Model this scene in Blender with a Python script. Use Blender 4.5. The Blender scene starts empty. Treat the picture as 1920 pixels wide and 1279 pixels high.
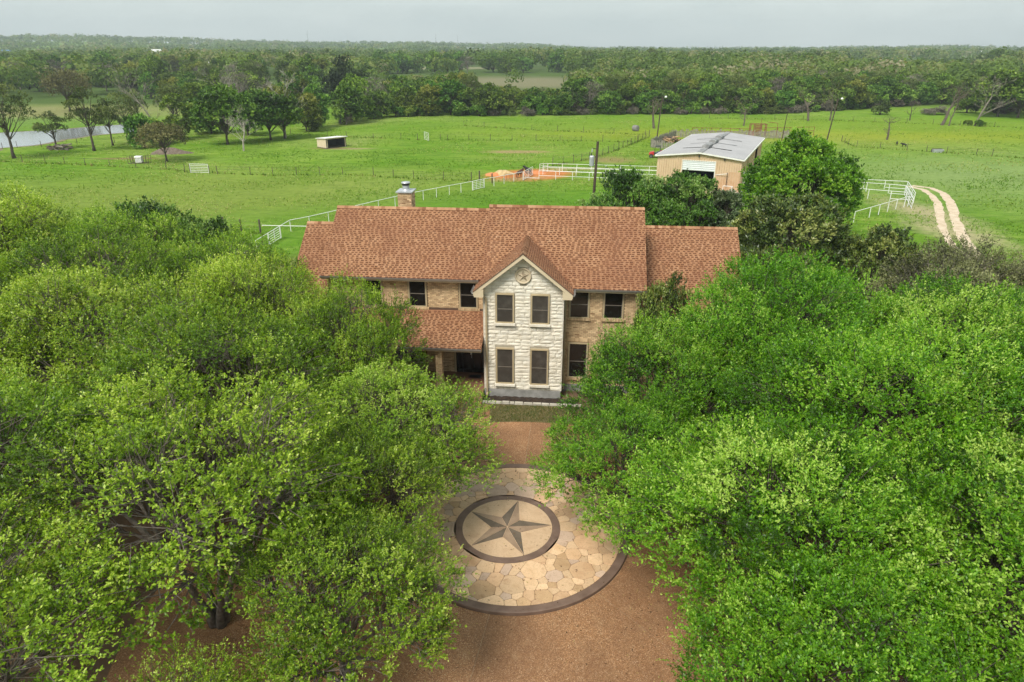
import bpy, bmesh, math, random
import numpy as np
from mathutils import Vector, Matrix
PI = math.pi
scene = bpy.context.scene
COL = scene.collection

# ---------------------------------------------------------------- camera
H = 17.0
PITCH = math.radians(23.2)
cam_data = bpy.data.cameras.new('camera')
cam_data.sensor_fit = 'HORIZONTAL'; cam_data.sensor_width = 36.0; cam_data.lens = 24.0
cam_data.clip_start = 0.2; cam_data.clip_end = 12000
cam = bpy.data.objects.new('camera', cam_data); COL.objects.link(cam)
cam.location = (0, 0, H); cam.rotation_euler = (PI / 2 - PITCH, 0, 0)
scene.camera = cam

# ---------------------------------------------------------------- sky, sun, exposure
SUN_EL, SUN_AZ = math.radians(52), math.radians(-148)      # azimuth measured clockwise from +Y: high on the left, a little behind the camera
world = bpy.data.worlds.new('World'); scene.world = world; world.use_nodes = True
wn, wl = world.node_tree.nodes, world.node_tree.links
wn.clear()
w_out = wn.new('ShaderNodeOutputWorld'); w_bg = wn.new('ShaderNodeBackground')
w_sky = wn.new('ShaderNodeTexSky'); w_sky.sky_type = 'NISHITA'; w_sky.sun_disc = False
w_sky.sun_elevation = SUN_EL; w_sky.sun_rotation = SUN_AZ
w_sky.air_density = 1.2; w_sky.dust_density = 3.0; w_sky.ozone_density = 1.0
w_tc = wn.new('ShaderNodeTexCoord')
w_map = wn.new('ShaderNodeMapping'); w_map.inputs['Scale'].default_value = (2.2, 2.2, 9.0)
w_noise = wn.new('ShaderNodeTexNoise'); w_noise.inputs['Scale'].default_value = 1.6
w_noise.inputs['Detail'].default_value = 6; w_noise.inputs['Roughness'].default_value = 0.55
w_ramp = wn.new('ShaderNodeValToRGB')
w_ramp.color_ramp.elements[0].position = 0.30; w_ramp.color_ramp.elements[0].color = (1.86, 2.14, 2.14, 1)
w_ramp.color_ramp.elements[1].position = 0.72; w_ramp.color_ramp.elements[1].color = (2.52, 2.76, 2.68, 1)
w_mix = wn.new('ShaderNodeMix'); w_mix.data_type = 'RGBA'; w_mix.inputs[0].default_value = 0.92
wl.new(w_tc.outputs['Generated'], w_map.inputs['Vector']); wl.new(w_map.outputs['Vector'], w_noise.inputs['Vector'])
wl.new(w_noise.outputs['Fac'], w_ramp.inputs['Fac'])
wl.new(w_sky.outputs['Color'], w_mix.inputs[6]); wl.new(w_ramp.outputs['Color'], w_mix.inputs[7])
wl.new(w_mix.outputs[2], w_bg.inputs['Color']); w_bg.inputs['Strength'].default_value = 0.1
wl.new(w_bg.outputs['Background'], w_out.inputs['Surface'])

sun_data = bpy.data.lights.new('sun', 'SUN'); sun_data.energy = 1.3; sun_data.angle = math.radians(20)
sun_data.color = (1.0, 0.955, 0.88)
sun = bpy.data.objects.new('sun', sun_data); COL.objects.link(sun)
sd = Vector((math.sin(SUN_AZ) * math.cos(SUN_EL), math.cos(SUN_AZ) * math.cos(SUN_EL), math.sin(SUN_EL)))
sun.rotation_euler = sd.to_track_quat('Z', 'Y').to_euler(); sun.location = (0, 0, 90)

vs = scene.view_settings
vs.view_transform = 'Standard'; vs.look = 'None'; vs.gamma = 1.0; vs.use_curve_mapping = False; vs.exposure = 1.72
cy = scene.cycles
cy.max_bounces = 8; cy.diffuse_bounces = 4; cy.glossy_bounces = 2; cy.transmission_bounces = 5
cy.volume_bounces = 0; cy.transparent_max_bounces = 8
cy.use_denoising = True
try: cy.denoiser = 'OPENIMAGEDENOISE'
except Exception: pass
cy.use_adaptive_sampling = True; cy.adaptive_threshold = 0.02
cy.caustics_reflective = False; cy.caustics_refractive = False
cy.sample_clamp_indirect = 6.0

# ---------------------------------------------------------------- helpers
_f = Vector((0, math.cos(PITCH), -math.sin(PITCH))); _u = Vector((0, math.sin(PITCH), math.cos(PITCH)))
def G(px, py, z=0.0):
    """the place at height z that the photograph's pixel looks at: survey of where things stand"""
    d = _f + Vector((1, 0, 0)) * ((px - 960) / 1280) - _u * ((py - 639.5) / 1280)
    t = (z - H) / d.z
    return Vector((d.x * t, d.y * t, z))

def clamp(x, a, b): return max(a, min(b, x))

class MB:
    """collects simple solids; build() links them as ONE mesh object"""
    def __init__(s): s.v = []; s.f = []; s.t = []; s.tone = 0.5
    def add(s, vs, fs):
        b = len(s.v); s.v.extend([tuple(p) for p in vs]); s.f.extend([tuple(i + b for i in f) for f in fs]); s.t.extend([s.tone] * len(fs))
    def box(s, x0, x1, y0, y1, z0, z1, skip=''):
        vs = [(x0,y0,z0),(x1,y0,z0),(x1,y1,z0),(x0,y1,z0),(x0,y0,z1),(x1,y0,z1),(x1,y1,z1),(x0,y1,z1)]
        fs = {'b':(0,3,2,1),'t':(4,5,6,7),'f':(0,1,5,4),'k':(2,3,7,6),'r':(1,2,6,5),'l':(3,0,4,7)}
        s.add(vs, [f for k, f in fs.items() if k not in skip])
    def obox(s, c, ax, ay, az, hx, hy, hz):
        c = Vector(c); ax = Vector(ax).normalized() * hx; ay = Vector(ay).normalized() * hy; az = Vector(az).normalized() * hz
        vs = [c-ax-ay-az, c+ax-ay-az, c+ax+ay-az, c-ax+ay-az, c-ax-ay+az, c+ax-ay+az, c+ax+ay+az, c-ax+ay+az]
        s.add(vs, [(0,3,2,1),(4,5,6,7),(0,1,5,4),(2,3,7,6),(1,2,6,5),(3,0,4,7)])
    def tube(s, pts, r, n=6, cap=True):
        pts = [Vector(p) for p in pts]
        rs = r if isinstance(r, (list, tuple)) else [r] * len(pts)
        b = len(s.v); nf = 0
        prev = None
        for i, p in enumerate(pts):
            d = (pts[min(i+1, len(pts)-1)] - pts[max(i-1, 0)])
            if d.length < 1e-9: d = Vector((0,0,1))
            d.normalize()
            a = (prev - d * prev.dot(d)) if prev is not None else d.orthogonal()
            if a.length < 1e-6: a = d.orthogonal()
            a.normalize(); prev = a; c = d.cross(a)
            for k in range(n):
                t = 2 * PI * k / n
                s.v.append(tuple(p + (a * math.cos(t) + c * math.sin(t)) * rs[i]))
        for i in range(len(pts) - 1):
            for k in range(n):
                s.f.append((b+i*n+k, b+i*n+(k+1)%n, b+(i+1)*n+(k+1)%n, b+(i+1)*n+k)); nf += 1
        if cap:
            s.f.append(tuple(b + k for k in reversed(range(n)))); s.f.append(tuple(b + (len(pts)-1)*n + k for k in range(n))); nf += 2
        s.t.extend([s.tone] * nf)
    def prism(s, poly, z0, z1):
        n = len(poly)
        vs = [(p[0], p[1], z0) for p in poly] + [(p[0], p[1], z1) for p in poly]
        s.add(vs, [tuple(reversed(range(n))), tuple(range(n, 2*n))] + [(i, (i+1)%n, n+(i+1)%n, n+i) for i in range(n)])
    def extr(s, prof, x0, x1):
        """profile of (y,z) points run along x"""
        n = len(prof)
        vs = [(x0, p[0], p[1]) for p in prof] + [(x1, p[0], p[1]) for p in prof]
        s.add(vs, [tuple(range(n)), tuple(reversed(range(n, 2*n)))] + [(i, n+i, n+(i+1)%n, (i+1)%n) for i in range(n)])
    def lathe(s, prof, n=16, c=(0,0)):
        b = []
        vs = []
        for r, z in prof:
            for k in range(n):
                t = 2*PI*k/n; vs.append((c[0]+r*math.cos(t), c[1]+r*math.sin(t), z))
        fs = []
        for i in range(len(prof)-1):
            for k in range(n): fs.append((i*n+k, i*n+(k+1)%n, (i+1)*n+(k+1)%n, (i+1)*n+k))
        fs.append(tuple(reversed(range(n)))); fs.append(tuple((len(prof)-1)*n+k for k in range(n)))
        s.add(vs, fs)
    def mesh(s, name, m, smooth=False):
        me = bpy.data.meshes.new(name); me.from_pydata(s.v, [], s.f)
        a = me.attributes.new('tone', 'FLOAT', 'FACE'); a.data.foreach_set('value', s.t)
        if m: me.materials.append(m)
        if smooth: me.polygons.foreach_set('use_smooth', [True] * len(me.polygons))
        me.update(); return me
    def build(s, name, m, parent=None, loc=(0,0,0), rot=(0,0,0), smooth=False):
        return link(name, s.mesh(name, m, smooth), parent, loc, rot)

def link(name, me, parent=None, loc=(0,0,0), rot=(0,0,0), scale=None):
    o = bpy.data.objects.new(name, me); COL.objects.link(o)
    o.parent = parent; o.location = loc; o.rotation_euler = rot
    if scale is not None: o.scale = scale
    return o
def tag(o, label=None, cat=None, group=None, kind=None):
    if label: o['label'] = label
    if cat: o['category'] = cat
    if group: o['group'] = group
    if kind: o['kind'] = kind
    return o
def thing(name, label, cat, loc=(0,0,0), rz=0.0, group=None):
    o = bpy.data.objects.new(name, None); COL.objects.link(o)
    o.empty_display_size = 0.2
    o.location = loc; o.rotation_euler = (0, 0, rz)
    return tag(o, label, cat, group)
def copy_tree(o, loc, rz, label=None, scale=None, group=None):
    r = o.copy(); COL.objects.link(r); r.location = loc; r.rotation_euler = (0, 0, rz)
    if scale is not None: r.scale = scale
    if label: r['label'] = label
    if group: r['group'] = group
    for ch in list(o.children):
        c = ch.copy(); COL.objects.link(c); c.parent = r
        for g in list(ch.children):
            d = g.copy(); COL.objects.link(d); d.parent = c
    return r
def mesh_np(name, V, Q, tone, m):
    """mesh of quads from arrays, with a per-face tone"""
    me = bpy.data.meshes.new(name)
    V = np.ascontiguousarray(V, dtype=np.float32); Q = np.ascontiguousarray(Q, dtype=np.int32)
    me.vertices.add(len(V)); me.vertices.foreach_set('co', V.ravel())
    me.loops.add(Q.size); me.loops.foreach_set('vertex_index', Q.ravel())
    me.polygons.add(len(Q)); me.polygons.foreach_set('loop_start', np.arange(0, Q.size, Q.shape[1], dtype=np.int32))
    a = me.attributes.new('tone', 'FLOAT', 'FACE'); a.data.foreach_set('value', np.ascontiguousarray(tone, dtype=np.float32))
    me.materials.append(m); me.update(calc_edges=True); return me

# ---------------------------------------------------------------- materials
def N(nt, t, **kw):
    n = nt.nodes.new(t)
    for k, v in kw.items():
        if k.startswith('_'): setattr(n, k[1:], v)
        else: n.inputs[k].default_value = v
    return n
def newmat(name):
    m = bpy.data.materials.new(name); m.use_nodes = True; nt = m.node_tree; nt.nodes.clear()
    out = N(nt, 'ShaderNodeOutputMaterial'); b = N(nt, 'ShaderNodeBsdfPrincipled')
    nt.links.new(b.outputs[0], out.inputs['Surface'])
    return m, nt, b, out
def rgba(c): return (c[0], c[1], c[2], 1.0)
def mixc(nt, fac, a, b, mode='MIX'):
    n = nt.nodes.new('ShaderNodeMix'); n.data_type = 'RGBA'; n.blend_type = mode
    for s, v in ((0, fac), (6, a), (7, b)):
        if isinstance(v, (int, float)): n.inputs[s].default_value = v
        elif isinstance(v, tuple): n.inputs[s].default_value = rgba(v)
        else: nt.links.new(v, n.inputs[s])
    return n.outputs[2]
def math_(nt, op, a, b=None, c=None):
    n = nt.nodes.new('ShaderNodeMath'); n.operation = op
    for i, v in enumerate((a, b, c)):
        if v is None: continue
        if isinstance(v, (int, float)): n.inputs[i].default_value = v
        else: nt.links.new(v, n.inputs[i])
    return n.outputs[0]
def ramp(nt, fac, stops):
    n = nt.nodes.new('ShaderNodeValToRGB'); e = n.color_ramp.elements
    while len(e) < len(stops): e.new(0.5)
    for el, (p, c) in zip(e, stops):
        el.position = p; el.color = rgba(c) if isinstance(c, tuple) else (c, c, c, 1)
    nt.links.new(fac, n.inputs['Fac']); return n.outputs['Color']
def noise(nt, vec, scale, detail=4, rough=0.55, dist=0.0):
    n = N(nt, 'ShaderNodeTexNoise', Scale=scale, Detail=detail, Roughness=rough, Distortion=dist)
    if vec is not None: nt.links.new(vec, n.inputs['Vector'])
    return n.outputs['Fac']
def attr(nt, name='tone'):
    n = nt.nodes.new('ShaderNodeAttribute'); n.attribute_name = name; return n.outputs['Fac']
def worldpos(nt):
    return nt.nodes.new('ShaderNodeNewGeometry').outputs['Position']
def objpos(nt):
    return nt.nodes.new('ShaderNodeTexCoord').outputs['Object']
def bump(nt, bsdf, h, strength, dist=0.02):
    n = N(nt, 'ShaderNodeBump', Strength=strength, Distance=dist)
    nt.links.new(h, n.inputs['Height']); nt.links.new(n.outputs[0], bsdf.inputs['Normal'])
def scaled(nt, vec, s, rot=(0,0,0)):
    n = N(nt, 'ShaderNodeMapping'); n.inputs['Scale'].default_value = s; n.inputs['Rotation'].default_value = rot
    nt.links.new(vec, n.inputs['Vector']); return n.outputs[0]

def M(name, c1, c2=None, scale=3.0, rough=0.7, b=0.0, bscale=None, metal=0.0, spec=0.4, vary=0.0, tone=None, use='world', detail=5):
    """two-colour weathered surface; tone=(dark,light) also reads the per-face tone"""
    m, nt, p, out = newmat(name)
    vec = worldpos(nt) if use == 'world' else objpos(nt)
    f = noise(nt, vec, scale, detail)
    c = ramp(nt, f, [(0.32, c1), (0.68, c2 or c1)])
    if tone:
        c = mixc(nt, 1.0, c, ramp(nt, attr(nt), [(0.0, tone[0]), (1.0, tone[1])]), 'MULTIPLY')
    if vary:
        oi = nt.nodes.new('ShaderNodeObjectInfo')
        v = math_(nt, 'MULTIPLY_ADD', oi.outputs['Random'], 2 * vary, 1 - vary)
        hs = N(nt, 'ShaderNodeHueSaturation'); nt.links.new(c, hs.inputs['Color']); nt.links.new(v, hs.inputs['Value']); c = hs.outputs[0]
    nt.links.new(c, p.inputs['Base Color'])
    p.inputs['Roughness'].default_value = rough; p.inputs['Metallic'].default_value = metal
    p.inputs['Specular IOR Level'].default_value = spec
    if b: bump(nt, p, noise(nt, vec, bscale or scale * 6, 4), b)
    return m

def leafmat(name, stops, rough=0.42, trans=0.3, vary=0.12, hue=0.02, spec=0.45):
    m, nt, p, out = newmat(name)
    c = ramp(nt, attr(nt), stops)
    oi = nt.nodes.new('ShaderNodeObjectInfo')
    hs = N(nt, 'ShaderNodeHueSaturation'); nt.links.new(c, hs.inputs['Color'])
    nt.links.new(math_(nt, 'MULTIPLY_ADD', oi.outputs['Random'], 2 * vary, 1 - vary), hs.inputs['Value'])
    r2 = math_(nt, 'FRACT', math_(nt, 'MULTIPLY', oi.outputs['Random'], 17.31))
    nt.links.new(math_(nt, 'MULTIPLY_ADD', r2, 2 * hue, 0.5 - hue), hs.inputs['Hue'])
    c = hs.outputs[0]
    nt.links.new(c, p.inputs['Base Color']); p.inputs['Roughness'].default_value = rough
    p.inputs['Specular IOR Level'].default_value = spec
    if trans:
        tr = N(nt, 'ShaderNodeBsdfTranslucent')
        nt.links.new(mixc(nt, 1.0, c, (1.25, 1.2, 0.6), 'MULTIPLY'), tr.inputs['Color'])
        mx = N(nt, 'ShaderNodeMixShader', Fac=trans)
        nt.links.new(p.outputs[0], mx.inputs[1]); nt.links.new(tr.outputs[0], mx.inputs[2])
        nt.links.new(mx.outputs[0], out.inputs['Surface'])
    return m
# ---------------------------------------------------------------- the land
def land_height(x, y):
    d = math.hypot(x, y)
    if d < 260: return 0.0
    az = math.degrees(math.atan2(x, y))
    base = 2.5 * clamp((d - 260) / 240, 0, 1)
    t = clamp((d - 900) / 1500, 0, 1); t = t * t * (3 - 2 * t)
    ridge = np.interp(az, [-50, -37, -33, -28, -22, -16, -8, 0, 6, 12, 20, 37, 50], [33, 33, 35, 32, 25, 22, 21, 14, 4, 4, 6, 5.5, 5.5])
    return base + t * (ridge - 2.5) + t * 3.0 * math.sin(x * 0.006 + 1) * math.sin(y * 0.004)
def build_land():
    xs = sorted(set([round(s * v, 2) for s in (-1, 1) for v in [0, 30, 60, 90, 120, 160, 200, 250, 300, 360, 430, 520, 620, 740, 880, 1040, 1230, 1450, 1700, 2000, 2350]]))
    ys = [-60, -20, 20, 60, 100, 140, 180, 220, 260, 300, 340, 400, 460, 540, 640, 760, 900, 1050, 1200, 1350, 1500, 1650, 1800, 1950, 2100, 2250, 2400, 2600, 2900]
    v = [(x, y, land_height(x, y)) for y in ys for x in xs]
    nx = len(xs)
    f = [(j*nx+i, j*nx+i+1, (j+1)*nx+i+1, (j+1)*nx+i) for j in range(len(ys)-1) for i in range(nx-1)]
    mb = MB(); mb.add(v, f)
    return mb
def pasture_material():
    m, nt, p, out = newmat('pasture_grass')
    P = worldpos(nt)
    big = noise(nt, P, 0.022, 4, 0.6, 0.8)
    mid = noise(nt, P, 0.16, 5, 0.6)
    streak = noise(nt, scaled(nt, P, (0.22, 0.75, 1.0), (0, 0, 0.22)), 1.0, 7, 0.72, 0.4)
    fine = noise(nt, P, 2.6, 6, 0.78)
    c = ramp(nt, big, [(0.30, (0.090, 0.215, 0.012)), (0.42, (0.135, 0.275, 0.018)), (0.54, (0.200, 0.320, 0.038)), (0.70, (0.305, 0.345, 0.105))])
    c = mixc(nt, ramp(nt, mid, [(0.42, 0.0), (0.70, 0.65)]), c, (0.165, 0.265, 0.045))
    c = mixc(nt, ramp(nt, streak, [(0.50, 0.0), (0.64, 0.85)]), c, (0.070, 0.150, 0.010))
    c = mixc(nt, ramp(nt, streak, [(0.32, 0.8), (0.46, 0.0)]), c, (0.300, 0.370, 0.080))
    c = mixc(nt, ramp(nt, fine, [(0.50, 0.0), (0.72, 0.8)]), c, (0.055, 0.125, 0.013))
    c = mixc(nt, ramp(nt, fine, [(0.26, 0.75), (0.42, 0.0)]), c, (0.255, 0.320, 0.090))
    def patch(cx, cy, rx, ry, ang, col, edge=0.35, amt=0.9, nsc=0.25, nam=0.7):
        nonlocal c
        s1 = nt.nodes.new('ShaderNodeVectorMath'); s1.operation = 'SUBTRACT'; nt.links.new(P, s1.inputs[0]); s1.inputs[1].default_value = (cx, cy, 0)
        mp = scaled(nt, s1.outputs[0], (1 / rx, 1 / ry, 0), (0, 0, 0))
        if ang:
            rt = N(nt, 'ShaderNodeVectorRotate', Angle=-ang); nt.links.new(s1.outputs[0], rt.inputs['Vector'])
            mp = scaled(nt, rt.outputs[0], (1 / rx, 1 / ry, 0))
        ln = nt.nodes.new('ShaderNodeVectorMath'); ln.operation = 'LENGTH'; nt.links.new(mp, ln.inputs[0])
        d = math_(nt, 'ADD', ln.outputs['Value'], math_(nt, 'MULTIPLY', math_(nt, 'SUBTRACT', noise(nt, P, nsc, 5, 0.65), 0.5), nam))
        mk = N(nt, 'ShaderNodeMapRange'); nt.links.new(d, mk.inputs[0])
        mk.inputs[1].default_value = 1 - edge; mk.inputs[2].default_value = 1 + edge; mk.inputs[3].default_value = amt; mk.inputs[4].default_value = 0.0
        c = mixc(nt, mk.outputs[0], c, col)
    # meadow beyond the pond, tan clearings, woodland floor
    patch(0, 700, 5000, 470, 0, (0.075, 0.115, 0.032), 0.02, 0.95, 0.02, 0.02)
    patch(-150, 205, 62, 26, 0.15, (0.26, 0.235, 0.115), 0.4, 0.8, 0.05, 0.5)
    patch(-120, 178, 50, 14, 0.0, (0.14, 0.24, 0.05), 0.4, 0.7, 0.05, 0.4)
    patch(-8, 372, 66, 54, 0.0, (0.225, 0.20, 0.125), 0.4, 0.85, 0.03, 0.6)
    patch(-175, 390, 26, 55, 0.0, (0.29, 0.265, 0.155), 0.3, 0.9, 0.04, 0.3)
    patch(-60, 590, 70, 40, 0.0, (0.25, 0.24, 0.14), 0.3, 0.85, 0.03, 0.4)
    patch(150, 700, 110, 45, 0.0, (0.23, 0.24, 0.13), 0.3, 0.85, 0.03, 0.4)
    patch(380, 640, 150, 60, 0.0, (0.22, 0.27, 0.12), 0.3, 0.8, 0.02, 0.3)
    # drier, yellower far pasture and buttercups behind the barn
    patch(70, 162, 80, 26, 0.05, (0.210, 0.300, 0.030), 0.5, 0.65, 0.05, 0.8)
    patch(45, 152, 34, 9, 0.0, (0.36, 0.34, 0.03), 0.7, 0.35, 0.25, 1.2)
    patch(95, 148, 30, 8, 0.1, (0.36, 0.34, 0.03), 0.7, 0.30, 0.25, 1.2)
    patch(-42, 86, 34, 17, 0.1, (0.225, 0.275, 0.060), 0.6, 0.7, 0.1, 0.8)
    patch(76, 98, 36, 20, -0.2, (0.235, 0.320, 0.115), 0.6, 0.75, 0.1, 0.8)
    patch(95, 80, 30, 10, 0.2, (0.22, 0.28, 0.09), 0.6, 0.55, 0.12, 1.0)
    # bare earth
    patch(1.0, 125.5, 5.6, 1.9, 0.0, (0.36, 0.265, 0.135), 0.35, 0.85, 0.6, 0.9)
    patch(-29.5, 129.5, 3.6, 0.9, 0.1, (0.36, 0.30, 0.16), 0.4, 0.85, 0.7, 0.7)
    patch(-33, 130.3, 3.8, 0.9, 0.1, (0.20, 0.135, 0.07), 0.4, 0.8, 0.7, 0.6)
    patch(-64.5, 117.5, 5.5, 1.0, 0.05, (0.24, 0.155, 0.09), 0.4, 0.8, 0.7, 0.9)
    patch(2.6, 101.5, 6.6, 4.6, 0.5, (0.56, 0.205, 0.075), 0.22, 0.97, 0.5, 0.55)
    patch(0.8, 98.0, 4.2, 1.3, 0.35, (0.40, 0.29, 0.14), 0.4, 0.7, 0.8, 0.8)
    patch(9.8, 106.8, 4.8, 1.4, 0.1, (0.45, 0.36, 0.20), 0.4, 0.7, 0.8, 0.8)
    patch(16.5, 116, 3.5, 3.5, 0.0, (0.30, 0.21, 0.11), 0.5, 0.75, 0.6, 0.8)
    patch(27.5, 87.6, 4.2, 1.7, -0.42, (0.42, 0.31, 0.20), 0.3, 0.85, 0.5, 0.5)
    patch(-21, 54, 6, 3.4, 0.7, (0.33, 0.25, 0.13), 0.5, 0.75, 0.5, 0.9)
    patch(25, 112, 3, 7, -0.3, (0.31, 0.29, 0.10), 0.5, 0.6, 0.5, 0.8)
    # two-wheel track fringe
    patch(46.6, 76, 2.6, 7.0, 0.12, (0.50, 0.40, 0.26), 0.7, 0.75, 0.9, 1.6)
    patch(44.4, 67, 2.4, 5.0, 0.3, (0.50, 0.40, 0.26), 0.7, 0.75, 0.9, 1.6)
    # yard lawn behind the house: fresh green
    patch(0, 72, 26, 17, 0.25, (0.085, 0.225, 0.016), 0.35, 0.62, 0.12, 0.4)
    c = mixc(nt, ramp(nt, noise(nt, P, 1.3, 5, 0.7), [(0.36, 0.32), (0.56, 0.0)]), c, (0.05, 0.11, 0.012))
    nt.links.new(c, p.inputs['Base Color']); p.inputs['Roughness'].default_value = 1.0; p.inputs['Specular IOR Level'].default_value = 0.02
    h = math_(nt, 'ADD', math_(nt, 'MULTIPLY', fine, 0.5), math_(nt, 'MULTIPLY', streak, 1.0))
    bump(nt, p, h, 0.9, 0.35)
    return m
land = build_land().build('pasture', pasture_material())
tag(land, 'wide green grazing pasture running out to wooded hills', kind='structure')

# pond
m_water, nt, p, _ = newmat('pond_water')
p.inputs['Base Color'].default_value = (0.26, 0.28, 0.28, 1); p.inputs['Roughness'].default_value = 0.07; p.inputs['Specular IOR Level'].default_value = 1.0
bump(nt, p, noise(nt, scaled(nt, worldpos(nt), (0.6, 2.0, 1)), 1.3, 4), 0.12, 0.05)
def ragged(poly, step, amp, rng, closed=True):
    out = []
    n = len(poly)
    for i in range(n if closed else n - 1):
        a, b = Vector(poly[i]), Vector(poly[(i+1) % n]); L = (b - a).length; k = max(1, int(L / step))
        nrm = Vector((-(b-a).y, (b-a).x)).normalized()
        for j in range(k):
            out.append(a.lerp(b, j / k) + nrm * rng.uniform(-amp, amp))
    if not closed: out.append(Vector(poly[-1]))
    return out
rng = random.Random(3)
pond_px = [(-160, 305), (-40, 292), (0, 277), (62, 273), (120, 262), (190, 252), (258, 247), (262, 233), (190, 236), (120, 243), (60, 246), (0, 249), (-160, 254)]
pp = ragged([tuple(G(x, y).xy) for x, y in pond_px], 3.0, 0.5, rng)
mb = MB(); mb.add([(q.x, q.y, 0.004) for q in pp], [tuple(range(len(pp)))])
pond = mb.build('pond', m_water); tag(pond, 'pale still pond water beside the pasture', kind='structure')
m_bank = M('pond_bank', (0.13, 0.105, 0.06), (0.20, 0.17, 0.09), 0.8, 0.95, 0.5, 4)
cen = sum(pp, Vector((0, 0))) / len(pp)
mb = MB()
n = len(pp)
ring = []
for i, q in enumerate(pp):
    t = (pp[(i+1) % n] - pp[i-1]).normalized(); o = Vector((t.y, -t.x))
    if (q + o - cen).length < (q - cen).length: o = -o
    ring.append(q + o * rng.uniform(0.5, 1.5))
vs_ = [(q.x, q.y, 0.008) for q in pp] + [(q.x, q.y, 0.006) for q in ring]
mb.add(vs_, [(i, (i+1) % n, n+(i+1) % n, n+i) for i in range(n)])
bank = mb.build('pond_bank', m_bank); tag(bank, kind='structure')

# earth under the oaks, driveway slabs, medallion
m_soil = M('soil', (0.085, 0.052, 0.029), (0.185, 0.115, 0.065), 0.9, 0.95, 0.8, 9)
rng = random.Random(5)
soil_poly = ragged([(-34, -8), (34, -8), (34, 24), (26, 30), (9, 33.2), (0, 33.5), (-9, 34), (-14, 33), (-26, 36), (-33, 30)], 2.0, 0.6, rng)
mb = MB(); mb.add([(q.x, q.y, 0.004) for q in soil_poly], [tuple(range(len(soil_poly)))])
soil = mb.build('leaf_litter_ground', m_soil); tag(soil, 'brown leaf litter and bare earth under the oaks', kind='structure')

def aggregate_material():
    m, nt, p, out = newmat('exposed_aggregate')
    P = worldpos(nt)
    vo = N(nt, 'ShaderNodeTexVoronoi', Scale=48.0); nt.links.new(P, vo.inputs['Vector'])
    sep = nt.nodes.new('ShaderNodeSeparateColor'); nt.links.new(vo.outputs['Color'], sep.inputs[0])
    peb = ramp(nt, sep.outputs[0], [(0.0, (0.190, 0.090, 0.040)), (0.35, (0.285, 0.138, 0.060)), (0.62, (0.375, 0.190, 0.085)), (0.86, (0.48, 0.268, 0.130)), (1.0, (0.64, 0.45, 0.28))])
    peb = mixc(nt, ramp(nt, vo.outputs['Distance'], [(0.35, 0.0), (0.75, 0.45)]), peb, (0.17, 0.085, 0.045))
    st = noise(nt, P, 0.35, 6, 0.62, 0.6)
    peb = mixc(nt, ramp(nt, st, [(0.40, 0.42), (0.62, 0.0)]), peb, (0.130, 0.066, 0.034))
    st2 = noise(nt, P, 1.6, 4, 0.6)
    peb = mixc(nt, ramp(nt, st2, [(0.55, 0.0), (0.75, 0.35)]), peb, (0.40, 0.25, 0.13))
    oi = nt.nodes.new('ShaderNodeObjectInfo')
    hs = N(nt, 'ShaderNodeHueSaturation'); nt.links.new(peb, hs.inputs['Color'])
    nt.links.new(math_(nt, 'MULTIPLY_ADD', oi.outputs['Random'], 0.22, 0.89), hs.inputs['Value'])
    nt.links.new(hs.outputs[0], p.inputs['Base Color'])
    p.inputs['Roughness'].default_value = 0.72; p.inputs['Specular IOR Level'].default_value = 0.35
    bump(nt, p, vo.outputs['Distance'], 0.5, 0.01)
    return m
m_agg = aggregate_material()
m_joint = M('joint_sand', (0.40, 0.29, 0.18), (0.30, 0.20, 0.12), 2.0, 0.95)
MC = (0.1, 21.25)                                   # centre of the star medallion
R_OUT = 4.34
drive_c, drive_r = (0.3, 17.0), 12.45
mb = MB(); pts = [(drive_c[0] + (drive_r-0.02) * math.cos(2*PI*k/96), drive_c[1] + (drive_r-0.02) * math.sin(2*PI*k/96)) for k in range(96)]
mb.add([(x, y, 0.010) for x, y in pts], [tuple(range(96))])
drive = mb.build('driveway', m_joint); tag(drive, 'brown exposed aggregate circular driveway with radial joints', kind='structure')
def edge_dist(a):
    """from the medallion centre to the drive's edge along angle a"""
    dx, dy = math.cos(a), math.sin(a); ox, oy = MC[0]-drive_c[0], MC[1]-drive_c[1]
    b = ox*dx + oy*dy; c = ox*ox + oy*oy - drive_r*drive_r
    return -b + math.sqrt(b*b - c)
joints = [math.radians(a) for a in (-101, -50, -4, 38, 84, 128, 172, 214, 259)]
for a0, a1 in zip(joints[:-1], joints[1:]):
    k = 14; inner, outer = [], []
    for i in range(k + 1):
        a = a0 + (a1 - a0) * i / k
        for lst, r in ((inner, R_OUT + 0.02), (outer, edge_dist(a))):
            off = 0.012 / r * (1 if i == 0 else -1 if i == k else 0)
            lst.append((MC[0] + r*math.cos(a+off), MC[1] + r*math.sin(a+off)))
    mb = MB(); vs_ = [(x, y, 0.028) for x, y in inner] + [(x, y, 0.028) for x, y in outer] + [(x, y, 0.0) for x, y in inner] + [(x, y, 0.0) for x, y in outer]
    K = k + 1
    fs = [(i, K+i, K+i+1, i+1) for i in range(k)] + [(K+i, 3*K+i, 3*K+i+1, K+i+1) for i in range(k)] + [(0, 2*K, 3*K, K), (k, K+k, 3*K+k, 2*K+k)] + [(i, i+1, 2*K+i+1, 2*K+i) for i in range(k)]
    mb.add(vs_, fs)
    mb.build('driveway_slab', m_agg, drive)
# front walk from the drive to the porch steps
mb = MB(); mb.prism([(-2.75, 29.25), (-1.13, 29.35), (-1.13, 31.2), (-2.75, 31.4)], 0.0, 0.032)
walk = mb.build('front_walk', m_agg); tag(walk, 'short brown aggregate walk from the driveway to the porch steps', kind='structure')
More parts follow.
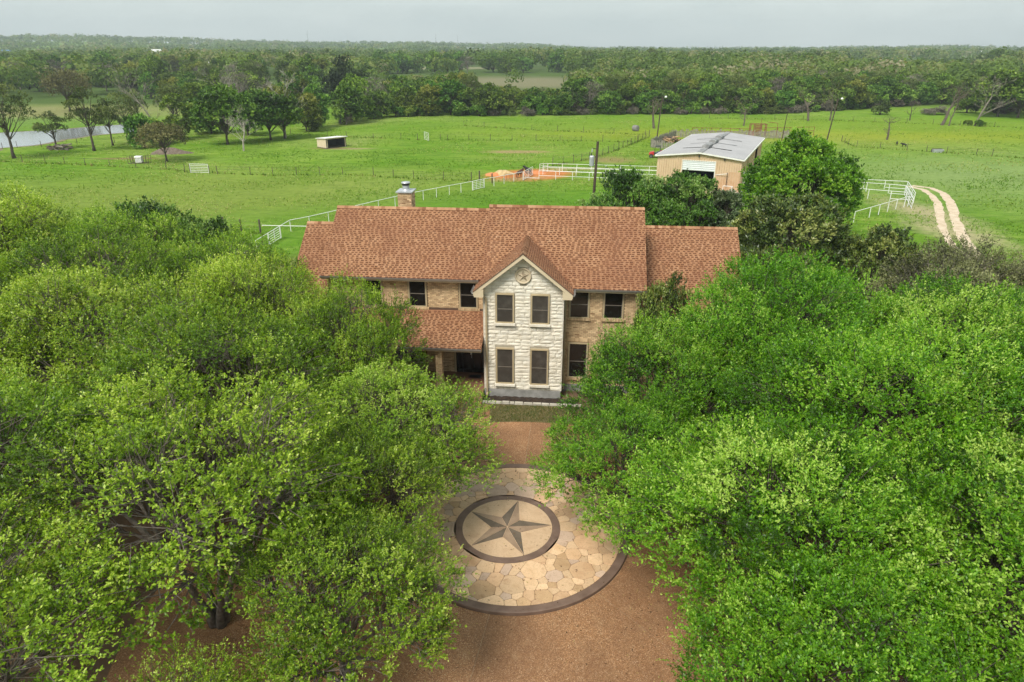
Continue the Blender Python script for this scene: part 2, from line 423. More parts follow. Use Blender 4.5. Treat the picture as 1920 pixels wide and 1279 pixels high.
# lawn in front of the house
def lawn_material():
    m, nt, p, out = newmat('front_lawn')
    P = worldpos(nt)
    f = noise(nt, P, 1.4, 5, 0.65); g = noise(nt, scaled(nt, P, (1, 2.2, 1)), 9.0, 5, 0.7)
    c = ramp(nt, f, [(0.3, (0.075, 0.095, 0.022)), (0.5, (0.155, 0.120, 0.048)), (0.7, (0.22, 0.165, 0.075))])
    c = mixc(nt, ramp(nt, g, [(0.42, 0.0), (0.62, 0.8)]), c, (0.055, 0.070, 0.014))
    nt.links.new(c, p.inputs['Base Color']); p.inputs['Roughness'].default_value = 0.95
    bump(nt, p, g, 1.0, 0.05); return m
m_lawn = lawn_material()
lawn_pts = [(-1.12, 31.25), (3.2, 30.95), (9, 30.6), (13, 30.4)] + [(drive_c[0] + (drive_r+0.01)*math.cos(math.radians(a)), drive_c[1] + (drive_r+0.01)*math.sin(math.radians(a))) for a in (38, 48, 56, 64, 70, 76, 82, 88, 92, 96, 96.6)]
mb = MB(); mb.prism(lawn_pts, 0.0, 0.045)
lawn = mb.build('front_lawn', m_lawn); tag(lawn, 'thin patchy lawn strip between house bed and driveway', kind='structure')
# short grass on the lawn: blades too many to count
def grass_mesh(name, n, region, hmin, hmax, w, m, seed, z0=0.0):
    r = np.random.default_rng(seed)
    x, y = region(r, n)
    n = len(x)
    a = r.uniform(0, 2*np.pi, n); h = r.uniform(hmin, hmax, n); lean = r.uniform(0, 0.9, n) * h
    la = r.uniform(0, 2*np.pi, n)
    V = np.zeros((n, 4, 3), np.float32)
    cx, cyy = np.cos(a) * w, np.sin(a) * w
    V[:, 0] = np.stack([x-cx, y-cyy, np.full(n, z0)], 1); V[:, 1] = np.stack([x+cx, y+cyy, np.full(n, z0)], 1)
    tx, ty = x + np.cos(la)*lean, y + np.sin(la)*lean
    V[:, 2] = np.stack([tx+cx*.3, ty+cyy*.3, z0+h], 1); V[:, 3] = np.stack([tx-cx*.3, ty-cyy*.3, z0+h], 1)
    return mesh_np(name, V.reshape(-1, 3), np.arange(n*4).reshape(-1, 4), r.uniform(0, 1, n), m)
m_blade = leafmat('lawn_blade', [(0.0, (0.05, 0.09, 0.012)), (0.45, (0.12, 0.14, 0.03)), (0.8, (0.24, 0.19, 0.075)), (1.0, (0.34, 0.28, 0.13))], 0.7, 0.2, 0.0, 0.0, 0.2)
def lawn_region(r, n):
    x = r.uniform(-1.1, 6.5, n); y = r.uniform(28.0, 31.2, n)
    ok = ((x-drive_c[0])**2 + (y-drive_c[1])**2 > (drive_r+0.03)**2) & (y < 31.2 - 0.06*(x+1.1))
    return x[ok], y[ok]
g = link('lawn_grass', grass_mesh('lawn_grass', 14000, lawn_region, 0.03, 0.09, 0.012, m_blade, 4, 0.045)); tag(g, 'thin dry and green lawn grass before the house', 'grass', kind='stuff')

# two-wheel drive to the right of the house
m_track = M('track_dirt', (0.62, 0.51, 0.38), (0.46, 0.355, 0.235), 1.3, 0.95, 0.6, 6)
left_rut = [(1706, 349), (1735, 356), (1752, 367), (1762, 380), (1766, 396), (1768, 412), (1772, 430), (1782, 450), (1800, 476), (1835, 520)]
right_rut = [(1710, 348), (1746, 353), (1769, 363), (1781, 378), (1788, 396), (1794, 416), (1801, 436), (1811, 454), (1831, 480), (1872, 525)]
left_rut = [(x-3, y) for x, y in left_rut]
rng = random.Random(8)
for px_ in (left_rut, right_rut):
    c = [G(x, y).xy for x, y in px_]; dense = []
    for a, b in zip(c[:-1], c[1:]):
        k = max(2, int((b-a).length / 0.6))
        dense += [a.lerp(b, j/k) for j in range(k)]
    L_, R_ = [], []; wl, wr_ = .55, .55
    for i, q in enumerate(dense):
        t = (dense[min(i+2, len(dense)-1)] - dense[max(i-2, 0)]).normalized(); nn = Vector((-t.y, t.x))
        wl = clamp(wl+rng.uniform(-.12, .12), .30, .56); wr_ = clamp(wr_+rng.uniform(-.12, .12), .30, .56)
        L_.append(q + nn * wl); R_.append(q - nn * wr_)
    mb = MB(); k = len(dense)
    mb.add([(q.x, q.y, 0.006) for q in L_] + [(q.x, q.y, 0.006) for q in R_], [(i, i+1, k+i+1, k+i) for i in range(k-1)])
    o = mb.build('dirt_track', m_track); tag(o, kind='structure')

# pasture grass: tufts too many to count, standing over the nearer fields
m_tuft = leafmat('pasture_blade', [(0.0, (0.085, 0.190, 0.014)), (0.35, (0.135, 0.265, 0.020)), (0.65, (0.220, 0.325, 0.045)), (0.88, (0.340, 0.370, 0.110)), (1.0, (0.41, 0.39, 0.17))], 0.8, 0.3, 0.0, 0.0, 0.1)
def tuft_region(r, n):
    d = np.exp(r.uniform(np.log(46), np.log(215), n)); a = np.radians(r.uniform(-38.5, 38.5, n)); x, y = d*np.sin(a), d*np.cos(a)
    keep = np.ones(n, bool)
    for cx, cyy, rx, ry in ((2.6, 101.5, 6.5, 4.5), (1, 125.5, 5, 1.8), (-35, 130.5, 5, 2.5)): keep &= ((x-cx)/rx)**2+((y-cyy)/ry)**2 > 1
    lx, ly = x-19.3, y-92.6; c_, s_ = math.cos(-0.4224), math.sin(-0.4224); bu, bv = lx*c_+ly*s_, -lx*s_+ly*c_
    keep &= ~((bu > -.3) & (bu < 12) & (bv > -2.2) & (bv < 25))
    hu, hv = (x-.565)*.9959-(y-32.08)*.0906, (x-.565)*.0906+(y-32.08)*.9959
    keep &= ~((hu > -12.7) & (hu < 11.6) & (hv < 12))
    for px_ in (left_rut, right_rut):
        gs = [G(*q) for q in px_]
        for a_, b_ in zip(gs[:-1], gs[1:]):
            for t_ in np.linspace(0, 1, 12): g_ = a_.lerp(b_, t_); keep &= (x-g_.x)**2+(y-g_.y)**2 > .48**2
    def edge(a_, b_): return (x-a_.x)*(b_.y-a_.y)-(y-a_.y)*(b_.x-a_.x)
    inpond = np.zeros(n, bool); j_ = len(ring)-1
    for i_ in range(len(ring)):
        a_, b_ = ring[i_], ring[j_]
        cr = (a_.y > y) != (b_.y > y)
        xx = (b_.x-a_.x)*(y-a_.y)/((b_.y-a_.y) or 1e-9)+a_.x
        inpond ^= cr & (x < xx); j_ = i_
    keep &= ~inpond
    # tufts gather in drifts
    dr = np.sin(x*.31+2*np.sin(y*.17))+np.sin(y*.47+1.7*np.sin(x*.13))
    keep &= r.uniform(-1.6, 2.2, n) < dr
    return x[keep], y[keep]
def tuft_mesh(n, seed):
    r = np.random.default_rng(seed); x, y = tuft_region(r, n); n = len(x); k = 2
    X, Y = np.repeat(x, k), np.repeat(y, k); m_ = n*k; sc = np.repeat(np.clip(np.hypot(x, y)/90, .7, 1.25), k)
    P = np.stack([X+r.normal(0, .05, m_), Y+r.normal(0, .05, m_), np.zeros(m_)], 1)
    D = unit_(np.stack([r.normal(0, .9, m_), r.normal(0, .9, m_), r.uniform(.35, .9, m_)], 1))
    L = r.uniform(.10, .22, m_)*sc; W = r.uniform(.06, .12, m_)*sc
    S = np.cross(D, np.array([0, 0, 1.0])); S = unit_(S)
    V = np.empty((m_, 4, 3), np.float32); V[:, 0] = P-S*W[:, None]*.5; V[:, 1] = P+S*W[:, None]*.5; V[:, 2] = P+D*L[:, None]+S*W[:, None]*.25; V[:, 3] = P+D*L[:, None]-S*W[:, None]*.25
    ph = .5+.22*np.sin(x*.09+1.3*np.sin(y*.06))+.16*np.sin(y*.21+x*.05)
    tone = np.clip(np.repeat(ph, k)+r.normal(0, .2, m_), 0, 1)
    return mesh_np('pasture_grass', V.reshape(-1, 3), np.arange(m_*4).reshape(-1, 4), tone, m_tuft)
def unit_(a): return a/np.maximum(np.linalg.norm(a, axis=-1, keepdims=True), 1e-9)
g = link('pasture_grass', tuft_mesh(160000, 12)); tag(g, 'tufts of green and straw coloured pasture grass', 'grass', kind='stuff')
# ---------------------------------------------------------------- star medallion
def clip_half(poly, a, b, c):
    """keep the part of poly where a*x+b*y <= c"""
    out = []
    for i in range(len(poly)):
        p, q = poly[i], poly[(i+1) % len(poly)]
        dp, dq = a*p[0]+b*p[1]-c, a*q[0]+b*q[1]-c
        if dp <= 0: out.append(p)
        if dp * dq < 0:
            t = dp / (dp - dq); out.append((p[0]+(q[0]-p[0])*t, p[1]+(q[1]-p[1])*t))
    return out
def inset(poly, d):
    cx = sum(p[0] for p in poly)/len(poly); cyy = sum(p[1] for p in poly)/len(poly)
    res = poly
    n = len(poly)
    for i in range(n):
        p, q = poly[i], poly[(i+1) % n]
        ex, ey = q[0]-p[0], q[1]-p[1]; L = math.hypot(ex, ey)
        if L < 1e-6: continue
        nx, ny = ey/L, -ex/L
        if nx*(cx-p[0]) + ny*(cyy-p[1]) > 0: nx, ny = -nx, -ny
        res = clip_half(res, nx, ny, nx*p[0]+ny*p[1]-d)
        if len(res) < 3: return []
    return res
def round_poly(poly, it=1):
    for _ in range(it):
        out = []
        for i in range(len(poly)):
            p, q = poly[i], poly[(i+1) % len(poly)]
            out += [(p[0]*.89+q[0]*.11, p[1]*.89+q[1]*.11), (p[0]*.11+q[0]*.89, p[1]*.11+q[1]*.89)]
        poly = out
    return poly
def stone_mat(name, a, b, c):
    m, nt, p, out = newmat(name)
    P = worldpos(nt)
    col = ramp(nt, noise(nt, P, 2.3, 6, 0.65, 0.5), [(0.3, a), (0.55, b), (0.75, c)])
    col = mixc(nt, ramp(nt, noise(nt, P, 16, 4, 0.7), [(0.56, 0.0), (0.72, 0.55)]), col, (0.16, 0.09, 0.04))
    oi = nt.nodes.new('ShaderNodeObjectInfo'); hs = N(nt, 'ShaderNodeHueSaturation'); nt.links.new(col, hs.inputs['Color'])
    nt.links.new(math_(nt, 'MULTIPLY_ADD', oi.outputs['Random'], 0.3, 0.85), hs.inputs['Value'])
    nt.links.new(hs.outputs[0], p.inputs['Base Color']); p.inputs['Roughness'].default_value = 0.62
    bump(nt, p, noise(nt, P, 14, 5, 0.65), 0.45, 0.02); return m
m_flag = [stone_mat('flagstone_cream', (0.593, 0.382, 0.211), (0.695, 0.479, 0.291), (0.490, 0.291, 0.154)),
          stone_mat('flagstone_tan', (0.536, 0.325, 0.177), (0.627, 0.410, 0.239), (0.422, 0.234, 0.125)),
          stone_mat('flagstone_grey', (0.456, 0.314, 0.222), (0.547, 0.393, 0.285), (0.365, 0.239, 0.165)),
          stone_mat('flagstone_rust', (0.456, 0.279, 0.142), (0.547, 0.359, 0.199), (0.365, 0.211, 0.103))]
m_ringdark = M('dark_concrete', (0.132, 0.083, 0.060), (0.201, 0.132, 0.098), 2.5, 0.6, 0.3, 25)
m_cream = stone_mat('medallion_cream', (0.56, 0.37, 0.22), (0.67, 0.47, 0.295), (0.47, 0.30, 0.165))
m_stardark = M('star_dark_stain', (0.109, 0.083, 0.057), (0.167, 0.127, 0.092), 2.5, 0.6, 0.3, 25)
m_starlight = M('star_brown_stain', (0.265, 0.178, 0.115), (0.368, 0.259, 0.172), 2.5, 0.6, 0.3, 25)
m_grout = M('grout', (0.21, 0.125, 0.068), (0.30, 0.19, 0.11), 3, 0.9)
med = thing('star_medallion', 'round raised flagstone medallion with a five pointed star in the driveway', 'medallion', (MC[0], MC[1], 0.0))
mb = MB(); mb.lathe([(R_OUT - 0.1, -0.05), (R_OUT - 0.1, 0.115)], 96)
mb.build('base', m_grout, med)
mb = MB()
n = 128
prof = [(R_OUT-0.30, 0.06), (R_OUT-0.295, 0.142), (R_OUT-0.28, 0.15), (R_OUT-0.03, 0.15), (R_OUT, 0.135), (R_OUT, -0.05)]
vs_ = []
for r, z in prof: vs_ += [(r*math.cos(2*PI*k/n), r*math.sin(2*PI*k/n), z) for k in range(n)]
mb.add(vs_, [(i*n+k, i*n+(k+1) % n, (i+1)*n+(k+1) % n, (i+1)*n+k) for i in range(len(prof)-1) for k in range(n)])
mb.build('rim', m_ringdark, med)
RI = (-0.28, 0.02)       # star centre relative to the medallion centre
R_RING, R_DISC = 2.02, 1.72
r = random.Random(21)
seeds = []
tries = 0
while len(seeds) < 215 and tries < 20000:
    tries += 1
    a = r.uniform(0, 2*PI); rad = math.sqrt(r.uniform(1.7**2, (R_OUT-0.3)**2)); x, y = rad*math.cos(a), rad*math.sin(a)
    if math.hypot(x-RI[0], y-RI[1]) < R_RING+0.14: continue
    big = r.random()
    dmin = 0.70 if big < .28 else 0.48 if big < .6 else 0.28
    if all((x-s[0])**2 + (y-s[1])**2 > (0.5*(dmin+s[2]))**2 for s in seeds): seeds.append((x, y, dmin))
flag_count = 0
for i, (x, y, w) in enumerate(seeds):
    poly = [(x-1.2, y-1.2), (x+1.2, y-1.2), (x+1.2, y+1.2), (x-1.2, y+1.2)]
    for j, (x2, y2, w2) in enumerate(seeds):
        if i == j or (x-x2)**2 + (y-y2)**2 > 7: continue
        a, b = x2-x, y2-y
        d2 = a*a+b*b; k = 0.5 + 0.5*(w*w - w2*w2)*0.42/d2
        poly = clip_half(poly, a, b, a*(x+a*k) + b*(y+b*k))
        if len(poly) < 3: break
    for k in range(48):
        a = 2*PI*k/48
        poly = clip_half(poly, math.cos(a), math.sin(a), R_OUT-0.315)
    if len(poly) < 3: continue
    poly = inset(poly, 0.007)
    if len(poly) < 3: continue
    poly = round_poly(poly, 1)
    poly = [(a[0]+(b[0]-a[0])*t/4, a[1]+(b[1]-a[1])*t/4) for a, b in zip(poly, poly[1:]+poly[:1]) for t in range(4)] if math.hypot(x-RI[0], y-RI[1]) < 3.2 else poly
    q = []
    for px_, py_ in poly:
        dx, dy = px_-RI[0], py_-RI[1]; d = math.hypot(dx, dy)
        if d < R_RING+0.012: dx, dy = dx/d*(R_RING+0.012), dy/d*(R_RING+0.012)
        q.append((RI[0]+dx, RI[1]+dy))
    area = abs(sum(q[k][0]*q[(k+1) % len(q)][1]-q[(k+1) % len(q)][0]*q[k][1] for k in range(len(q))))/2
    if area < 0.02: continue
    cx, cyy = sum(p[0] for p in q)/len(q), sum(p[1] for p in q)/len(q)
    loc = [(p[0]-cx, p[1]-cyy) for p in q]
    top = [(p[0]*.965, p[1]*.965) for p in loc]
    mb = MB(); nn = len(loc); zt = 0.013 + r.uniform(0, 0.006)
    mb.add([(p[0], p[1], 0) for p in loc] + [(p[0], p[1], zt-0.005) for p in loc] + [(p[0], p[1], zt) for p in top],
           [(k, (k+1) % nn, nn+(k+1) % nn, nn+k) for k in range(nn)] + [(nn+k, nn+(k+1) % nn, 2*nn+(k+1) % nn, 2*nn+k) for k in range(nn)] + [tuple(range(2*nn, 3*nn))])
    wts = r.random()
    mb.build('flagstone', m_flag[0 if wts < 0.42 else 1 if wts < 0.72 else 2 if wts < 0.88 else 3], med, (cx, cyy, 0.114))
    flag_count += 1
mb = MB(); mb.lathe([(R_DISC-0.004, 0.0), (R_DISC-0.004, 0.012)], 96); disc = mb.build('inner_disc', m_cream, med, (RI[0], RI[1], 0.114))
mb = MB(); n = 96
prof = [(R_RING, 0.0), (R_RING, 0.016), (R_DISC, 0.016), (R_DISC, 0.0)]
vs_ = []
for rr, z in prof: vs_ += [(rr*math.cos(2*PI*k/n), rr*math.sin(2*PI*k/n), z) for k in range(n)]
mb.add(vs_, [(i*n+k, i*n+(k+1) % n, (i+1)*n+(k+1) % n, (i+1)*n+k) for i in range(3) for k in range(n)])
mb.build('ring', m_ringdark, med, (RI[0], RI[1], 0.114))
def star_facets(parent, R, rin, z0, zc, mats, rot, loc, axis='z', zt=None, gap=0.006):
    for k in range(5):
        a = rot - 2*PI*k/5
        tip = (R*math.cos(a), R*math.sin(a))
        for sgn in (1, -1):
            b = a + sgn*PI/5; inn = (rin*math.cos(b), rin*math.sin(b))
            tri = [(0, 0), tip, inn] if sgn > 0 else [(0, 0), inn, tip]
            hs_ = {(0, 0): zc, tip: z0 if zt is None else zt, inn: z0}
            tri2 = inset(tri, gap) if gap else tri
            if len(tri2) < 3: continue
            def hgt(p):
                # barycentric height
                (x1, y1), (x2, y2), (x3, y3) = tri
                d = (y2-y3)*(x1-x3)+(x3-x2)*(y1-y3)
                l1 = ((y2-y3)*(p[0]-x3)+(x3-x2)*(p[1]-y3))/d; l2 = ((y3-y1)*(p[0]-x3)+(x1-x3)*(p[1]-y3))/d
                return l1*hs_[tri[0]]+l2*hs_[tri[1]]+(1-l1-l2)*hs_[tri[2]]
            nn = len(tri2)
            vs_ = [(p[0], p[1], 0) for p in tri2] + [(p[0], p[1], hgt(p)) for p in tri2]
            if axis == 'y': vs_ = [(v[0], -v[2], v[1]) for v in vs_]
            mb = MB(); mb.add(vs_, [tuple(reversed(range(nn))), tuple(range(nn, 2*nn))] + [(i, (i+1) % nn, nn+(i+1) % nn, nn+i) for i in range(nn)])
            mb.build('star_facet', mats[0] if sgn > 0 else mats[1], parent, loc)
star_facets(med, R_DISC+0.02, 0.62, 0.010, 0.011, (m_stardark, m_starlight), math.radians(75), (RI[0], RI[1], 0.1265), gap=0.009)

# ---------------------------------------------------------------- the house
HO = Vector((0.565, 32.083, 0.0)); HYAW = math.radians(-5.2)
house = thing('brick_house', 'two storey tan brick house with terracotta shingle roofs and a white stone gable', 'house', HO, HYAW)
m_mortar = M('mortar', (0.20, 0.140, 0.080), (0.27, 0.19, 0.11), 2.0, 0.95)
m_brick = M('tan_brick', (0.56, 0.405, 0.235), (0.64, 0.48, 0.295), 1.2, 0.85, 0.3, 40, tone=((0.46, 0.38, 0.32), (1.15, 1.14, 1.1)))
m_trim = M('tan_trim_paint', (0.41, 0.325, 0.195), (0.46, 0.37, 0.23), 2.0, 0.5)
m_fascia = M('fascia_paint', (0.57, 0.465, 0.31), (0.63, 0.52, 0.355), 2.0, 0.5)
m_gutter = M('gutter_metal', (0.36, 0.345, 0.32), (0.44, 0.42, 0.385), 3.0, 0.35, metal=0.3)
m_pane, nt, p, _ = newmat('window_screen_glass')
p.inputs['Base Color'].default_value = (0.012, 0.010, 0.008, 1); p.inputs['Roughness'].default_value = 0.12; p.inputs['Specular IOR Level'].default_value = 0.45
m_pane2, nt, p, _ = newmat('blind_behind_glass')
P = worldpos(nt)
wv = N(nt, 'ShaderNodeTexWave', Scale=9.0); wv.bands_direction = 'Z'; nt.links.new(P, wv.inputs['Vector'])
cc = mixc(nt, wv.outputs['Fac'], (0.030, 0.026, 0.022), (0.070, 0.060, 0.050))
cc = mixc(nt, ramp(nt, noise(nt, P, 3.0, 4), [(0.45, 0.0), (0.75, 0.6)]), cc, (0.11, 0.10, 0.085))
nt.links.new(cc, p.inputs['Base Color']); p.inputs['Roughness'].default_value = 0.3; p.inputs['Specular IOR Level'].default_value = 0.4
m_sash = M('sash_metal', (0.15, 0.13, 0.105), (0.19, 0.165, 0.135), 3.0, 0.5)
m_conc = M('foundation_concrete', (0.20, 0.195, 0.18), (0.34, 0.33, 0.31), 2.2, 0.9, 0.5, 18)
m_shingle = M('shingle', (0.86, 0.86, 0.86), (1.0, 1.0, 1.0), 0.55, 0.9, 0.5, 120)
def shingle_material():
    m, nt, p, out = newmat('terracotta_shingle')
    P = worldpos(nt)
    c = ramp(nt, attr(nt), [(0.0, (0.085, 0.034, 0.016)), (0.22, (0.140, 0.056, 0.027)), (0.40, (0.215, 0.098, 0.046)), (0.6, (0.335, 0.172, 0.088)), (0.85, (0.41, 0.228, 0.126)), (1.0, (0.48, 0.30, 0.18))])
    w = noise(nt, P, 0.5, 5, 0.6)
    c = mixc(nt, ramp(nt, w, [(0.38, 0.40), (0.58, 0.0)]), c, (0.17, 0.065, 0.035))
    c = mixc(nt, ramp(nt, noise(nt, P, 60, 3, 0.6), [(0.45, 0.0), (0.7, 0.35)]), c, (0.20, 0.10, 0.06))
    nt.links.new(c, p.inputs['Base Color']); p.inputs['Roughness'].default_value = 0.92; p.inputs['Specular IOR Level'].default_value = 0.2
    bump(nt, p, noise(nt, P, 90, 3, 0.6), 0.35, 0.01); return m
m_shingle = shingle_material()
m_deck = M('roof_underlay', (0.16, 0.06, 0.032), (0.24, 0.095, 0.05), 1.2, 0.95)
def white_stone_material():
    m, nt, p, out = newmat('white_limestone')
    P = worldpos(nt)
    c = ramp(nt, noise(nt, P, 3.0, 6, 0.65), [(0.28, (0.62, 0.56, 0.45)), (0.5, (0.74, 0.685, 0.57)), (0.72, (0.80, 0.765, 0.67))])
    c = mixc(nt, ramp(nt, noise(nt, P, 1.1, 4, 0.6), [(0.55, 0.0), (0.78, 0.45)]), c, (0.58, 0.47, 0.30))
    c = mixc(nt, ramp(nt, noise(nt, P, 18, 4, 0.7), [(0.60, 0.0), (0.74, 0.4)]), c, (0.40, 0.33, 0.23))
    oi = nt.nodes.new('ShaderNodeObjectInfo'); hs = N(nt, 'ShaderNodeHueSaturation'); nt.links.new(c, hs.inputs['Color'])
    nt.links.new(math_(nt, 'MULTIPLY_ADD', oi.outputs['Random'], 0.2, 0.88), hs.inputs['Value'])
    nt.links.new(hs.outputs[0], p.inputs['Base Color']); p.inputs['Roughness'].default_value = 0.9
    bump(nt, p, noise(nt, P, 9, 6, 0.7), 0.6, 0.04); return m
m_stone = white_stone_material()
m_stonejoint = M('stone_mortar', (0.36, 0.32, 0.245), (0.44, 0.39, 0.30), 3.0, 0.95)

V_L, V_R, V_B = 1.9, 1.0, 8.3           # front wall lines of left and right wings, rear wall line
SL = 0.78
# solid bodies (mortar colour under the laid bricks)
def gable_body(name, u0, u1, v0, v1, eave, m=m_mortar):
    vm = (v0+v1)/2; mb = MB(); mb.extr([(v0, 0.0), (v1, 0.0), (v1, eave-0.05), (vm, eave-0.05+SL*(v1-v0)/2), (v0, eave-0.05)], u0, u1)
    return mb.build(name, m, house)
gable_body('wall', -10.6, -1.9, V_L, V_B, 5.95)
gable_body('wall', -1.9, 5.85, V_R, V_B+0.004, 5.95)
gable_body('wall', 5.86, 11.2, 1.95, 11.6, 3.55)
gable_body('wall', -12.45, -10.61, V_L+0.003, V_B-0.3, 4.95)

def window(u, z0, z1, w, v, pane, low=True):
    """sash window: trim frame with sill, two panes and a meeting rail; u is the centre"""
    h = z1 - z0; t = 0.07; mb = MB()
    mb.box(-w/2-t, -w/2, -0.07, 0.06, -t*0.4, h+t); mb.box(w/2, w/2+t, -0.07, 0.06, -t*0.4, h+t)
    mb.box(-w/2, w/2, -0.068, 0.06, h, h+t-0.002); mb.box(-w/2, w/2, -0.068, 0.06, -t*0.4, 0.02)
    f = mb.build('window', m_trim, house, (u, v, z0))
    mid = h*0.48
    mb = MB(); mb.box(-w/2, w/2, -0.012, 0.01, mid+0.02, h); mb.build('pane', pane, f)
    mb = MB(); mb.box(-w/2, w/2, -0.006, 0.01, 0.02, mid-0.02); mb.build('pane', pane, f)
    mb = MB(); mb.box(-w/2, w/2, -0.026, 0.012, mid-0.02, mid+0.02)
    mb.box(-w/2, -w/2+0.03, -0.024, 0.0, 0.02, h); mb.box(w/2-0.03, w/2, -0.024, 0.0, 0.02, h)
    mb.build('meeting_rail', m_sash, f)
    return f
def brick_sill(f, w):
    mb = MB(); x = -w/2-0.12; rr = random.Random(int(w*1000)+int(f.location.x*100))
    while x < w/2+0.10:
        mb.tone = rr.uniform(0.3, 0.9); mb.box(x, x+0.066, -0.115, 0.02, -0.15, -0.036); x += 0.077
    mb.build('sill', m_brick, f)
def stone_sill(f, w):
    mb = MB(); mb.box(-w/2-0.13, w/2+0.13, -0.15, 0.02, -0.15, -0.036); mb.build('sill', m_stone, f)
W_UP, W_LO = (4.27, 5.74), (0.85, 2.78)
openings_left, openings_right, openings_stone = [], [], []
for uc, w in ((-8.2, 0.86), (-5.8, 0.86), (-3.06, 0.86)):
    f = window(uc, W_UP[0], W_UP[1], w, V_L, m_pane); brick_sill(f, w); openings_left.append((uc-w/2-0.1, uc+w/2+0.1, W_UP[0]-0.16, W_UP[1]+0.1))
for uc, z in ((2.80, W_UP), (4.53, W_UP), (2.83, W_LO), (4.55, W_LO)):
    f = window(uc, z[0], z[1], 0.90, V_R, m_pane); brick_sill(f, 0.90); openings_right.append((uc-0.55, uc+0.55, z[0]-0.16, z[1]+0.1))

# bricks: one course after another, proud of the mortar; too small to pick out singly
def brick_wall(u0, u1, z0, z1, v, openings, seed, soldier=()):
    rr = random.Random(seed); mb = MB(); ch, bl, j = 0.079, 0.215, 0.012
    row = 0; z = z0
    while z + ch <= z1:
        off = (row % 2) * bl/2
        x = u0 - off
        while x < u1:
            a, b = max(x, u0), min(x+bl-j, u1)
            if b - a > 0.03 and not any(a < o[1] and b > o[0] and z < o[3] and z+ch > o[2] for o in openings):
                mb.tone = clamp(rr.gauss(0.6, 0.22), 0, 1); d = rr.uniform(0.008, 0.016)
                mb.box(a, b, v-d, v+0.002, z, z+ch-j, skip='k')
            elif b - a > 0.03:
                for o in openings:
                    if z < o[3] and z+ch > o[2]:
                        for (c, d2) in ((a, min(b, o[0]-0.004)), (max(a, o[1]+0.004), b)):
                            if d2-c > 0.03 and not any(c < q[1] and d2 > q[0] and z < q[3] and z+ch > q[2] for q in openings):
                                mb.tone = clamp(rr.gauss(0.6, 0.22), 0, 1); mb.box(c, d2, v-0.012, v+0.002, z, z+ch-j, skip='k')
        
            x += bl
        z += ch; row += 1
    for (a, b, zz) in soldier:
        x = a
        while x < b:
            mb.tone = clamp(rr.gauss(0.6, 0.22), 0, 1); mb.box(x, x+0.067, v-0.02, v+0.002, zz, zz+0.2, skip='k'); x += 0.079
    o = mb.build('brick_courses', m_brick, house); tag(o, kind='stuff'); return o
sold_l = [(-10.55, -2.1, 5.9-0.02)]
brick_wall(-10.6, -2.0, 0.45, 5.80, V_L, openings_left + [(-10.7, -1.9, 3.3, 4.13), (-3.95, -2.0, 0.3, 2.9), (-7.25, -5.45, 0.3, 2.9)], 11)
brick_wall(2.0, 5.85, 0.42, 5.80, V_R, openings_right, 12, soldier=[(2.2, 3.44, 2.90), (3.95, 5.15, 2.90)])
brick_wall(5.87, 11.2, 0.42, 3.4, 1.95, [], 13)

# foundation, stone facade
mb = MB(); mb.box(-2.02, 1.99, -0.06, 1.2, -0.1, 0.46); mb.box(2.0, 5.9, V_R-0.03, V_R+0.4, -0.1, 0.41); mb.build('foundation', m_conc, house)
mb = MB()
mb.add([(-2.0, 0.0, 0.465), (2.0, 0.0, 0.465), (2.0, 0.0, 6.05), (0, 0.0, 7.68), (-2.0, 0.0, 6.05)] + [(-2.0, 2.9, 0.465), (2.0, 2.9, 0.465), (2.0, 2.9, 6.05), (0, 2.9, 7.68), (-2.0, 2.9, 6.05)],
       [(0, 1, 2, 3, 4), (9, 8, 7, 6, 5), (0, 5, 6, 1), (1, 6, 7, 2), (2, 7, 8, 3), (3, 8, 9, 4), (4, 9, 5, 0)])
facade = mb.build('stone_facade', m_stonejoint, house)
WS = [(-0.92, W_UP), (0.85, W_UP), (-0.93, W_LO), (0.85, W_LO)]
for uc, z in WS:
    f = window(uc, z[0], z[1], 0.80, -0.03, m_pane2); stone_sill(f, 0.80); openings_stone.append((uc-0.49, uc+0.49, z[0]-0.15, z[1]+0.09))
STAR = (-0.01, 6.74, 0.40)
rr = random.Random(77)
def stone_block(a0, a1, b0, b1, z0, z1, v, parent):
    """split-faced block, trapezoid between (a0..a1 at z0) and (b0..b1 at z1), rough front"""
    nx = 4 if a1-a0 > 0.3 else 3; nz = 3; g = 0.007; mb = MB(); d0 = rr.uniform(0.022, 0.045)
    vs_ = []
    for jz in range(nz+1):
        t = jz/nz; l, r_ = a0+(b0-a0)*t+g, a1+(b1-a1)*t-g; z = z0+g+(z1-z0-2*g)*t
        for ix in range(nx+1):
            s = ix/nx; edge = ix in (0, nx) or jz in (0, nz)
            dd = d0*(0.45 if edge else 1.0) + rr.uniform(-0.007, 0.009)
            vs_.append((l+(r_-l)*s + (0 if edge else rr.uniform(-.02, .02)), -dd, z + (0 if edge else rr.uniform(-.012, .012))))
    nf = len(vs_); back = []
    per = [i for i in range(nx+1)] + [(jz)*(nx+1)+nx for jz in range(1, nz+1)] + [nz*(nx+1)+i for i in reversed(range(nx))] + [jz*(nx+1) for jz in reversed(range(1, nz))]
    for i in per: back.append((vs_[i][0], 0.004, vs_[i][2]))
    cx, cz = (a0+a1)/2, (z0+z1)/2
    allv = [(x-cx, y, z-cz) for x, y, z in vs_+back]
    fs = [(jz*(nx+1)+ix, jz*(nx+1)+ix+1, (jz+1)*(nx+1)+ix+1, (jz+1)*(nx+1)+ix) for jz in range(nz) for ix in range(nx)]
    k = len(per); fs += [(per[i], nf+i, nf+(i+1) % k, per[(i+1) % k]) for i in range(k)]
    mb.add(allv, fs); return mb.build('stone_block', m_stone, parent, (cx, v, cz))
z = 0.47; n_blocks = 0
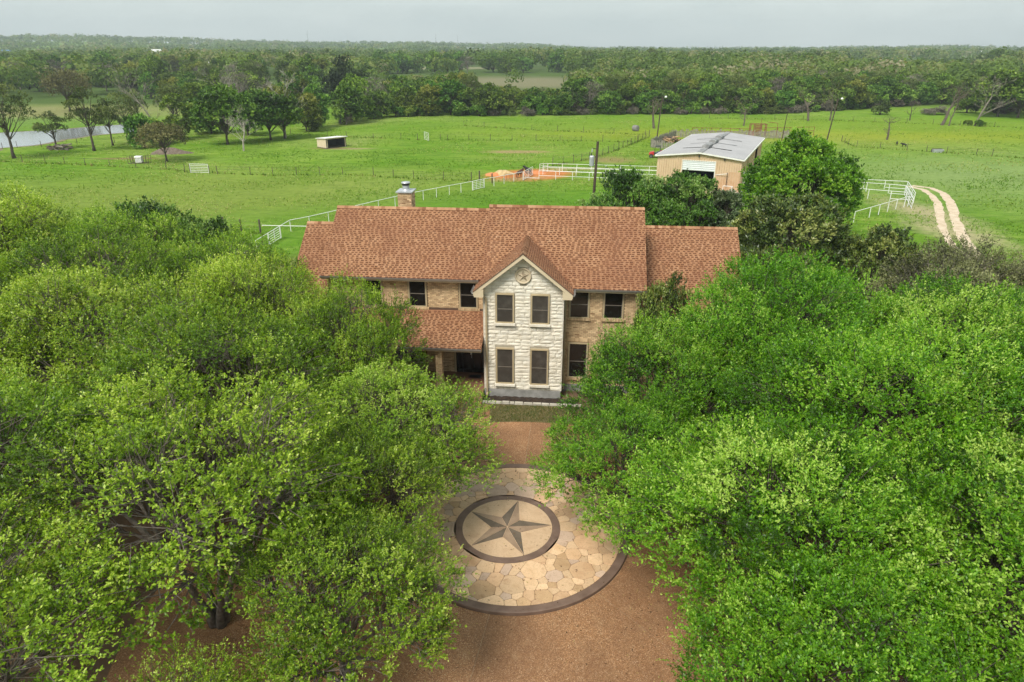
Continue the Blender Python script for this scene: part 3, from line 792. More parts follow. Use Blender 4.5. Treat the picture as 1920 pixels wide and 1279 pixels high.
while z < 7.55:
    hgt = rr.choice([0.17, 0.2, 0.22, 0.25]); z1 = min(z+hgt, 7.62)
    half0 = 2.0 if z < 6.05 else max(0.02, 2.0*(7.68-z)/1.63); half1 = 2.0 if z1 < 6.05 else max(0.0, 2.0*(7.68-z1)/1.63)
    spans = [(-half0, half0)]
    for o in openings_stone + [(STAR[0]-math.sqrt(max(0, STAR[2]**2-max(0, (abs((z+z1)/2-STAR[1])-hgt*0.3))**2)), STAR[0]+math.sqrt(max(0, STAR[2]**2-max(0, (abs((z+z1)/2-STAR[1])-hgt*0.3))**2)), STAR[1]-STAR[2], STAR[1]+STAR[2])]:
        if z1 > o[2]+0.05 and z < o[3]-0.05:
            ns = []
            for a, b in spans:
                if o[1] <= a or o[0] >= b: ns.append((a, b)); continue
                if o[0]-a > 0.02: ns.append((a, o[0]))
                if b-o[1] > 0.02: ns.append((o[1], b))
            spans = ns
    for a, b in spans:
        x = a
        while x < b-1e-4:
            w = rr.choice([0.34, 0.42, 0.5, 0.6, 0.72, 0.85])
            e = x+w if b-(x+w) > 0.22 else b
            if e - x > 0.95 and b == e: e = x + (b-x)*rr.uniform(0.4, 0.6)
            l1 = max(x, -half1) if abs(x+half0) < 1e-4 else min(max(x, -half1), half1); r1 = min(e, half1) if abs(e-half0) < 1e-4 else min(max(e, -half1), half1)
            if e-x > 0.05: stone_block(x, e, l1, max(r1, l1+0.01), z, z1, 0.0, facade); n_blocks += 1
            x = e
    z = z1
# quoins on the sides of the facade bay
mb = MB(); mb.box(-2.03, -2.0, -0.03, 1.9, 0.47, 6.0); mb.box(2.0, 2.03, -0.03, 1.0, 0.47, 6.0); mb.build('stone_return', m_stone, house)
# stone star roundel
m_castst = M('cast_stone', (0.50, 0.42, 0.29), (0.56, 0.47, 0.34), 4, 0.8, 0.2, 30)
m_castdk = M('cast_stone_shaded', (0.27, 0.215, 0.145), (0.34, 0.275, 0.19), 4, 0.8, 0.2, 30)  # darker copy for one side of each star arm: relief shade put into colour
m_castlt = M('cast_stone_star', (0.40, 0.325, 0.225), (0.47, 0.39, 0.27), 4, 0.8, 0.2, 30)
mb = MB(); n = 40
prof = [(0.40, 0.02), (0.40, -0.09), (0.375, -0.11), (0.34, -0.09), (0.335, -0.045), (0.0, -0.045)]
vs_ = []
for r_, y in prof[:-1]: vs_ += [(r_*math.cos(2*PI*k/n), y, r_*math.sin(2*PI*k/n)) for k in range(n)]
vs_.append((0, -0.045, 0))
mb.add(vs_, [(i*n+k, i*n+(k+1) % n, (i+1)*n+(k+1) % n, (i+1)*n+k) for i in range(4) for k in range(n)] + [(4*n+k, 4*n+(k+1) % n, 5*n) for k in range(n)])
roundel = mb.build('star_roundel', m_castst, house, (STAR[0], -0.0, STAR[1]))
star_facets(roundel, 0.315, 0.115, 0.008, 0.085, (m_castdk, m_castlt), PI/2, (0, -0.044, 0), axis='y', zt=0.014, gap=0)

# roofs -------------------------------------------------------------
def roof_slab(name, prof, u0, u1, m=m_deck):
    """prof: list of (v,z) top line; 0.14 thick"""
    bot = [(v, z-0.15) for v, z in reversed(prof)]
    mb = MB(); mb.extr(prof+bot, u0, u1); return mb.build(name, m, house)
R_EAVE_V, R_RIDGE = 0.52, (4.65, 9.2)
L_EAVE_V, L_RIDGE = 1.42, (5.12, 8.88)
def roof_z_right(v): return R_RIDGE[1]-SL*abs(v-R_RIDGE[0])
roof_r = roof_slab('roof', [(R_EAVE_V, roof_z_right(R_EAVE_V)), R_RIDGE, (8.8, roof_z_right(8.8))], -2.22, 6.1)
roof_l = roof_slab('roof', [(L_EAVE_V, L_RIDGE[1]-SL*(L_RIDGE[0]-L_EAVE_V)), L_RIDGE, (8.82, L_RIDGE[1]-SL*3.7)], -10.85, -2.225)
RW_RIDGE = (6.8, 7.72); roof_rw = roof_slab('roof', [(1.5, RW_RIDGE[1]-SL*5.3), RW_RIDGE, (12.1, RW_RIDGE[1]-SL*5.3)], 6.11, 11.55)
LW_RIDGE = (5.12, 7.95); roof_lw = roof_slab('roof', [(-0.95, LW_RIDGE[1]-SL*6.07), LW_RIDGE, (8.6, LW_RIDGE[1]-SL*3.48)], -12.7, -10.62)
PORCH_V, PORCH_Z0, PORCH_Z1 = -0.95, 3.12, 4.12
mb = MB(); mb.extr([(PORCH_V, PORCH_Z0), (V_L, PORCH_Z1), (V_L, PORCH_Z1-0.14), (PORCH_V, PORCH_Z0-0.14)], -10.6, -2.035); roof_p = mb.build('porch_roof', m_deck, house)
# front gable roof
GA, GH, GS = 7.97, 2.45, 0.81
def main_v_at(z): return R_RIDGE[0]-(R_RIDGE[1]-z)/SL
mb = MB()
for s in (-1, 1):
    ze = GA-GS*GH; f0 = -0.42
    pts = [(0, f0, GA), (s*GH, f0, ze), (s*GH, main_v_at(ze)+0.1, ze), (0, main_v_at(GA)+0.1, GA)]
    b = [(x, y, zz-0.14) for x, y, zz in pts]
    if s < 0: fs = [(0, 1, 2, 3), (7, 6, 5, 4), (0, 4, 5, 1), (1, 5, 6, 2)]
    else: fs = [(3, 2, 1, 0), (4, 5, 6, 7), (1, 5, 4, 0), (2, 6, 5, 1)]
    mb.add(pts+b, fs)
roof_g = mb.build('gable_roof', m_deck, house)

# shingles: courses of laminated tabs with dark shadow bands
def shingle_courses(O, X, Up, width, length, test, rr, big=None, parent=None, exposure=0.128):
    """O lower-left corner of the slope, X along the eave, Up up the slope; returns one MB of all tabs; big(x,y) -> separate tab"""
    O, X, Up = Vector(O), Vector(X).normalized(), Vector(Up).normalized(); Nn = X.cross(Up).normalized()
    mb = MB(); row = 0; y = -0.03; singles = []
    while y < length - 0.05:
        x = -rr.uniform(0, 0.3)
        while x < width:
            w = rr.uniform(0.225, 0.26)
            a, b = max(0, x), min(width, x+w-0.005); y1 = min(y+exposure+0.02, length)
            if b-a > 0.05 and test(O+X*((a+b)/2)+Up*(y+0.07)):
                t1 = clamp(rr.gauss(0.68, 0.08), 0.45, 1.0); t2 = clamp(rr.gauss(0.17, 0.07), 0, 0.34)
                h0, h1 = rr.uniform(0.011, 0.016), 0.003
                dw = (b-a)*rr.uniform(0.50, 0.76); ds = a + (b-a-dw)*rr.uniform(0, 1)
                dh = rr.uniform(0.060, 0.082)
                P = lambda xx, yy, hh: O+X*xx+Up*yy+Nn*hh
                geo = [([P(a,y,h0), P(b,y,h0), P(b,y1,h1), P(a,y1,h1), P(a,y,-.002), P(b,y,-.002), P(b,y1,-.002), P(a,y1,-.002)], [(0,1,2,3),(4,5,1,0),(5,6,2,1),(7,4,0,3)], t1),
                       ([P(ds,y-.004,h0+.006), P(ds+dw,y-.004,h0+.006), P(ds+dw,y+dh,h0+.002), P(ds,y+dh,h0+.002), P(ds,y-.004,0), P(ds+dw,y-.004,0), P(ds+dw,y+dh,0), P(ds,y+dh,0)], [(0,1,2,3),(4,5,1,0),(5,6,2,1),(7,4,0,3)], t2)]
                if big is not None and len(big['list']) < big['max'] and big['f'](O+X*((a+b)/2)+Up*(y+0.07)):
                    c = P((a+b)/2, y, 0); k = MB()
                    for vs_, fs, t in geo: k.tone = t; k.add([q-c for q in vs_], fs)
                    big['list'].append((k, c))
                else:
                    for vs_, fs, t in geo: mb.tone = t; mb.add(vs_, fs)
            x += w
        y += exposure; row += 1
    return mb
rr = random.Random(101)
UPV = Vector((0, 1, SL)).normalized()
def under_gable(p):
    return abs(p.x) < GH-0.05 and p.z < GA-GS*abs(p.x)-0.02
m1 = shingle_courses((-2.22, R_EAVE_V, roof_z_right(R_EAVE_V)), (1,0,0), UPV, 8.32, math.hypot(4.13, 4.13*SL), lambda p: not under_gable(p), rr)
tag(m1.build('shingles', m_shingle, roof_r), kind='stuff')
m1 = shingle_courses((-10.85, L_EAVE_V, L_RIDGE[1]-SL*3.7), (1,0,0), UPV, 8.62, math.hypot(3.7, 3.7*SL), lambda p: True, rr)
tag(m1.build('shingles', m_shingle, roof_l), kind='stuff')
m1 = shingle_courses((6.11, 1.5, RW_RIDGE[1]-SL*5.3), (1,0,0), UPV, 5.44, math.hypot(5.3, 5.3*SL), lambda p: True, rr)
tag(m1.build('shingles', m_shingle, roof_rw), kind='stuff')
m1 = shingle_courses((-12.7, -0.95, LW_RIDGE[1]-SL*6.07), (1,0,0), UPV, 2.08, math.hypot(6.07, 6.07*SL), lambda p: True, rr)
tag(m1.build('shingles', m_shingle, roof_lw), kind='stuff')
big = {'list': [], 'max': 300, 'f': lambda p: p.x > -6.3}
PS = (PORCH_Z1-PORCH_Z0)/(V_L-PORCH_V)
m1 = shingle_courses((-10.6, PORCH_V, PORCH_Z0), (1,0,0), Vector((0, 1, PS)), 8.56, math.hypot(V_L-PORCH_V, PORCH_Z1-PORCH_Z0)-0.06, lambda p: True, rr, big)
tag(m1.build('shingles', m_shingle, roof_p), kind='stuff')
for k, c in big['list']: k.build('shingle', m_shingle, roof_p, c)
for s in (-1, 1):
    ze = GA-GS*GH; up = Vector((-s, 0, GS)).normalized()
    L = math.hypot(GH, GH*GS)
    test = lambda p: p.z > roof_z_right(p.y)-0.03 or p.y < R_EAVE_V
    if s < 0: m1 = shingle_courses((-GH, 3.3, ze), (0,-1,0), up, 3.72, L, test, rr)
    else: m1 = shingle_courses((GH, -0.42, ze), (0,1,0), up, 3.72, L, test, rr)
    tag(m1.build('shingles', m_shingle, roof_g), kind='stuff')
# back slopes, ridge caps
def ridge_caps(p0, p1, side, sl, parent):
    p0, p1 = Vector(p0), Vector(p1); d = (p1-p0); L = d.length; d.normalize(); side = Vector(side)
    mb = MB(); x = 0
    while x < L-0.02:
        e = min(x+0.21, L); mb.tone = rr.choice([0.9, 0.75, 0.7, 0.5, 0.35, 0.8])
        a, b = p0+d*x, p0+d*e; zh = Vector((0, 0, 1))
        for s in (1, -1):
            dn = side*s*0.15 - zh*0.15*sl
            lift0, lift1 = zh*0.045, zh*0.03
            vs_ = [a+lift0, b+lift1, b+dn+lift1, a+dn+lift0, a+dn+lift0-zh*.03, b+dn+lift1-zh*.03]
            vs_[4] = vs_[4]-zh*.03; vs_[5] = vs_[5]-zh*.03
            fs = [(0,1,2,3),(3,2,5,4)] if s*side.dot(d.cross(zh)) > 0 else [(3,2,1,0),(4,5,2,3)]
            keep = mb.tone; mb.add(vs_, fs[:1]); mb.tone = 0.06; mb.add(vs_, fs[1:]); mb.tone = keep  # lip face near-black: shade line under the cap put into its tone
        x = e
    o = mb.build('ridge_cap', m_shingle, parent); return o
ridge_caps((-2.22, R_RIDGE[0], R_RIDGE[1]), (6.1, R_RIDGE[0], R_RIDGE[1]), (0,1,0), SL, roof_r)
ridge_caps((-10.85, L_RIDGE[0], L_RIDGE[1]), (-2.23, L_RIDGE[0], L_RIDGE[1]), (0,1,0), SL, roof_l)
ridge_caps((6.11, RW_RIDGE[0], RW_RIDGE[1]), (11.55, RW_RIDGE[0], RW_RIDGE[1]), (0,1,0), SL, roof_rw)
ridge_caps((-12.7, LW_RIDGE[0], LW_RIDGE[1]), (-10.86, LW_RIDGE[0], LW_RIDGE[1]), (0,1,0), SL, roof_lw)
ridge_caps((0, -0.42, GA), (0, main_v_at(GA), GA), (1,0,0), GS, roof_g)
# rake boards of the gable with boxed returns, eave fascias and soffits
mb = MB()
for s in (-1, 1):
    ze = GA-GS*GH
    def q(x, y, dz): return (s*x, y, GA-GS*x+dz)
    t0, t1 = -0.035, -0.225
    vs_ = [q(0, -0.46, t0), q(GH, -0.46, t0), q(GH, -0.46, t1), q(0, -0.46, t1), q(0, -0.40, t0), q(GH, -0.40, t0), q(GH, -0.40, t1), q(0, -0.40, t1)]
    fs = [(0,1,2,3),(4,7,6,5),(1,5,6,2),(3,2,6,7)]
    if s > 0: fs = [tuple(reversed(f)) for f in fs]
    mb.add(vs_, fs)
    # soffit
    vs_ = [q(0, -0.40, -0.15), q(GH, -0.40, -0.15), q(GH, 0.0, -0.15), q(0, 0.0, -0.15)]
    mb.add(vs_, [(0,1,2,3) if s < 0 else (3,2,1,0)])
    # return box
    x0, x1 = sorted((s*1.95, s*2.42)); mb.add([(x0,-.455,5.70),(x1,-.455,5.70),(x1,.5,5.70),(x0,.5,5.70),(x0,-.455,5.86+(.27 if s>0 else 0)),(x1,-.455,5.86+(.27 if s<0 else 0)),(x1,.5,5.86+(.27 if s<0 else 0)),(x0,.5,5.86+(.27 if s>0 else 0))],
           [(0,3,2,1),(4,5,6,7),(0,1,5,4),(2,3,7,6),(1,2,6,5),(3,0,4,7)])
mb.build('rake_board', m_fascia, house)
m_drip = M('drip_edge', (0.09, 0.055, 0.035), (0.12, 0.075, 0.05), 3, 0.6)
mb = MB()
for s in (-1, 1):
    vs_ = [(0, -0.475, GA+.012), (s*(GH+.02), -0.475, GA-GS*(GH+.02)+.012), (s*(GH+.02), -0.475, GA-GS*(GH+.02)-.033), (0, -0.475, GA-.033), (0, -0.44, GA+.012), (s*(GH+.02), -0.44, GA-GS*(GH+.02)+.012)]
    mb.add(vs_, [(0,1,2,3),(0,4,5,1)] if s < 0 else [(3,2,1,0),(1,5,4,0)])
mb.build('drip_edge', m_drip, house)
def eave(u0, u1, v, z, vwall):
    mb = MB(); mb.box(u0, u1, v+0.003, v+0.03, z-0.20, z-0.03); mb.box(u0, u1, v+0.03, vwall, z-0.19, z-0.17); mb.build('fascia', m_fascia, house)
def gutter(u0, u1, v, z):
    mb = MB(); mb.extr([(v, z-0.02), (v, z-0.12), (v-0.06, z-0.13), (v-0.105, z-0.07), (v-0.125, z-0.02), (v-0.135, z-0.012), (v-0.137, z-0.0), (v-0.120, z-0.004), (v-0.095, z-0.06), (v-0.055, z-0.115), (v-0.012, z-0.108), (v-0.012, z-0.02)], u0, u1)
    return mb.build('gutter', m_gutter, house)
zr, zl = roof_z_right(R_EAVE_V), L_RIDGE[1]-SL*3.7
eave(2.46, 6.05, R_EAVE_V, zr, V_R); gutter(2.50, 6.1, R_EAVE_V, zr)
eave(-10.8, -2.24, L_EAVE_V, zl, V_L); gutter(-10.88, -2.45, L_EAVE_V, zl)
eave(6.15, 11.5, 1.5, RW_RIDGE[1]-SL*5.3, 1.95); gutter(6.15, 11.55, 1.5, RW_RIDGE[1]-SL*5.3)
eave(-10.55, -2.06, PORCH_V, PORCH_Z0, PORCH_V+0.3); gutter(-10.6, -2.06, PORCH_V, PORCH_Z0)
# short gutters along the gable's eaves
for s in (-1, 1):
    mb = MB(); ze = GA-GS*GH; prof = [(0, -0.02), (0, -0.12), (0.06, -0.13), (0.105, -0.07), (0.13, 0.0), (0.10, -0.06), (0.05, -0.11), (0.012, -0.10)]
    n = len(prof); vs_ = [(s*(GH+p_[0]), -0.42, ze+p_[1]) for p_ in prof] + [(s*(GH+p_[0]), 0.62, ze+p_[1]) for p_ in prof]
    fs = [tuple(range(n)), tuple(reversed(range(n, 2*n)))] + [(i, n+i, n+(i+1) % n, (i+1) % n) for i in range(n)]
    mb.add(vs_, fs if s > 0 else [tuple(reversed(f)) for f in fs]); mb.build('gutter', m_gutter, house)
mb = MB(); mb.tube([(-2.5, -0.05, 5.86), (-2.35, -0.03, 5.68), (-1.95, -0.10, 5.62), (-1.86, -0.12, 5.5), (-1.86, -0.12, 0.30), (-1.86, -0.3, 0.2)], 0.055, 8); mb.build('downpipe', m_trim, house)
mb = MB(); mb.tube([(2.5, 0.1, 5.86), (2.2, 0.35, 5.7), (2.1, 0.9, 5.5), (2.1, 0.9, 0.3), (2.1, 0.7, 0.2)], 0.05, 8); mb.build('downpipe', m_trim, house)
# flashing where the porch roof meets the wall
mb = MB(); mb.box(-10.55, -2.04, V_L-0.05, V_L-0.0165, PORCH_Z1-0.05, PORCH_Z1+0.10); mb.build('flashing', m_drip, house)

# chimney
chim = MB(); chim.box(-7.67, -6.90, 6.25, 7.15, 6.5, 9.46); ch = chim.build('chimney', m_mortar, house)
mb = MB(); rr2 = random.Random(9)
for face in ('f', 'r', 'l'):
    row = 0; z = 7.4
    while z < 9.44:
        L = 0.77 if face == 'f' else 0.90; x = -(row % 2)*0.11
        while x < L:
            a, b = max(0, x), min(L, x+0.203)
            if b-a > 0.03:
                mb.tone = clamp(rr2.gauss(0.5, 0.3), 0, 1)
                if face == 'f': mb.box(-7.67+a, -7.67+b, 6.237, 6.252, z, z+0.067)
                elif face == 'r': mb.box(-6.902, -6.887, 6.25+a, 6.25+b, z, z+0.067)
                else: mb.box(-7.683, -7.668, 6.25+a, 6.25+b, z, z+0.067)
            x += 0.215
        z += 0.079; row += 1
tag(mb.build('brick_courses', m_brick, ch), kind='stuff')
m_galv = M('galvanised_metal', (0.42, 0.44, 0.46), (0.55, 0.57, 0.58), 4, 0.4, metal=0.4)
m_dark = M('dark_metal', (0.02, 0.02, 0.02), (0.035, 0.034, 0.032), 4, 0.5)
mb = MB(); mb.box(-7.76, -6.81, 6.16, 7.24, 9.46, 9.53); mb.build('cap', m_galv, ch)
mb = MB(); mb.lathe([(0.25, 9.53), (0.22, 9.58), (0.20, 9.60), (0.20, 9.80)], 18, (-7.28, 6.7)); mb.build('flue', m_galv, ch)
mb = MB(); mb.lathe([(0.20, 9.80), (0.215, 9.81), (0.215, 9.93)], 18, (-7.28, 6.7)); mb.build('flue_screen', m_dark, ch)
mb = MB(); mb.lathe([(0.255, 9.93), (0.26, 9.95), (0.24, 9.99), (0.1, 10.02)], 18, (-7.28, 6.7)); mb.build('flue_lid', m_galv, ch)
# small roof vents
# porch: floor, steps, columns, entry, windows
m_tile = M('porch_tile', (0.235, 0.115, 0.065), (0.31, 0.165, 0.10), 3, 0.6, 0.2, 20)
mb = MB(); mb.box(-10.55, -2.06, -0.75, V_L, -0.1, 0.44); mb.build('porch_floor', m_tile, house)
mb = MB(); mb.box(-3.4, -2.06, -1.07, -0.752, -0.1, 0.295); mb.build('step', m_tile, house)
mb = MB(); mb.box(-3.4, -2.06, -1.39, -1.072, -0.1, 0.148); mb.build('step', m_tile, house)
def column(u):
    v0 = -0.52; mb = MB(); mb.box(u-0.16, u+0.16, v0-0.16, v0+0.16, 0.44, 3.1); c = mb.build('porch_column', m_mortar, house)
    b = MB(); r2 = random.Random(int(u*10)); z = 0.45; row = 0
    while z < 2.95:
        for k in range(2):
            w0, w1 = (-0.16, 0.04) if row % 2 == 0 else (-0.16, -0.05)
            a, e = (w0, w1) if k == 0 else (w1+0.012, 0.16)
            b.tone = clamp(r2.gauss(0.6, 0.2), 0, 1); b.box(u+a, u+e, v0-0.172, v0-0.155, z, z+0.067); b.tone = clamp(r2.gauss(0.6, 0.2), 0, 1)
            b.box(u+0.155, u+0.172, v0+a, v0+e, z, z+0.067); b.box(u-0.172, u-0.155, v0+a, v0+e, z, z+0.067)
        z += 0.079; row += 1
    tag(b.build('brick_courses', m_brick, c), kind='stuff')
for u in (-4.28, -7.05, -9.9): column(u)
mb = MB(); mb.box(-10.5, -2.07, -0.66, -0.40, 2.80, 3.0); mb.build('porch_beam', m_trim, house)
m_iron = M('black_iron_door', (0.010, 0.009, 0.008), (0.016, 0.014, 0.012), 4, 0.35)
mb = MB(); mb.box(-3.92, -3.82, V_L-0.09, V_L, 0.44, 2.86); mb.box(-2.16, -2.08, V_L-0.09, V_L, 0.44, 2.86); mb.box(-3.82, -2.16, V_L-0.09, V_L, 2.76, 2.86)
door = mb.build('front_door', m_trim, house)
for a, b in ((-3.82, -3.44), (-3.42, -2.92), (-2.90, -2.42), (-2.40, -2.16)):
    mb = MB(); t = 0.05
    mb.box(a, a+t, V_L-0.06, V_L-0.01, 0.46, 2.76); mb.box(b-t, b, V_L-0.06, V_L-0.01, 0.46, 2.76); mb.box(a+t, b-t, V_L-0.06, V_L-0.01, 2.66, 2.76); mb.box(a+t, b-t, V_L-0.06, V_L-0.01, 0.46, 0.66)
    lf = mb.build('door_leaf', m_iron, door)
mb = MB(); mb.box(-3.80, -2.18, V_L-0.035, V_L-0.02, 0.5, 2.72); mb.build('glass', m_pane, door)
mb = MB(); mb.tube([(-2.95, V_L-0.07, 1.35), (-2.95, V_L-0.12, 1.37), (-2.95, V_L-0.12, 1.66), (-2.95, V_L-0.07, 1.68)], 0.014, 6); mb.build('door_handle', m_galv, door)
m_white = M('white_paint', (0.78, 0.77, 0.74), (0.84, 0.83, 0.80), 3, 0.5)
ch_t = thing('wind_chime', 'white hanging wind chime in front of the dark entry door', 'wind chime', house.matrix_world @ Vector((0, 0, 0)), 0)
hm = Matrix.Translation(HO) @ Matrix.Rotation(HYAW, 4, 'Z')
cp = hm @ Vector((-2.84, 0.9, 0)); ch_t.location = (cp.x, cp.y, 2.05)
mb = MB()
for k, (z0, z1) in enumerate(((0.42, 0.52), (0.24, 0.36), (0.08, 0.2), (-0.08, 0.03))): mb.box(-0.035, 0.035, -0.015, 0.015, z0, z1)
mb.build('chime_plate', m_white, ch_t)
mb = MB(); mb.tube([(0, 0, -0.08), (0, 0, 0.98)], 0.004, 4); mb.build('cord', m_dark, ch_t)
mt = thing('door_mat', 'dark door mat with a pale border on the porch floor', 'door mat', hm @ Vector((-2.72, 1.35, 0.44)), HYAW)
mb = MB(); mb.box(-0.38, 0.38, -0.24, 0.24, 0.0, 0.014); mb.build('mat', m_dark, mt)
mb = MB()
for b in ((-0.36, 0.36, -0.22, -0.19), (-0.36, 0.36, 0.19, 0.22), (-0.36, -0.33, -0.19, 0.19), (0.33, 0.36, -0.19, 0.19)): mb.box(*b, 0.012, 0.018)
mb.build('border', M('mat_border', (0.25, 0.12, 0.07), (0.3, 0.15, 0.09)), mt)
# wide window and arched window behind the porch
f = window(-5.55-0.45, 0.95, 2.75, 0.8, V_L, m_pane)
f = window(-6.95, 0.95, 2.75, 0.8, V_L, m_pane)
# flower bed with limestone edging
m_mulch = M('mulch', (0.022, 0.015, 0.011), (0.055, 0.036, 0.024), 7, 0.95, 1.0, 22)
mb = MB()
nx, ny = 34, 6; r3 = random.Random(4)
vs_ = [(-2.0+4.9*i/nx, -0.72+0.68*j/ny, (0.06 if 0 < j < ny else 0.03)+r3.uniform(-.02, .05)) for j in range(ny+1) for i in range(nx+1)]
mb.add(vs_, [(j*(nx+1)+i, j*(nx+1)+i+1, (j+1)*(nx+1)+i+1, (j+1)*(nx+1)+i) for j in range(ny) for i in range(nx)])
bed = mb.build('flower_bed', m_mulch, None, HO, (0, 0, HYAW)); tag(bed, 'dark mulch flower bed along the stone facade', kind='structure')
m_edge = M('edging_limestone', (0.36, 0.33, 0.27), (0.52, 0.48, 0.40), 3.0, 0.95, 0.5, 14)
edge_t = thing('bed_edging', 'low line of white limestone blocks edging the dark flower bed', 'edging', HO, HYAW)
x = -2.05
while x < 2.9:
    w = r3.uniform(0.26, 0.48); mb = MB(); h = r3.uniform(0.09, 0.13)
    vs_ = []
    for (a, b, c) in ((0,0,0),(1,0,0),(1,1,0),(0,1,0),(0,0,1),(1,0,1),(1,1,1),(0,1,1)):
        k = 0.012 if c else 0
        vs_.append((-w/2+.008+(w-.016)*a + (k if a == 0 else -k), -0.09+0.17*b + (k if b == 0 else -k)+r3.uniform(-.01, .01), h*c+r3.uniform(-.006, .006)*c))
    mb.add(vs_, [(0,3,2,1),(4,5,6,7),(0,1,5,4),(2,3,7,6),(1,2,6,5),(3,0,4,7)])
    mb.build('stone', m_edge, edge_t, (x+w/2, -0.80+r3.uniform(-.015, .015), 0.03)); x += w
# ---------------------------------------------------------------- trees
def unit(a): return a / np.maximum(np.linalg.norm(a, axis=-1, keepdims=True), 1e-9)
def leaves(rng, P, D, L, W, up=0.7, fold=0.15, out=None, loose=0.75):
    """one folded quad per leaf: base point P, axis D, lengths L, widths W; blades face outward and up"""
    n = len(P)
    nn = rng.normal(size=(n, 3)) * loose; nn[:, 2] += up
    if out is not None: nn += out
    nn -= D * (nn * D).sum(1, keepdims=True); nn = unit(nn)
    S = np.cross(D, nn)
    L = np.asarray(L).reshape(-1, 1); W = np.asarray(W).reshape(-1, 1)
    V = np.empty((n, 4, 3), np.float32)
    V[:, 0] = P; V[:, 1] = P + D*L*0.5 + S*W*0.5 + nn*W*fold; V[:, 2] = P + D*L; V[:, 3] = P + D*L*0.5 - S*W*0.5 + nn*W*fold
    return V
def crown_points(rng, R, z0, z1, nl, nt, flat=1.0, low=-0.25, lobe=(0.30, 0.42), gap=0.0):
    """lobes of a crown and the tufts on them -> lobe centres, tuft centres, tuft radii, tuft outward directions, lobe index"""
    cz = z0 + (z1 - z0) * 0.42
    lc, lr = [], []
    k = 0
    while len(lc) < nl and k < 4000:
        k += 1
        d = rng.normal(size=3); d /= np.linalg.norm(d)
        if d[2] < low: continue
        rr = rng.uniform(0.50, 0.80)
        hz = (z1 - cz) if d[2] > 0 else (cz - z0)
        r = R * rng.uniform(*lobe)
        p = np.array([d[0]*R*rr, d[1]*R*rr, cz + d[2]*max(0.3, hz - r*0.55)*min(1, rr*1.25)])
        if all(np.linalg.norm((p - q) * (1, 1, 1.2)) > 0.62 * min(r, s) * (1.0 + gap) for q, s in zip(lc, lr)): lc.append(p); lr.append(r)
    lc = np.array(lc); lr = np.array(lr)
    T, TR, TD, LI = [], [], [], []
    for i, (c, r) in enumerate(zip(lc, lr)):
        out = unit((c - np.array([0, 0, cz - R*0.35]))[None])[0]
        m = int(nt * (r / (R*0.36))**2)
        d = rng.normal(size=(m*3, 3)); d = unit(d)
        d = d[(d @ out + d[:, 2]*0.55) > -0.25][:m]
        rad = r * (1.02 - 0.42*rng.uniform(0, 1, len(d))**2)
        p = c + d * rad[:, None] * np.array([1, 1, 0.78*flat])
        T.append(p); TR.append(np.full(len(p), r) * rng.uniform(0.24, 0.38, len(p))); TD.append(unit(d*0.55 + out*0.4 + np.array([0, 0, 0.25]))); LI.append(np.full(len(p), i))
    return lc, lr, np.concatenate(T), np.concatenate(TR), np.concatenate(TD), np.concatenate(LI), cz
def crown_mesh(name, seed, m, R, z0, z1, nl, nt, tw, lv, L, W, flat=1.0, low=-0.25, lobe=(0.30, 0.42), twigs=0.0, up=0.7, gap=0.0, spread=0.8, lobetone=0.22):
    rng = np.random.default_rng(seed)
    lc, lr, T, TR, TD, LI, cz = crown_points(rng, R, z0, z1, nl, nt, flat, low, lobe, gap)
    nT = len(T)
    # twigs in every tuft
    ti = np.repeat(np.arange(nT), tw)
    d = unit(TD[ti]*0.75 + rng.normal(size=(len(ti), 3))*spread*0.6 + np.array([0, 0, 0.35]))
    base = T[ti] + rng.normal(size=(len(ti), 3)) * (TR[ti]*0.34)[:, None]
    tl = TR[ti] * rng.uniform(0.55, 1.15, len(ti))
    # leaves along every twig
    wi = np.repeat(np.arange(len(ti)), lv)
    t = rng.uniform(0.15, 1.05, len(wi))
    P = base[wi] + d[wi]*(tl[wi]*t)[:, None] + rng.normal(size=(len(wi), 3))*0.012
    side = rng.normal(size=(len(wi), 3)); side -= d[wi]*(side*d[wi]).sum(1, keepdims=True); side = unit(side)
    D = unit(d[wi]*rng.uniform(0.4, 1.0, len(wi))[:, None] + side*rng.uniform(0.4, 1.0, len(wi))[:, None])
    LL = L*rng.uniform(0.65, 1.2, len(wi)); WW = W*rng.uniform(0.75, 1.15, len(wi))
    V = leaves(rng, P, D, LL, WW, up, 0.15, TD[ti[wi]]*0.9, 0.5)
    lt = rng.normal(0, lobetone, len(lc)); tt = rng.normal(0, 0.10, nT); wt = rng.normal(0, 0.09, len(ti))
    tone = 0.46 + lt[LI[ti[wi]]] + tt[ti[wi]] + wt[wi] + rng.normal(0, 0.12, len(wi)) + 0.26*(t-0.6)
    me = mesh_np(name, V.reshape(-1, 3), np.arange(len(wi)*4).reshape(-1, 4), np.clip(tone, 0, 1), m)
    return me, (lc, lr, T, TR, LI, cz)
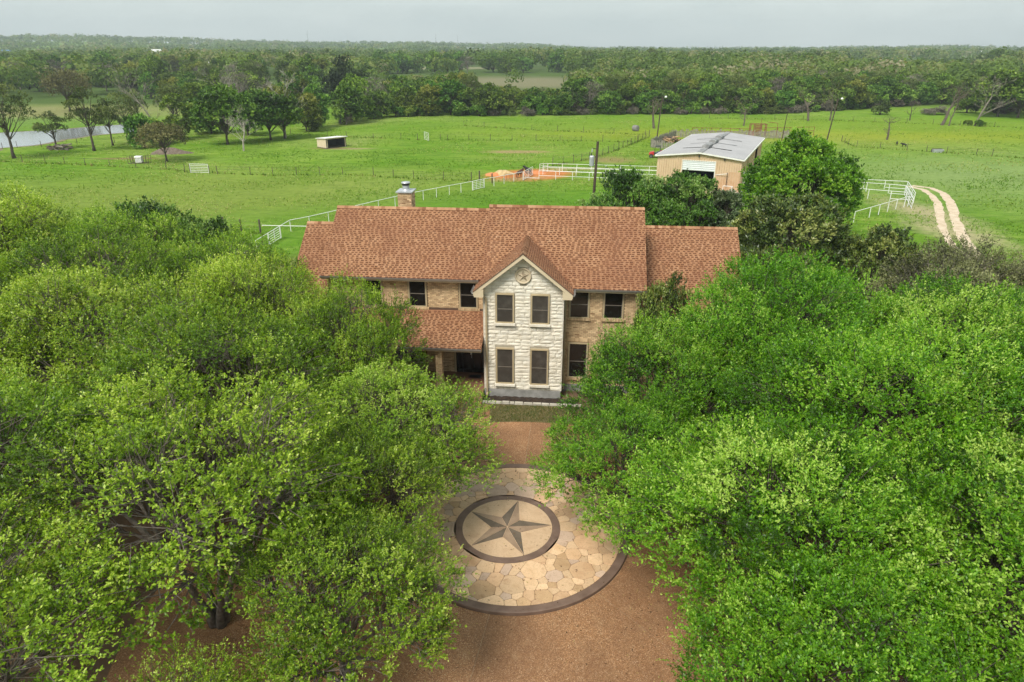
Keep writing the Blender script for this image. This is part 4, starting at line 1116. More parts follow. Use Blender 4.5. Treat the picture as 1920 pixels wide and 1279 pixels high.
def trunk_mesh(name, seed, m, info, H0, r0, stems=1, tuft_every=3, bend=0.25, tuft_r=0.012):
    """tapering trunk that splits into limbs reaching every lobe, with branchlets to the tufts"""
    rng = random.Random(seed); lc, lr, T, TR, LI, cz = info
    mb = MB(); forks = []
    for s in range(stems):
        a = 2*PI*s/stems + rng.uniform(-.4, .4); lean = 0.0 if stems == 1 else rng.uniform(0.10, 0.22)
        pts = []
        for k in range(6):
            t = k/5; z = H0*t
            pts.append(Vector((math.cos(a)*lean*z*1.4 + (rng.uniform(-.05, .05) if k else 0)*H0*0.3 + (0.12*math.cos(a) if stems > 1 else 0), math.sin(a)*lean*z*1.4 + (rng.uniform(-.05, .05) if k else 0)*H0*0.3 + (0.12*math.sin(a) if stems > 1 else 0), z)))
        rs = [r0*(1.45 if k == 0 else 1.0 - 0.09*k)/(stems**0.5) for k in range(6)]
        pts[0].z = -0.1
        mb.tube(pts, rs, 8); forks.append(pts)
    for i in range(len(lc)):
        c = Vector(lc[i]); st = min(forks, key=lambda p: (p[-1]-c).length)
        s = st[rng.choice([3, 4, 5, 5])]
        mid = s.lerp(c, 0.5) + Vector((rng.uniform(-1, 1), rng.uniform(-1, 1), rng.uniform(-0.2, 0.8))) * (c-s).length*bend*0.5
        pts = [s, s.lerp(mid, .5)+Vector((rng.uniform(-.1, .1), rng.uniform(-.1, .1), 0)), mid, mid.lerp(c, .5)+Vector((rng.uniform(-.12, .12),)*3), c]
        rr = r0*rng.uniform(0.26, 0.40)
        mb.tube(pts, [rr, rr*.85, rr*.66, rr*.48, rr*.3], 6, False)
        idx = [k for k in range(len(T)) if LI[k] == i][::tuft_every]
        for k in idx:
            q = Vector(T[k]); jn = min(range(1, 5), key=lambda j_: (pts[j_]-q).length); jn = max(1, jn-rng.choice([0, 1, 1])); b = pts[jn].lerp(pts[max(0, jn-1)], rng.uniform(0, .9))
            mm = b.lerp(q, .5) + Vector((rng.uniform(-1, 1), rng.uniform(-1, 1), rng.uniform(-.2, 1.2)))*(q-b).length*.22
            mb.tube([b, mm, q, q+(q-mm).normalized()*TR[k]*0.8], [rr*.26, rr*.17, tuft_r, tuft_r*.4], 3, False)
    return mb.mesh(name, m, True)
m_bark = M('oak_bark', (0.055, 0.043, 0.034), (0.115, 0.092, 0.072), 6, 0.95, 1.0, 30, use='object')
m_limb = M('pale_oak_bark', (0.085, 0.068, 0.055), (0.21, 0.175, 0.145), 6, 0.95, 1.0, 30, use='object')
m_greybark = M('grey_bark', (0.17, 0.145, 0.12), (0.29, 0.255, 0.215), 5, 0.95, 0.8, 25, use='object')
OAK = [(0.0, (0.0327, 0.0880, 0.0045)), (0.28, (0.0731, 0.2068, 0.0072)), (0.5, (0.1290, 0.3212, 0.0099)), (0.72, (0.2365, 0.4488, 0.0234)), (1.0, (0.4472, 0.6160, 0.1170))]
OLIVE = [(0.0, (0.0566, 0.1097, 0.0085)), (0.28, (0.1306, 0.2453, 0.0133)), (0.5, (0.2286, 0.3810, 0.0206)), (0.72, (0.3864, 0.5324, 0.0508)), (1.0, (0.6314, 0.7308, 0.2057))]
m_oakleaf = leafmat('oak_leaf', OAK, 0.40, 0.40, 0.07, 0.008, 0.38)
m_oliveleaf = leafmat('spring_oak_leaf', OLIVE, 0.40, 0.40, 0.07, 0.008, 0.38)
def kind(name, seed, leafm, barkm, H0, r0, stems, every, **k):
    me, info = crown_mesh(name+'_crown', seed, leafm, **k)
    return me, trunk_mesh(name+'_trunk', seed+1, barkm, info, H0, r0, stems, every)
def tree(name, kd, label, loc, rz, s=1.0, sz=None, cat='tree', group=None):
    t = thing(name, label, cat, loc, rz, group)
    sz = sz or s; t.scale = (s, s, sz)
    link('trunk', kd[1], t); link('crown', kd[0], t); return t
# dense right-hand oaks and more open left-hand oaks: unit crowns ~5 m radius, 8.4 m tall
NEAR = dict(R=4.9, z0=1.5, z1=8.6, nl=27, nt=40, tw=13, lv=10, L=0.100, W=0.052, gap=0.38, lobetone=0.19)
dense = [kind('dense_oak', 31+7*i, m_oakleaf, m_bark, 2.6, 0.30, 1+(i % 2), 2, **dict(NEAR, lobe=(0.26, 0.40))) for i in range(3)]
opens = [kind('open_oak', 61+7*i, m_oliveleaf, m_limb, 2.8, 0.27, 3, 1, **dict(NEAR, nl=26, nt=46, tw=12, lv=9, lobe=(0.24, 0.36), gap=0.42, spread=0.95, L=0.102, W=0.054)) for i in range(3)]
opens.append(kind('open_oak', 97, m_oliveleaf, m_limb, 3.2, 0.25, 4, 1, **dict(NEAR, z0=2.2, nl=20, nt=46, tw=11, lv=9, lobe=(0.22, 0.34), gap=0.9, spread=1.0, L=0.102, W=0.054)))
# every oak of the two groves: x, y, scale, height scale, which crown, label
left_oaks = [
 (-9.4, 16.6, 1.04, 0.96, 3, 'multi stemmed live oak with visible dark limbs on the near left'),
 (-4.9, 14.3, 0.70, 0.66, 1, 'low spreading oak at the lower left of the star medallion'),
 (-5.1, 19.0, 0.62, 0.66, 2, 'oak whose leafy edge overhangs the left rim of the star medallion'),
 (-4.6, 22.4, 0.80, 0.66, 0, 'oak reaching a long branch toward the walk left of the medallion'),
 (-7.3, 28.3, 0.66, 0.90, 1, 'bright oak standing right in front of the porch roof'),
 (-11.5, 23.5, 0.98, 0.93, 2, 'round olive green oak in the middle of the left grove'),
 (-12.2, 30.6, 0.82, 0.93, 0, 'oak touching the low left wing of the brick house'),
 (-15.3, 35.2, 0.86, 0.95, 1, 'oak just below the white pipe gate at the left fence'),
 (-16.4, 17.0, 1.05, 0.95, 1, 'large oak at the left edge of the picture, near its bottom'),
 (-17.5, 26.2, 1.05, 0.97, 0, 'broad oak halfway up the left edge of the grove'),
 (-21.8, 33.4, 1.00, 0.98, 2, 'tall yellow green oak in the upper left of the grove'),
 (-23.5, 40.0, 0.95, 1.00, 1, 'light green oak below the pasture at the upper left'),
 (-30.5, 39.5, 1.05, 1.06, 0, 'oak cut off by the upper left edge of the picture'),
 (-27.0, 30.0, 1.02, 0.98, 2, 'oak at the far left side below the tallest left crowns'),
 (-23.0, 23.0, 1.02, 0.97, 0, 'oak along the left picture edge beside the bare earth spot'),
 (-12.9, 11.0, 0.92, 0.82, 3, 'oak in the bottom left corner with pale bare twigs'),
 (-6.9, 9.4, 0.58, 0.56, 0, 'low oak at the bottom edge, left of the driveway'),
]
right_oaks = [
 (4.35, 20.8, 0.70, 0.60, 0, 'dark green oak overhanging the right rim of the star medallion'),
 (6.5, 25.7, 0.80, 0.77, 1, 'bright green oak in front of the right brick wall'),
 (8.2, 15.9, 0.92, 0.88, 2, 'large light oak right of the driveway, its edge near the kerb'),
 (11.6, 27.6, 0.92, 1.02, 0, 'tall bright oak below the right wing roof'),
 (13.2, 20.6, 1.02, 1.02, 1, 'yellow tipped oak in the middle of the right grove'),
 (7.3, 11.0, 0.80, 0.74, 0, 'oak at the bottom edge right of the driveway'),
 (14.0, 13.2, 1.00, 0.92, 2, 'broad oak in the lower right of the grove'),
 (17.9, 25.4, 1.00, 1.00, 2, 'rounded oak below the grey bare shrub tree on the right'),
 (19.6, 18.4, 1.02, 1.00, 0, 'olive green oak at the right edge of the picture'),
 (24.2, 22.6, 0.98, 0.98, 1, 'oak cut off by the right edge under the grey shrub tree'),
 (21.0, 11.5, 1.0, 0.92, 1, 'oak in the bottom right corner of the picture'),
 (26.0, 29.0, 0.80, 0.80, 0, 'smaller oak behind the grove at the right edge'),
]
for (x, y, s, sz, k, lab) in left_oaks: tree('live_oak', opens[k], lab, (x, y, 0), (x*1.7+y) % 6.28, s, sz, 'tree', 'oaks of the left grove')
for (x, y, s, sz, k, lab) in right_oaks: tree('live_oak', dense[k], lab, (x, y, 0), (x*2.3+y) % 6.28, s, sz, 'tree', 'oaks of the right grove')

# magnolias, yard shrubs, the round tree by the barn
MAG = [(0.0, (0.030, 0.055, 0.010)), (0.35, (0.065, 0.105, 0.016)), (0.6, (0.130, 0.175, 0.028)), (0.8, (0.20, 0.245, 0.045)), (1.0, (0.30, 0.32, 0.09))]
m_magleaf = leafmat('magnolia_leaf', MAG, 0.42, 0.10, 0.06, 0.01, 0.45)
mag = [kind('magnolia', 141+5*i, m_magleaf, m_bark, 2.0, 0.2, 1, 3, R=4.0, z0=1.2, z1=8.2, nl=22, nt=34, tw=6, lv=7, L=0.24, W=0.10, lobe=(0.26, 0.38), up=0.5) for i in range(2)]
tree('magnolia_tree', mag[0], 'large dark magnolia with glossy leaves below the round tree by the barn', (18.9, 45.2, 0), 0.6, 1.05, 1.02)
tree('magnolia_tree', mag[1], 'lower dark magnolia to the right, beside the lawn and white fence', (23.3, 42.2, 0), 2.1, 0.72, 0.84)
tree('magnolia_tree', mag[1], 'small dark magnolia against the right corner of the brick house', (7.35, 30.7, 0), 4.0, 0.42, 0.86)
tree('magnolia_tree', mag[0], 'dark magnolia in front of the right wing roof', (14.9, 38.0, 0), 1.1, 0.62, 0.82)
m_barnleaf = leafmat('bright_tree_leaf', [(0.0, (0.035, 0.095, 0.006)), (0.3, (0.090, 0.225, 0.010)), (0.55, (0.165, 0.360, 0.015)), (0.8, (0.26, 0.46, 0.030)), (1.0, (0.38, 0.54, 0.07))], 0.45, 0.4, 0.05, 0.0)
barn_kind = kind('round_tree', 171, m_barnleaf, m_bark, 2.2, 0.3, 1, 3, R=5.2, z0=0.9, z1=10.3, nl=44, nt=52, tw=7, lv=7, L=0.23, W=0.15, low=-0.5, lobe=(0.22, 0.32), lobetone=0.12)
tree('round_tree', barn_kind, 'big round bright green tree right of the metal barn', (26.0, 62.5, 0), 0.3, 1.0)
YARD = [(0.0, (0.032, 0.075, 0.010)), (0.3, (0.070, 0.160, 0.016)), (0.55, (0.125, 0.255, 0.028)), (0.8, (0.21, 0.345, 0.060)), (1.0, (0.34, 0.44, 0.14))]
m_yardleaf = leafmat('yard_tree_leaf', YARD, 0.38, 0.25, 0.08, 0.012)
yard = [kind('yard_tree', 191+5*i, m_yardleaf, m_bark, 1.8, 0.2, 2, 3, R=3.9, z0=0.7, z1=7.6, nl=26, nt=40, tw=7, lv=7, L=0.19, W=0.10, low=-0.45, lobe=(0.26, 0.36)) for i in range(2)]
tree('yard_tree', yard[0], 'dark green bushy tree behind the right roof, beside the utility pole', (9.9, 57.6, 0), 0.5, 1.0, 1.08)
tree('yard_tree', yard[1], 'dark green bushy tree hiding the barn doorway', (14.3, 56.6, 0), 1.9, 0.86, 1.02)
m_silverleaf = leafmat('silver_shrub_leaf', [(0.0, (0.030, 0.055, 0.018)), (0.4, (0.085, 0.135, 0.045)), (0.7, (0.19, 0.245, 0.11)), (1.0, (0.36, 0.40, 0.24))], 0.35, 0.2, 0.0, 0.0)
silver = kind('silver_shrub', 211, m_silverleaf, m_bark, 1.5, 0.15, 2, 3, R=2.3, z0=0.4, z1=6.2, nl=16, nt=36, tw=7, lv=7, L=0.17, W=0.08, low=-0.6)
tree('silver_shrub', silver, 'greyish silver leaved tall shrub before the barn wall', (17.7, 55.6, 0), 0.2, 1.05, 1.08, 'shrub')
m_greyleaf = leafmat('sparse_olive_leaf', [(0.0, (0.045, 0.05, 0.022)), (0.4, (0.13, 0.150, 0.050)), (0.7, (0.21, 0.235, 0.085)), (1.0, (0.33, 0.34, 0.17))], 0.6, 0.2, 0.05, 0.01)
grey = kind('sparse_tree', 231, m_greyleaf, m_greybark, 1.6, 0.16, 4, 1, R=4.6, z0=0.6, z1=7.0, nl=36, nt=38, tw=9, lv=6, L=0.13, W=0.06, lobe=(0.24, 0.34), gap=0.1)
tree('sparse_tree', grey, 'grey olive half bare tree at the lower end of the dirt track', (25.0, 37.0, 0), 0.9, 0.98, 1.0)
tree('sparse_tree', grey, 'grey olive half bare tree at the right picture edge', (29.6, 34.6, 0), 2.4, 0.95, 1.0)
# small dark shrub tree inside the upper left grove
tree('yard_tree', yard[0], 'very dark green tree at the top of the left grove', (-24.2, 45.2, 0), 2.8, 0.95, 1.10)
tree('yard_tree', yard[1], 'dark green tree at the right end of the left grove top', (-20.6, 44.0, 0), 0.8, 0.68, 0.92)
# ---------------------------------------------------------------- farm: fences, barn, poles, shed
m_pipe = M('white_pipe_paint', (0.72, 0.72, 0.69), (0.82, 0.82, 0.80), 2, 0.45)
m_wood = M('weathered_wood', (0.060, 0.046, 0.034), (0.125, 0.100, 0.078), 4, 0.95, 0.6, 30, use='object')
m_wire = M('fence_wire', (0.10, 0.095, 0.085), (0.15, 0.14, 0.125), 4, 0.6, metal=0.3)
m_rust = M('rusty_steel', (0.16, 0.055, 0.030), (0.27, 0.105, 0.055), 3, 0.8, 0.4, 20)
def lerp2(a, b, t): return (a[0]+(b[0]-a[0])*t, a[1]+(b[1]-a[1])*t)
def bar(name, m, parent, a, b, r, n=6):
    """straight pipe between two points in the parent's space"""
    a, b = Vector(a), Vector(b); mb = MB(); mb.tube([(0, 0, 0), b-a], r, n); return mb.build(name, m, parent, a)
def pipe_fence(label, pts, rails=(1.15,), post_pts=None, h=1.15, cat='fence', group=None, r=0.031, pr=0.038, low=None):
    o = Vector((pts[0][0], pts[0][1], 0)); t = thing('pipe_fence', label, cat, o, 0, group)
    P = [Vector((p[0], p[1], 0))-o for p in pts]
    for z in rails:
        for a, b in zip(P[:-1], P[1:]): bar('rail', m_pipe, t, a+Vector((0, 0, z)), b+Vector((0, 0, z)), r)
    for p in ([Vector((q[0], q[1], 0))-o for q in post_pts] if post_pts else P): bar('post', m_pipe, t, p, p+Vector((0, 0, h)), pr)
    if low:
        for a, b in low: bar('rail', m_pipe, t, Vector((a[0], a[1], 0.25))-o, Vector((b[0], b[1], 0.25))-o, r)
    return t
def pipe_gate(label, a, b, h=1.2, m=m_pipe, bars=5, z0=0.12, name='pipe_gate', stiles=3, r=0.034):
    o = Vector((a[0], a[1], 0)); d = Vector((b[0], b[1], 0))-o; t = thing(name, label, 'gate', o)
    for k in range(bars): z = z0+(h-z0)*k/(bars-1); bar('bar', m, t, Vector((0, 0, z)), d+Vector((0, 0, z)), r if k in (0, bars-1) else r*.75)
    for k in range(stiles): q = d*(k/(stiles-1)); bar('stile', m, t, q+Vector((0, 0, z0 if 0 < k < stiles-1 else 0)), q+Vector((0, 0, h)), r)
    return t
def gz(x, y, z=1.15): q = G(x, y, z); return (q.x, q.y)
def gp(x, y): q = G(x, y, 0); return (q.x, q.y)
# diagonal fence behind the house
A = [gz(*p) for p in ((410, 489.5), (433.5, 477), (457, 463.5), (479.5, 451), (501.7, 437.5))]
pipe_fence('white pipe fence dropping behind the left grove, below its open gate', A)
pipe_gate('white six bar pipe gate left of the house roof', gz(502.5, 437.2, 1.2), gz(523.5, 424.5, 1.2), bars=6)
B = [gz(*p) for p in ((524.5, 423.8), (543, 413), (579, 406), (615, 398), (651, 389.8), (680, 382.5), (709, 375.8), (740, 368.8), (768, 362.6), (793, 357.4), (818, 352.7), (842, 348.0), (864, 344.2), (885.5, 340.0))]
pipe_fence('long white single rail pipe fence running behind the chimney', B)
pipe_gate('white pipe gate near the orange dirt, at the far end of the long fence', gz(886.5, 339.8, 1.2), gz(907, 335.6, 1.2), bars=6, stiles=4)
Cc = [gz(*p) for p in ((907.8, 335.4), (926, 332.6), (945, 329.0), (963.5, 325.4), (980.7, 322.2))]
pipe_fence('short white pipe fence in front of the orange dirt patch', Cc)
pipe_gate('white pipe gate standing ajar right of the orange dirt', gz(981.5, 322.0, 1.2), gz(999, 312.5, 1.2), bars=6)
pipe_gate('white pipe gate at the left corner of the alley pens', gz(1012, 307.8, 1.2), gz(1027, 306.4, 1.2), bars=5)
F1 = [gz(1027.5+27.2*k, 306.7+0.75*k) for k in range(9)]
pipe_fence('rearmost of the three parallel white alley fences behind the pole', F1, rails=(1.15, 0.55))
F2 = [gz(1018+31.3*k, 312.3+1.05*k) for k in range(8)]
pipe_fence('middle one of the three parallel white alley fences behind the pole', F2, rails=(1.15, 0.55))
F3 = [gz(1010.8+31.4*k, 320.3+1.1*k) for k in range(8)]
pipe_fence('front one of the three parallel white alley fences behind the pole', F3, rails=(1.15, 0.5), low=[(gz(984, 333, .25), gz(1010.8, 334, .25))])
# pens to the right of the round tree
Fa = [gz(1600, 334.6), gz(1621.7, 336.5), gz(1661, 338.4), gz(1702.5, 340.4)]
pipe_fence('rear white pen fence left of the dirt track', Fa, rails=(1.15,), low=[(gp(1659, 355), gp(1699, 358))])
Fb = [gz(1600, 341.0), gz(1626.7, 342.8), gz(1668.8, 345.6), gz(1699, 348.2)]
pipe_fence('second white pen fence left of the dirt track', Fb, low=[(gp(1666, 366), gp(1702, 369))])
Fc = [gz(1600, 352.4), gz(1630, 355.0), gz(1672, 358.4), gz(1701, 360.6)]
pipe_fence('third white pen fence left of the dirt track', Fc, low=[(gp(1668.8, 376.5), gp(1712, 379))])
pipe_gate('end gate closing the white pens at the dirt track', gz(1702.8, 340.6, 1.25), gz(1716.7, 361.5, 1.25), h=1.25, bars=5, stiles=4)
pipe_gate('inner end gate of the white pens, parallel to the track gate', gz(1699.5, 348.4, 1.2), gz(1713, 372.0, 1.2), h=1.2, bars=4, stiles=3)
Fd = [gz(*p) for p in ((1604, 396.8), (1633.3, 388.6), (1650.8, 383.6), (1667.5, 378.6), (1683, 374.4), (1698.7, 370.0), (1706, 368.4))]
pipe_fence('front slanting white single rail fence of the right pens', Fd)

# wire fences on wooden posts
def wire_fence(label, pts, spacing, h=1.15, wires=(0.35, 0.7, 1.05), thick=0.046, jit=0.05, seed=1, wr=0.007, extra=()):
    r_ = random.Random(seed); o = Vector((pts[0][0], pts[0][1], 0)); t = thing('wire_fence', label, 'fence', o)
    for a, b in zip(pts[:-1], pts[1:]):
        a3, b3 = Vector((a[0], a[1], 0))-o, Vector((b[0], b[1], 0))-o
        k = max(1, round((b3-a3).length/spacing))
        for j in range(k):
            q = a3.lerp(b3, j/k); mb = MB(); hh = h*r_.uniform(0.9, 1.12)
            mb.tube([(0, 0, -0.1), (r_.uniform(-jit, jit), r_.uniform(-jit, jit), hh)], thick*r_.uniform(0.8, 1.15), 6); mb.build('post', m_wood, t, q)
        for z in wires: bar('wire', m_wire, t, a3+Vector((0, 0, z)), b3+Vector((0, 0, z)), wr, 4)
    mb = MB(); mb.tube([(0, 0, -.1), (0, 0, h*1.1)], thick*1.2, 6); mb.build('post', m_wood, t, Vector((pts[-1][0], pts[-1][1], 0))-o)
    return t
wire_fence('wire fence on wooden posts left of the white field gate', [gp(*p) for p in ((-60, 300), (0, 303), (85, 305), (160, 310), (255, 315), (312, 318), (347, 323), (357, 324))], 4.2, seed=2)
wire_fence('wire fence on wooden posts right of the white field gate', [gp(*p) for p in ((393, 325), (408, 326), (470, 328), (512, 329.5), (600, 328), (643, 328), (700, 330), (776, 336), (832, 338), (884, 340))], 4.2, seed=3)
pipe_gate('white field gate standing alone in the left pasture', gp(358, 324.2), gp(392, 325), h=1.3, bars=6, stiles=2)
wire_fence('wire fence along the near bank of the pond', [gp(*p) for p in ((-40, 280), (5, 278.5), (33, 277.5), (78, 275), (145, 271), (215, 268), (240, 266))], 4.5, seed=4)
wire_fence('wire fence crossing the middle pasture, left of the open gate', [gp(*p) for p in ((545, 252), (650, 257), (752, 261.5), (783, 262.5))], 5.5, seed=5)
pipe_gate('small white gate swung open in the middle pasture', gp(796, 261.5), gp(804, 264.5), h=1.5, bars=6, stiles=2)
wire_fence('wire fence crossing the middle pasture, right of the open gate', [gp(*p) for p in ((826, 262.5), (839, 262.6), (960, 263.5), (1050, 264.5), (1130, 265.5), (1195, 266.5))], 5.0, seed=6)
wire_fence('farthest wire fence below the wood, behind the middle pasture', [gp(*p) for p in ((870, 236), (947, 241), (997, 244), (1094, 248.5), (1210, 253), (1300, 255))], 6.0, seed=7)
wire_fence('diagonal wire fence climbing from the white alley pens', [gp(*p) for p in ((1036, 311), (1075, 306), (1105, 299), (1130, 292), (1160, 281), (1190, 269), (1217, 257))], 2.6, h=1.3, wires=(0.25, 0.5, 0.75, 1.0, 1.25), seed=8, wr=0.011)
wire_fence('wire fence across the right pasture in front of the trough', [gp(*p) for p in ((1578, 265), (1590, 273.5), (1606, 276), (1650, 278.5), (1700, 282), (1775, 287), (1830, 291), (1860, 293), (1920, 297.5), (2000, 303))], 3.6, seed=9)
wire_fence('far right wire fence under the dead trees', [gp(*p) for p in ((1330, 222), (1400, 223), (1560, 226), (1640, 228), (1700, 230.5), (1800, 235), (1930, 241), (2000, 244))], 6.0, seed=10)
wf = wire_fence('near wire fence of rough posts left of the house, by the pipe gate', [gp(*p) for p in ((300, 424), (348, 428), (421, 432), (453, 433.5), (489, 438))], 5.2, h=1.3, thick=0.08, seed=12)
pipe_fence('low white pipe rail between a dark post and the house corner', [gz(491, 422.5), gz(533, 423.5), gz(590, 424.5)], post_pts=[gz(590, 424.5)])

# rank grass left standing along the fence lines
fl = [[gp(*p) for p in q] for q in (((-60, 300), (0, 303), (160, 310), (312, 318), (357, 324)), ((393, 325), (512, 329.5), (643, 328), (776, 336), (884, 340)), ((545, 252), (650, 257), (783, 262.5)), ((826, 262.5), (960, 263.5), (1195, 266.5)), ((870, 236), (997, 244), (1210, 253)), ((1036, 311), (1105, 299), (1160, 281), (1217, 257)), ((1578, 265), (1606, 276), (1700, 282), (1830, 291), (2000, 303)), ((1330, 222), (1560, 226), (1800, 235), (2000, 244)), ((300, 424), (421, 432), (489, 438)))]
r_ = np.random.default_rng(91); px_l, py_l = [], []
for line in fl:
    for a, b in zip(line[:-1], line[1:]):
        n_ = int(math.hypot(b[0]-a[0], b[1]-a[1])*6); t_ = r_.uniform(0, 1, n_)
        px_l.append(a[0]+(b[0]-a[0])*t_+r_.normal(0, .22, n_)); py_l.append(a[1]+(b[1]-a[1])*t_+r_.normal(0, .22, n_))
px_l, py_l = np.concatenate(px_l), np.concatenate(py_l); n_ = len(px_l)
D_ = unit_(np.stack([r_.normal(0, .35, n_), r_.normal(0, .35, n_), np.ones(n_)], 1)); a_ = r_.uniform(0, 6.28, n_); S_ = np.stack([np.cos(a_), np.sin(a_), 0*a_], 1)*r_.uniform(.06, .14, n_)[:, None]
P_ = np.stack([px_l, py_l, 0*px_l], 1); T_ = P_+D_*r_.uniform(.14, .36, n_)[:, None]
V_ = np.stack([P_-S_, P_+S_, T_+S_*.3, T_-S_*.3], 1)
m_rank = leafmat('rank_grass', [(0.0, (0.085, 0.165, 0.014)), (0.5, (0.135, 0.225, 0.024)), (0.85, (0.23, 0.27, 0.06)), (1.0, (0.32, 0.28, 0.11))], .9, .2, 0, 0, .1)
o = link('fence_line_grass', mesh_np('fence_line_grass', V_.reshape(-1, 3), np.arange(n_*4).reshape(-1, 4), r_.uniform(0, 1, n_), m_rank)); tag(o, 'taller dark grass left standing along the wire fences', 'grass', kind='stuff')

# utility pole
def pole_bm(h, r0, r1, lean=0.0):
    mb = MB(); mb.tube([(0, 0, -0.3), (lean*0.5, 0, h*0.5), (lean, 0, h)], [r0, (r0+r1)/2, r1], 10); return mb
m_polew = M('pole_wood', (0.050, 0.034, 0.024), (0.095, 0.068, 0.050), 3, 0.9, 0.5, 25, use='object')
up_ = thing('utility_pole', 'dark wooden utility pole with a grey transformer can', 'pole', (7.75, 66.0, 0))
pole_bm(9.0, 0.15, 0.12, 0.28).build('pole', m_polew, up_)
mb = MB(); mb.lathe([(0.20, 6.75), (0.235, 6.8), (0.235, 7.62), (0.18, 7.72), (0.05, 7.74)], 14, (-0.22, -0.05)); tr_ = mb.build('transformer', m_galv, up_)
mb = MB(); mb.lathe([(0.045, 7.7), (0.07, 7.78), (0.045, 7.84), (0.06, 7.9), (0.03, 7.98)], 8, (-0.28, -0.05)); mb.build('bushing', m_dark, tr_)
mb = MB(); mb.tube([(0.1, 0, 7.6), (0.2, -.1, 7.5)], 0.03, 5); mb.tube([(0.25, 0, 8.3), (-0.2, -0.02, 8.42)], 0.035, 6); mb.build('bracket', m_dark, up_)
mb = MB(); mb.lathe([(0.05, 8.05), (0.07, 8.12), (0.05, 8.2), (0.065, 8.27), (0.04, 8.34)], 8, (-0.22, -0.02)); mb.build('cutout', m_galv, up_)
bar('service_wire', m_dark, up_, (0.3, 0, 7.2), (3.2, 4.5, 5.2), 0.012, 4)
mb = MB(); mb.tube([(0.28, 0.0, 8.5), (0.36, 0.1, 7.8), (0.3, 0.12, 7.1), (0.27, 0.1, 6.9)], 0.018, 5); mb.build('down_lead', m_dark, up_)
def light_pole(label, p, h, lean):
    t = thing('light_pole', label, 'light pole', p); pole_bm(h, 0.13, 0.09, lean).build('pole', m_polew, t)
    bar('arm', m_dark, t, (lean*.97, 0, h-0.2), (lean+0.55, -0.2, h+0.05), 0.035)
    mb = MB(); mb.lathe([(0.05, 0.1), (0.16, 0.02), (0.24, -0.10), (0.22, -0.2), (0.1, -0.26)], 12); mb.build('lamp_head', m_white, t, (lean+0.6, -0.2, h+0.02)); return t
light_pole('tall thin light pole with a white lamp left of the barn', (28.2, 138.0, 0), 8.6, 0.5)
light_pole('tall thin light pole with a white lamp above the round tree', (60.5, 136.0, 0), 8.4, 0.9)
t = thing('light_pole', 'thin pole leaning behind the round tree, beside the rusty rails', 'pole', (54.0, 141.5, 0)); pole_bm(5.2, 0.1, 0.07, 0.35).build('pole', m_polew, t)

# metal barn
BO, BYAW = Vector((19.3, 92.6, 0)), math.radians(-24.2)
barn = thing('metal_barn', 'tan ribbed metal barn with a pale roof and half open roll up door', 'barn', BO, BYAW)
m_bwall = M('barn_wall_metal', (0.56, 0.40, 0.255), (0.64, 0.47, 0.31), 0.7, 0.55, 0.0)
m_bside = m_bwall
m_broof = M('barn_roof_metal', (0.285, 0.285, 0.292), (0.34, 0.34, 0.345), 0.35, 0.5, 0.15, 3)
m_btrim = M('barn_trim', (0.74, 0.71, 0.66), (0.80, 0.78, 0.74), 2, 0.5)
m_inside = M('barn_interior', (0.030, 0.026, 0.022), (0.05, 0.044, 0.036), 2, 0.9)
m_rstain = M('rust_stained_metal', (0.50, 0.30, 0.165), (0.58, 0.385, 0.24), 1.2, 0.7)
BW, BL, BE, BA = 10.74, 24.7, 4.09, 4.62
D0, D1, DH = 3.33, 7.46, 3.58
def ribbed(name, u0, u1, z0f, z1f, v, m, parent, axis='u', flip=1, pitch=0.305):
    """sheet of standing ribs; returns ONE panel of ribbed metal"""
    mb = MB(); x = u0
    while x < u1-1e-3:
        e = min(x+pitch, u1); prof = [(x, 0), (min(x+pitch*.72, e), 0), (min(x+pitch*.80, e), 0.07), (min(x+pitch*.92, e), 0.07), (e, 0)]
        for (a, da), (b, db) in zip(prof[:-1], prof[1:]):
            if b-a < 1e-4: continue
            if axis == 'u': q = [(a, v-da*flip, z0f(a)), (b, v-db*flip, z0f(b)), (b, v-db*flip, z1f(b)), (a, v-da*flip, z1f(a))]
            else: q = [(v+da*flip, a, z0f(a)), (v+db*flip, b, z0f(b)), (v+db*flip, b, z1f(b)), (v+da*flip, a, z1f(a))]
            mb.add(q, [(0, 1, 2, 3)])
        x = e
    return mb.build(name, m, parent)
gab = lambda u: BE+(BA-BE)*(1-abs(u-BW/2)/(BW/2))-0.02
ribbed('wall_panel', 0, D0, lambda u: 0, gab, 0, m_bwall, barn)
ribbed('wall_panel', D1, BW, lambda u: 1.05 if False else 0.0, gab, 0, m_bwall, barn)
ribbed('wall_panel', D0, D1, lambda u: DH, gab, 0, m_bwall, barn)
ribbed('wall_panel', 0, 15.2, lambda u: 0, lambda u: BE-.02, BW, m_bwall, barn, 'v')
ribbed('wall_panel', 15.2, 19.0, lambda u: 3.5, lambda u: BE-.02, BW, m_bwall, barn, 'v')
ribbed('wall_panel', 19.0, BL, lambda u: 0, lambda u: BE-.02, BW, m_bwall, barn, 'v')
ribbed('wall_panel', 0, BL, lambda u: 0, lambda u: BE-.02, 0, m_bwall, barn, 'v', -1)
ribbed('wall_panel', 0, BW, lambda u: 0, gab, BL, m_bwall, barn, 'u', -1)
mb = MB(); mb.box(9.25, BW-0.06, -0.05, -0.037, 0.0, 2.45); mb.box(D1+.1, 9.25, -0.05, -0.037, 0.0, 1.9)
mb.build('lower_wall_sheet', m_rstain, barn, (0, 0, 0))
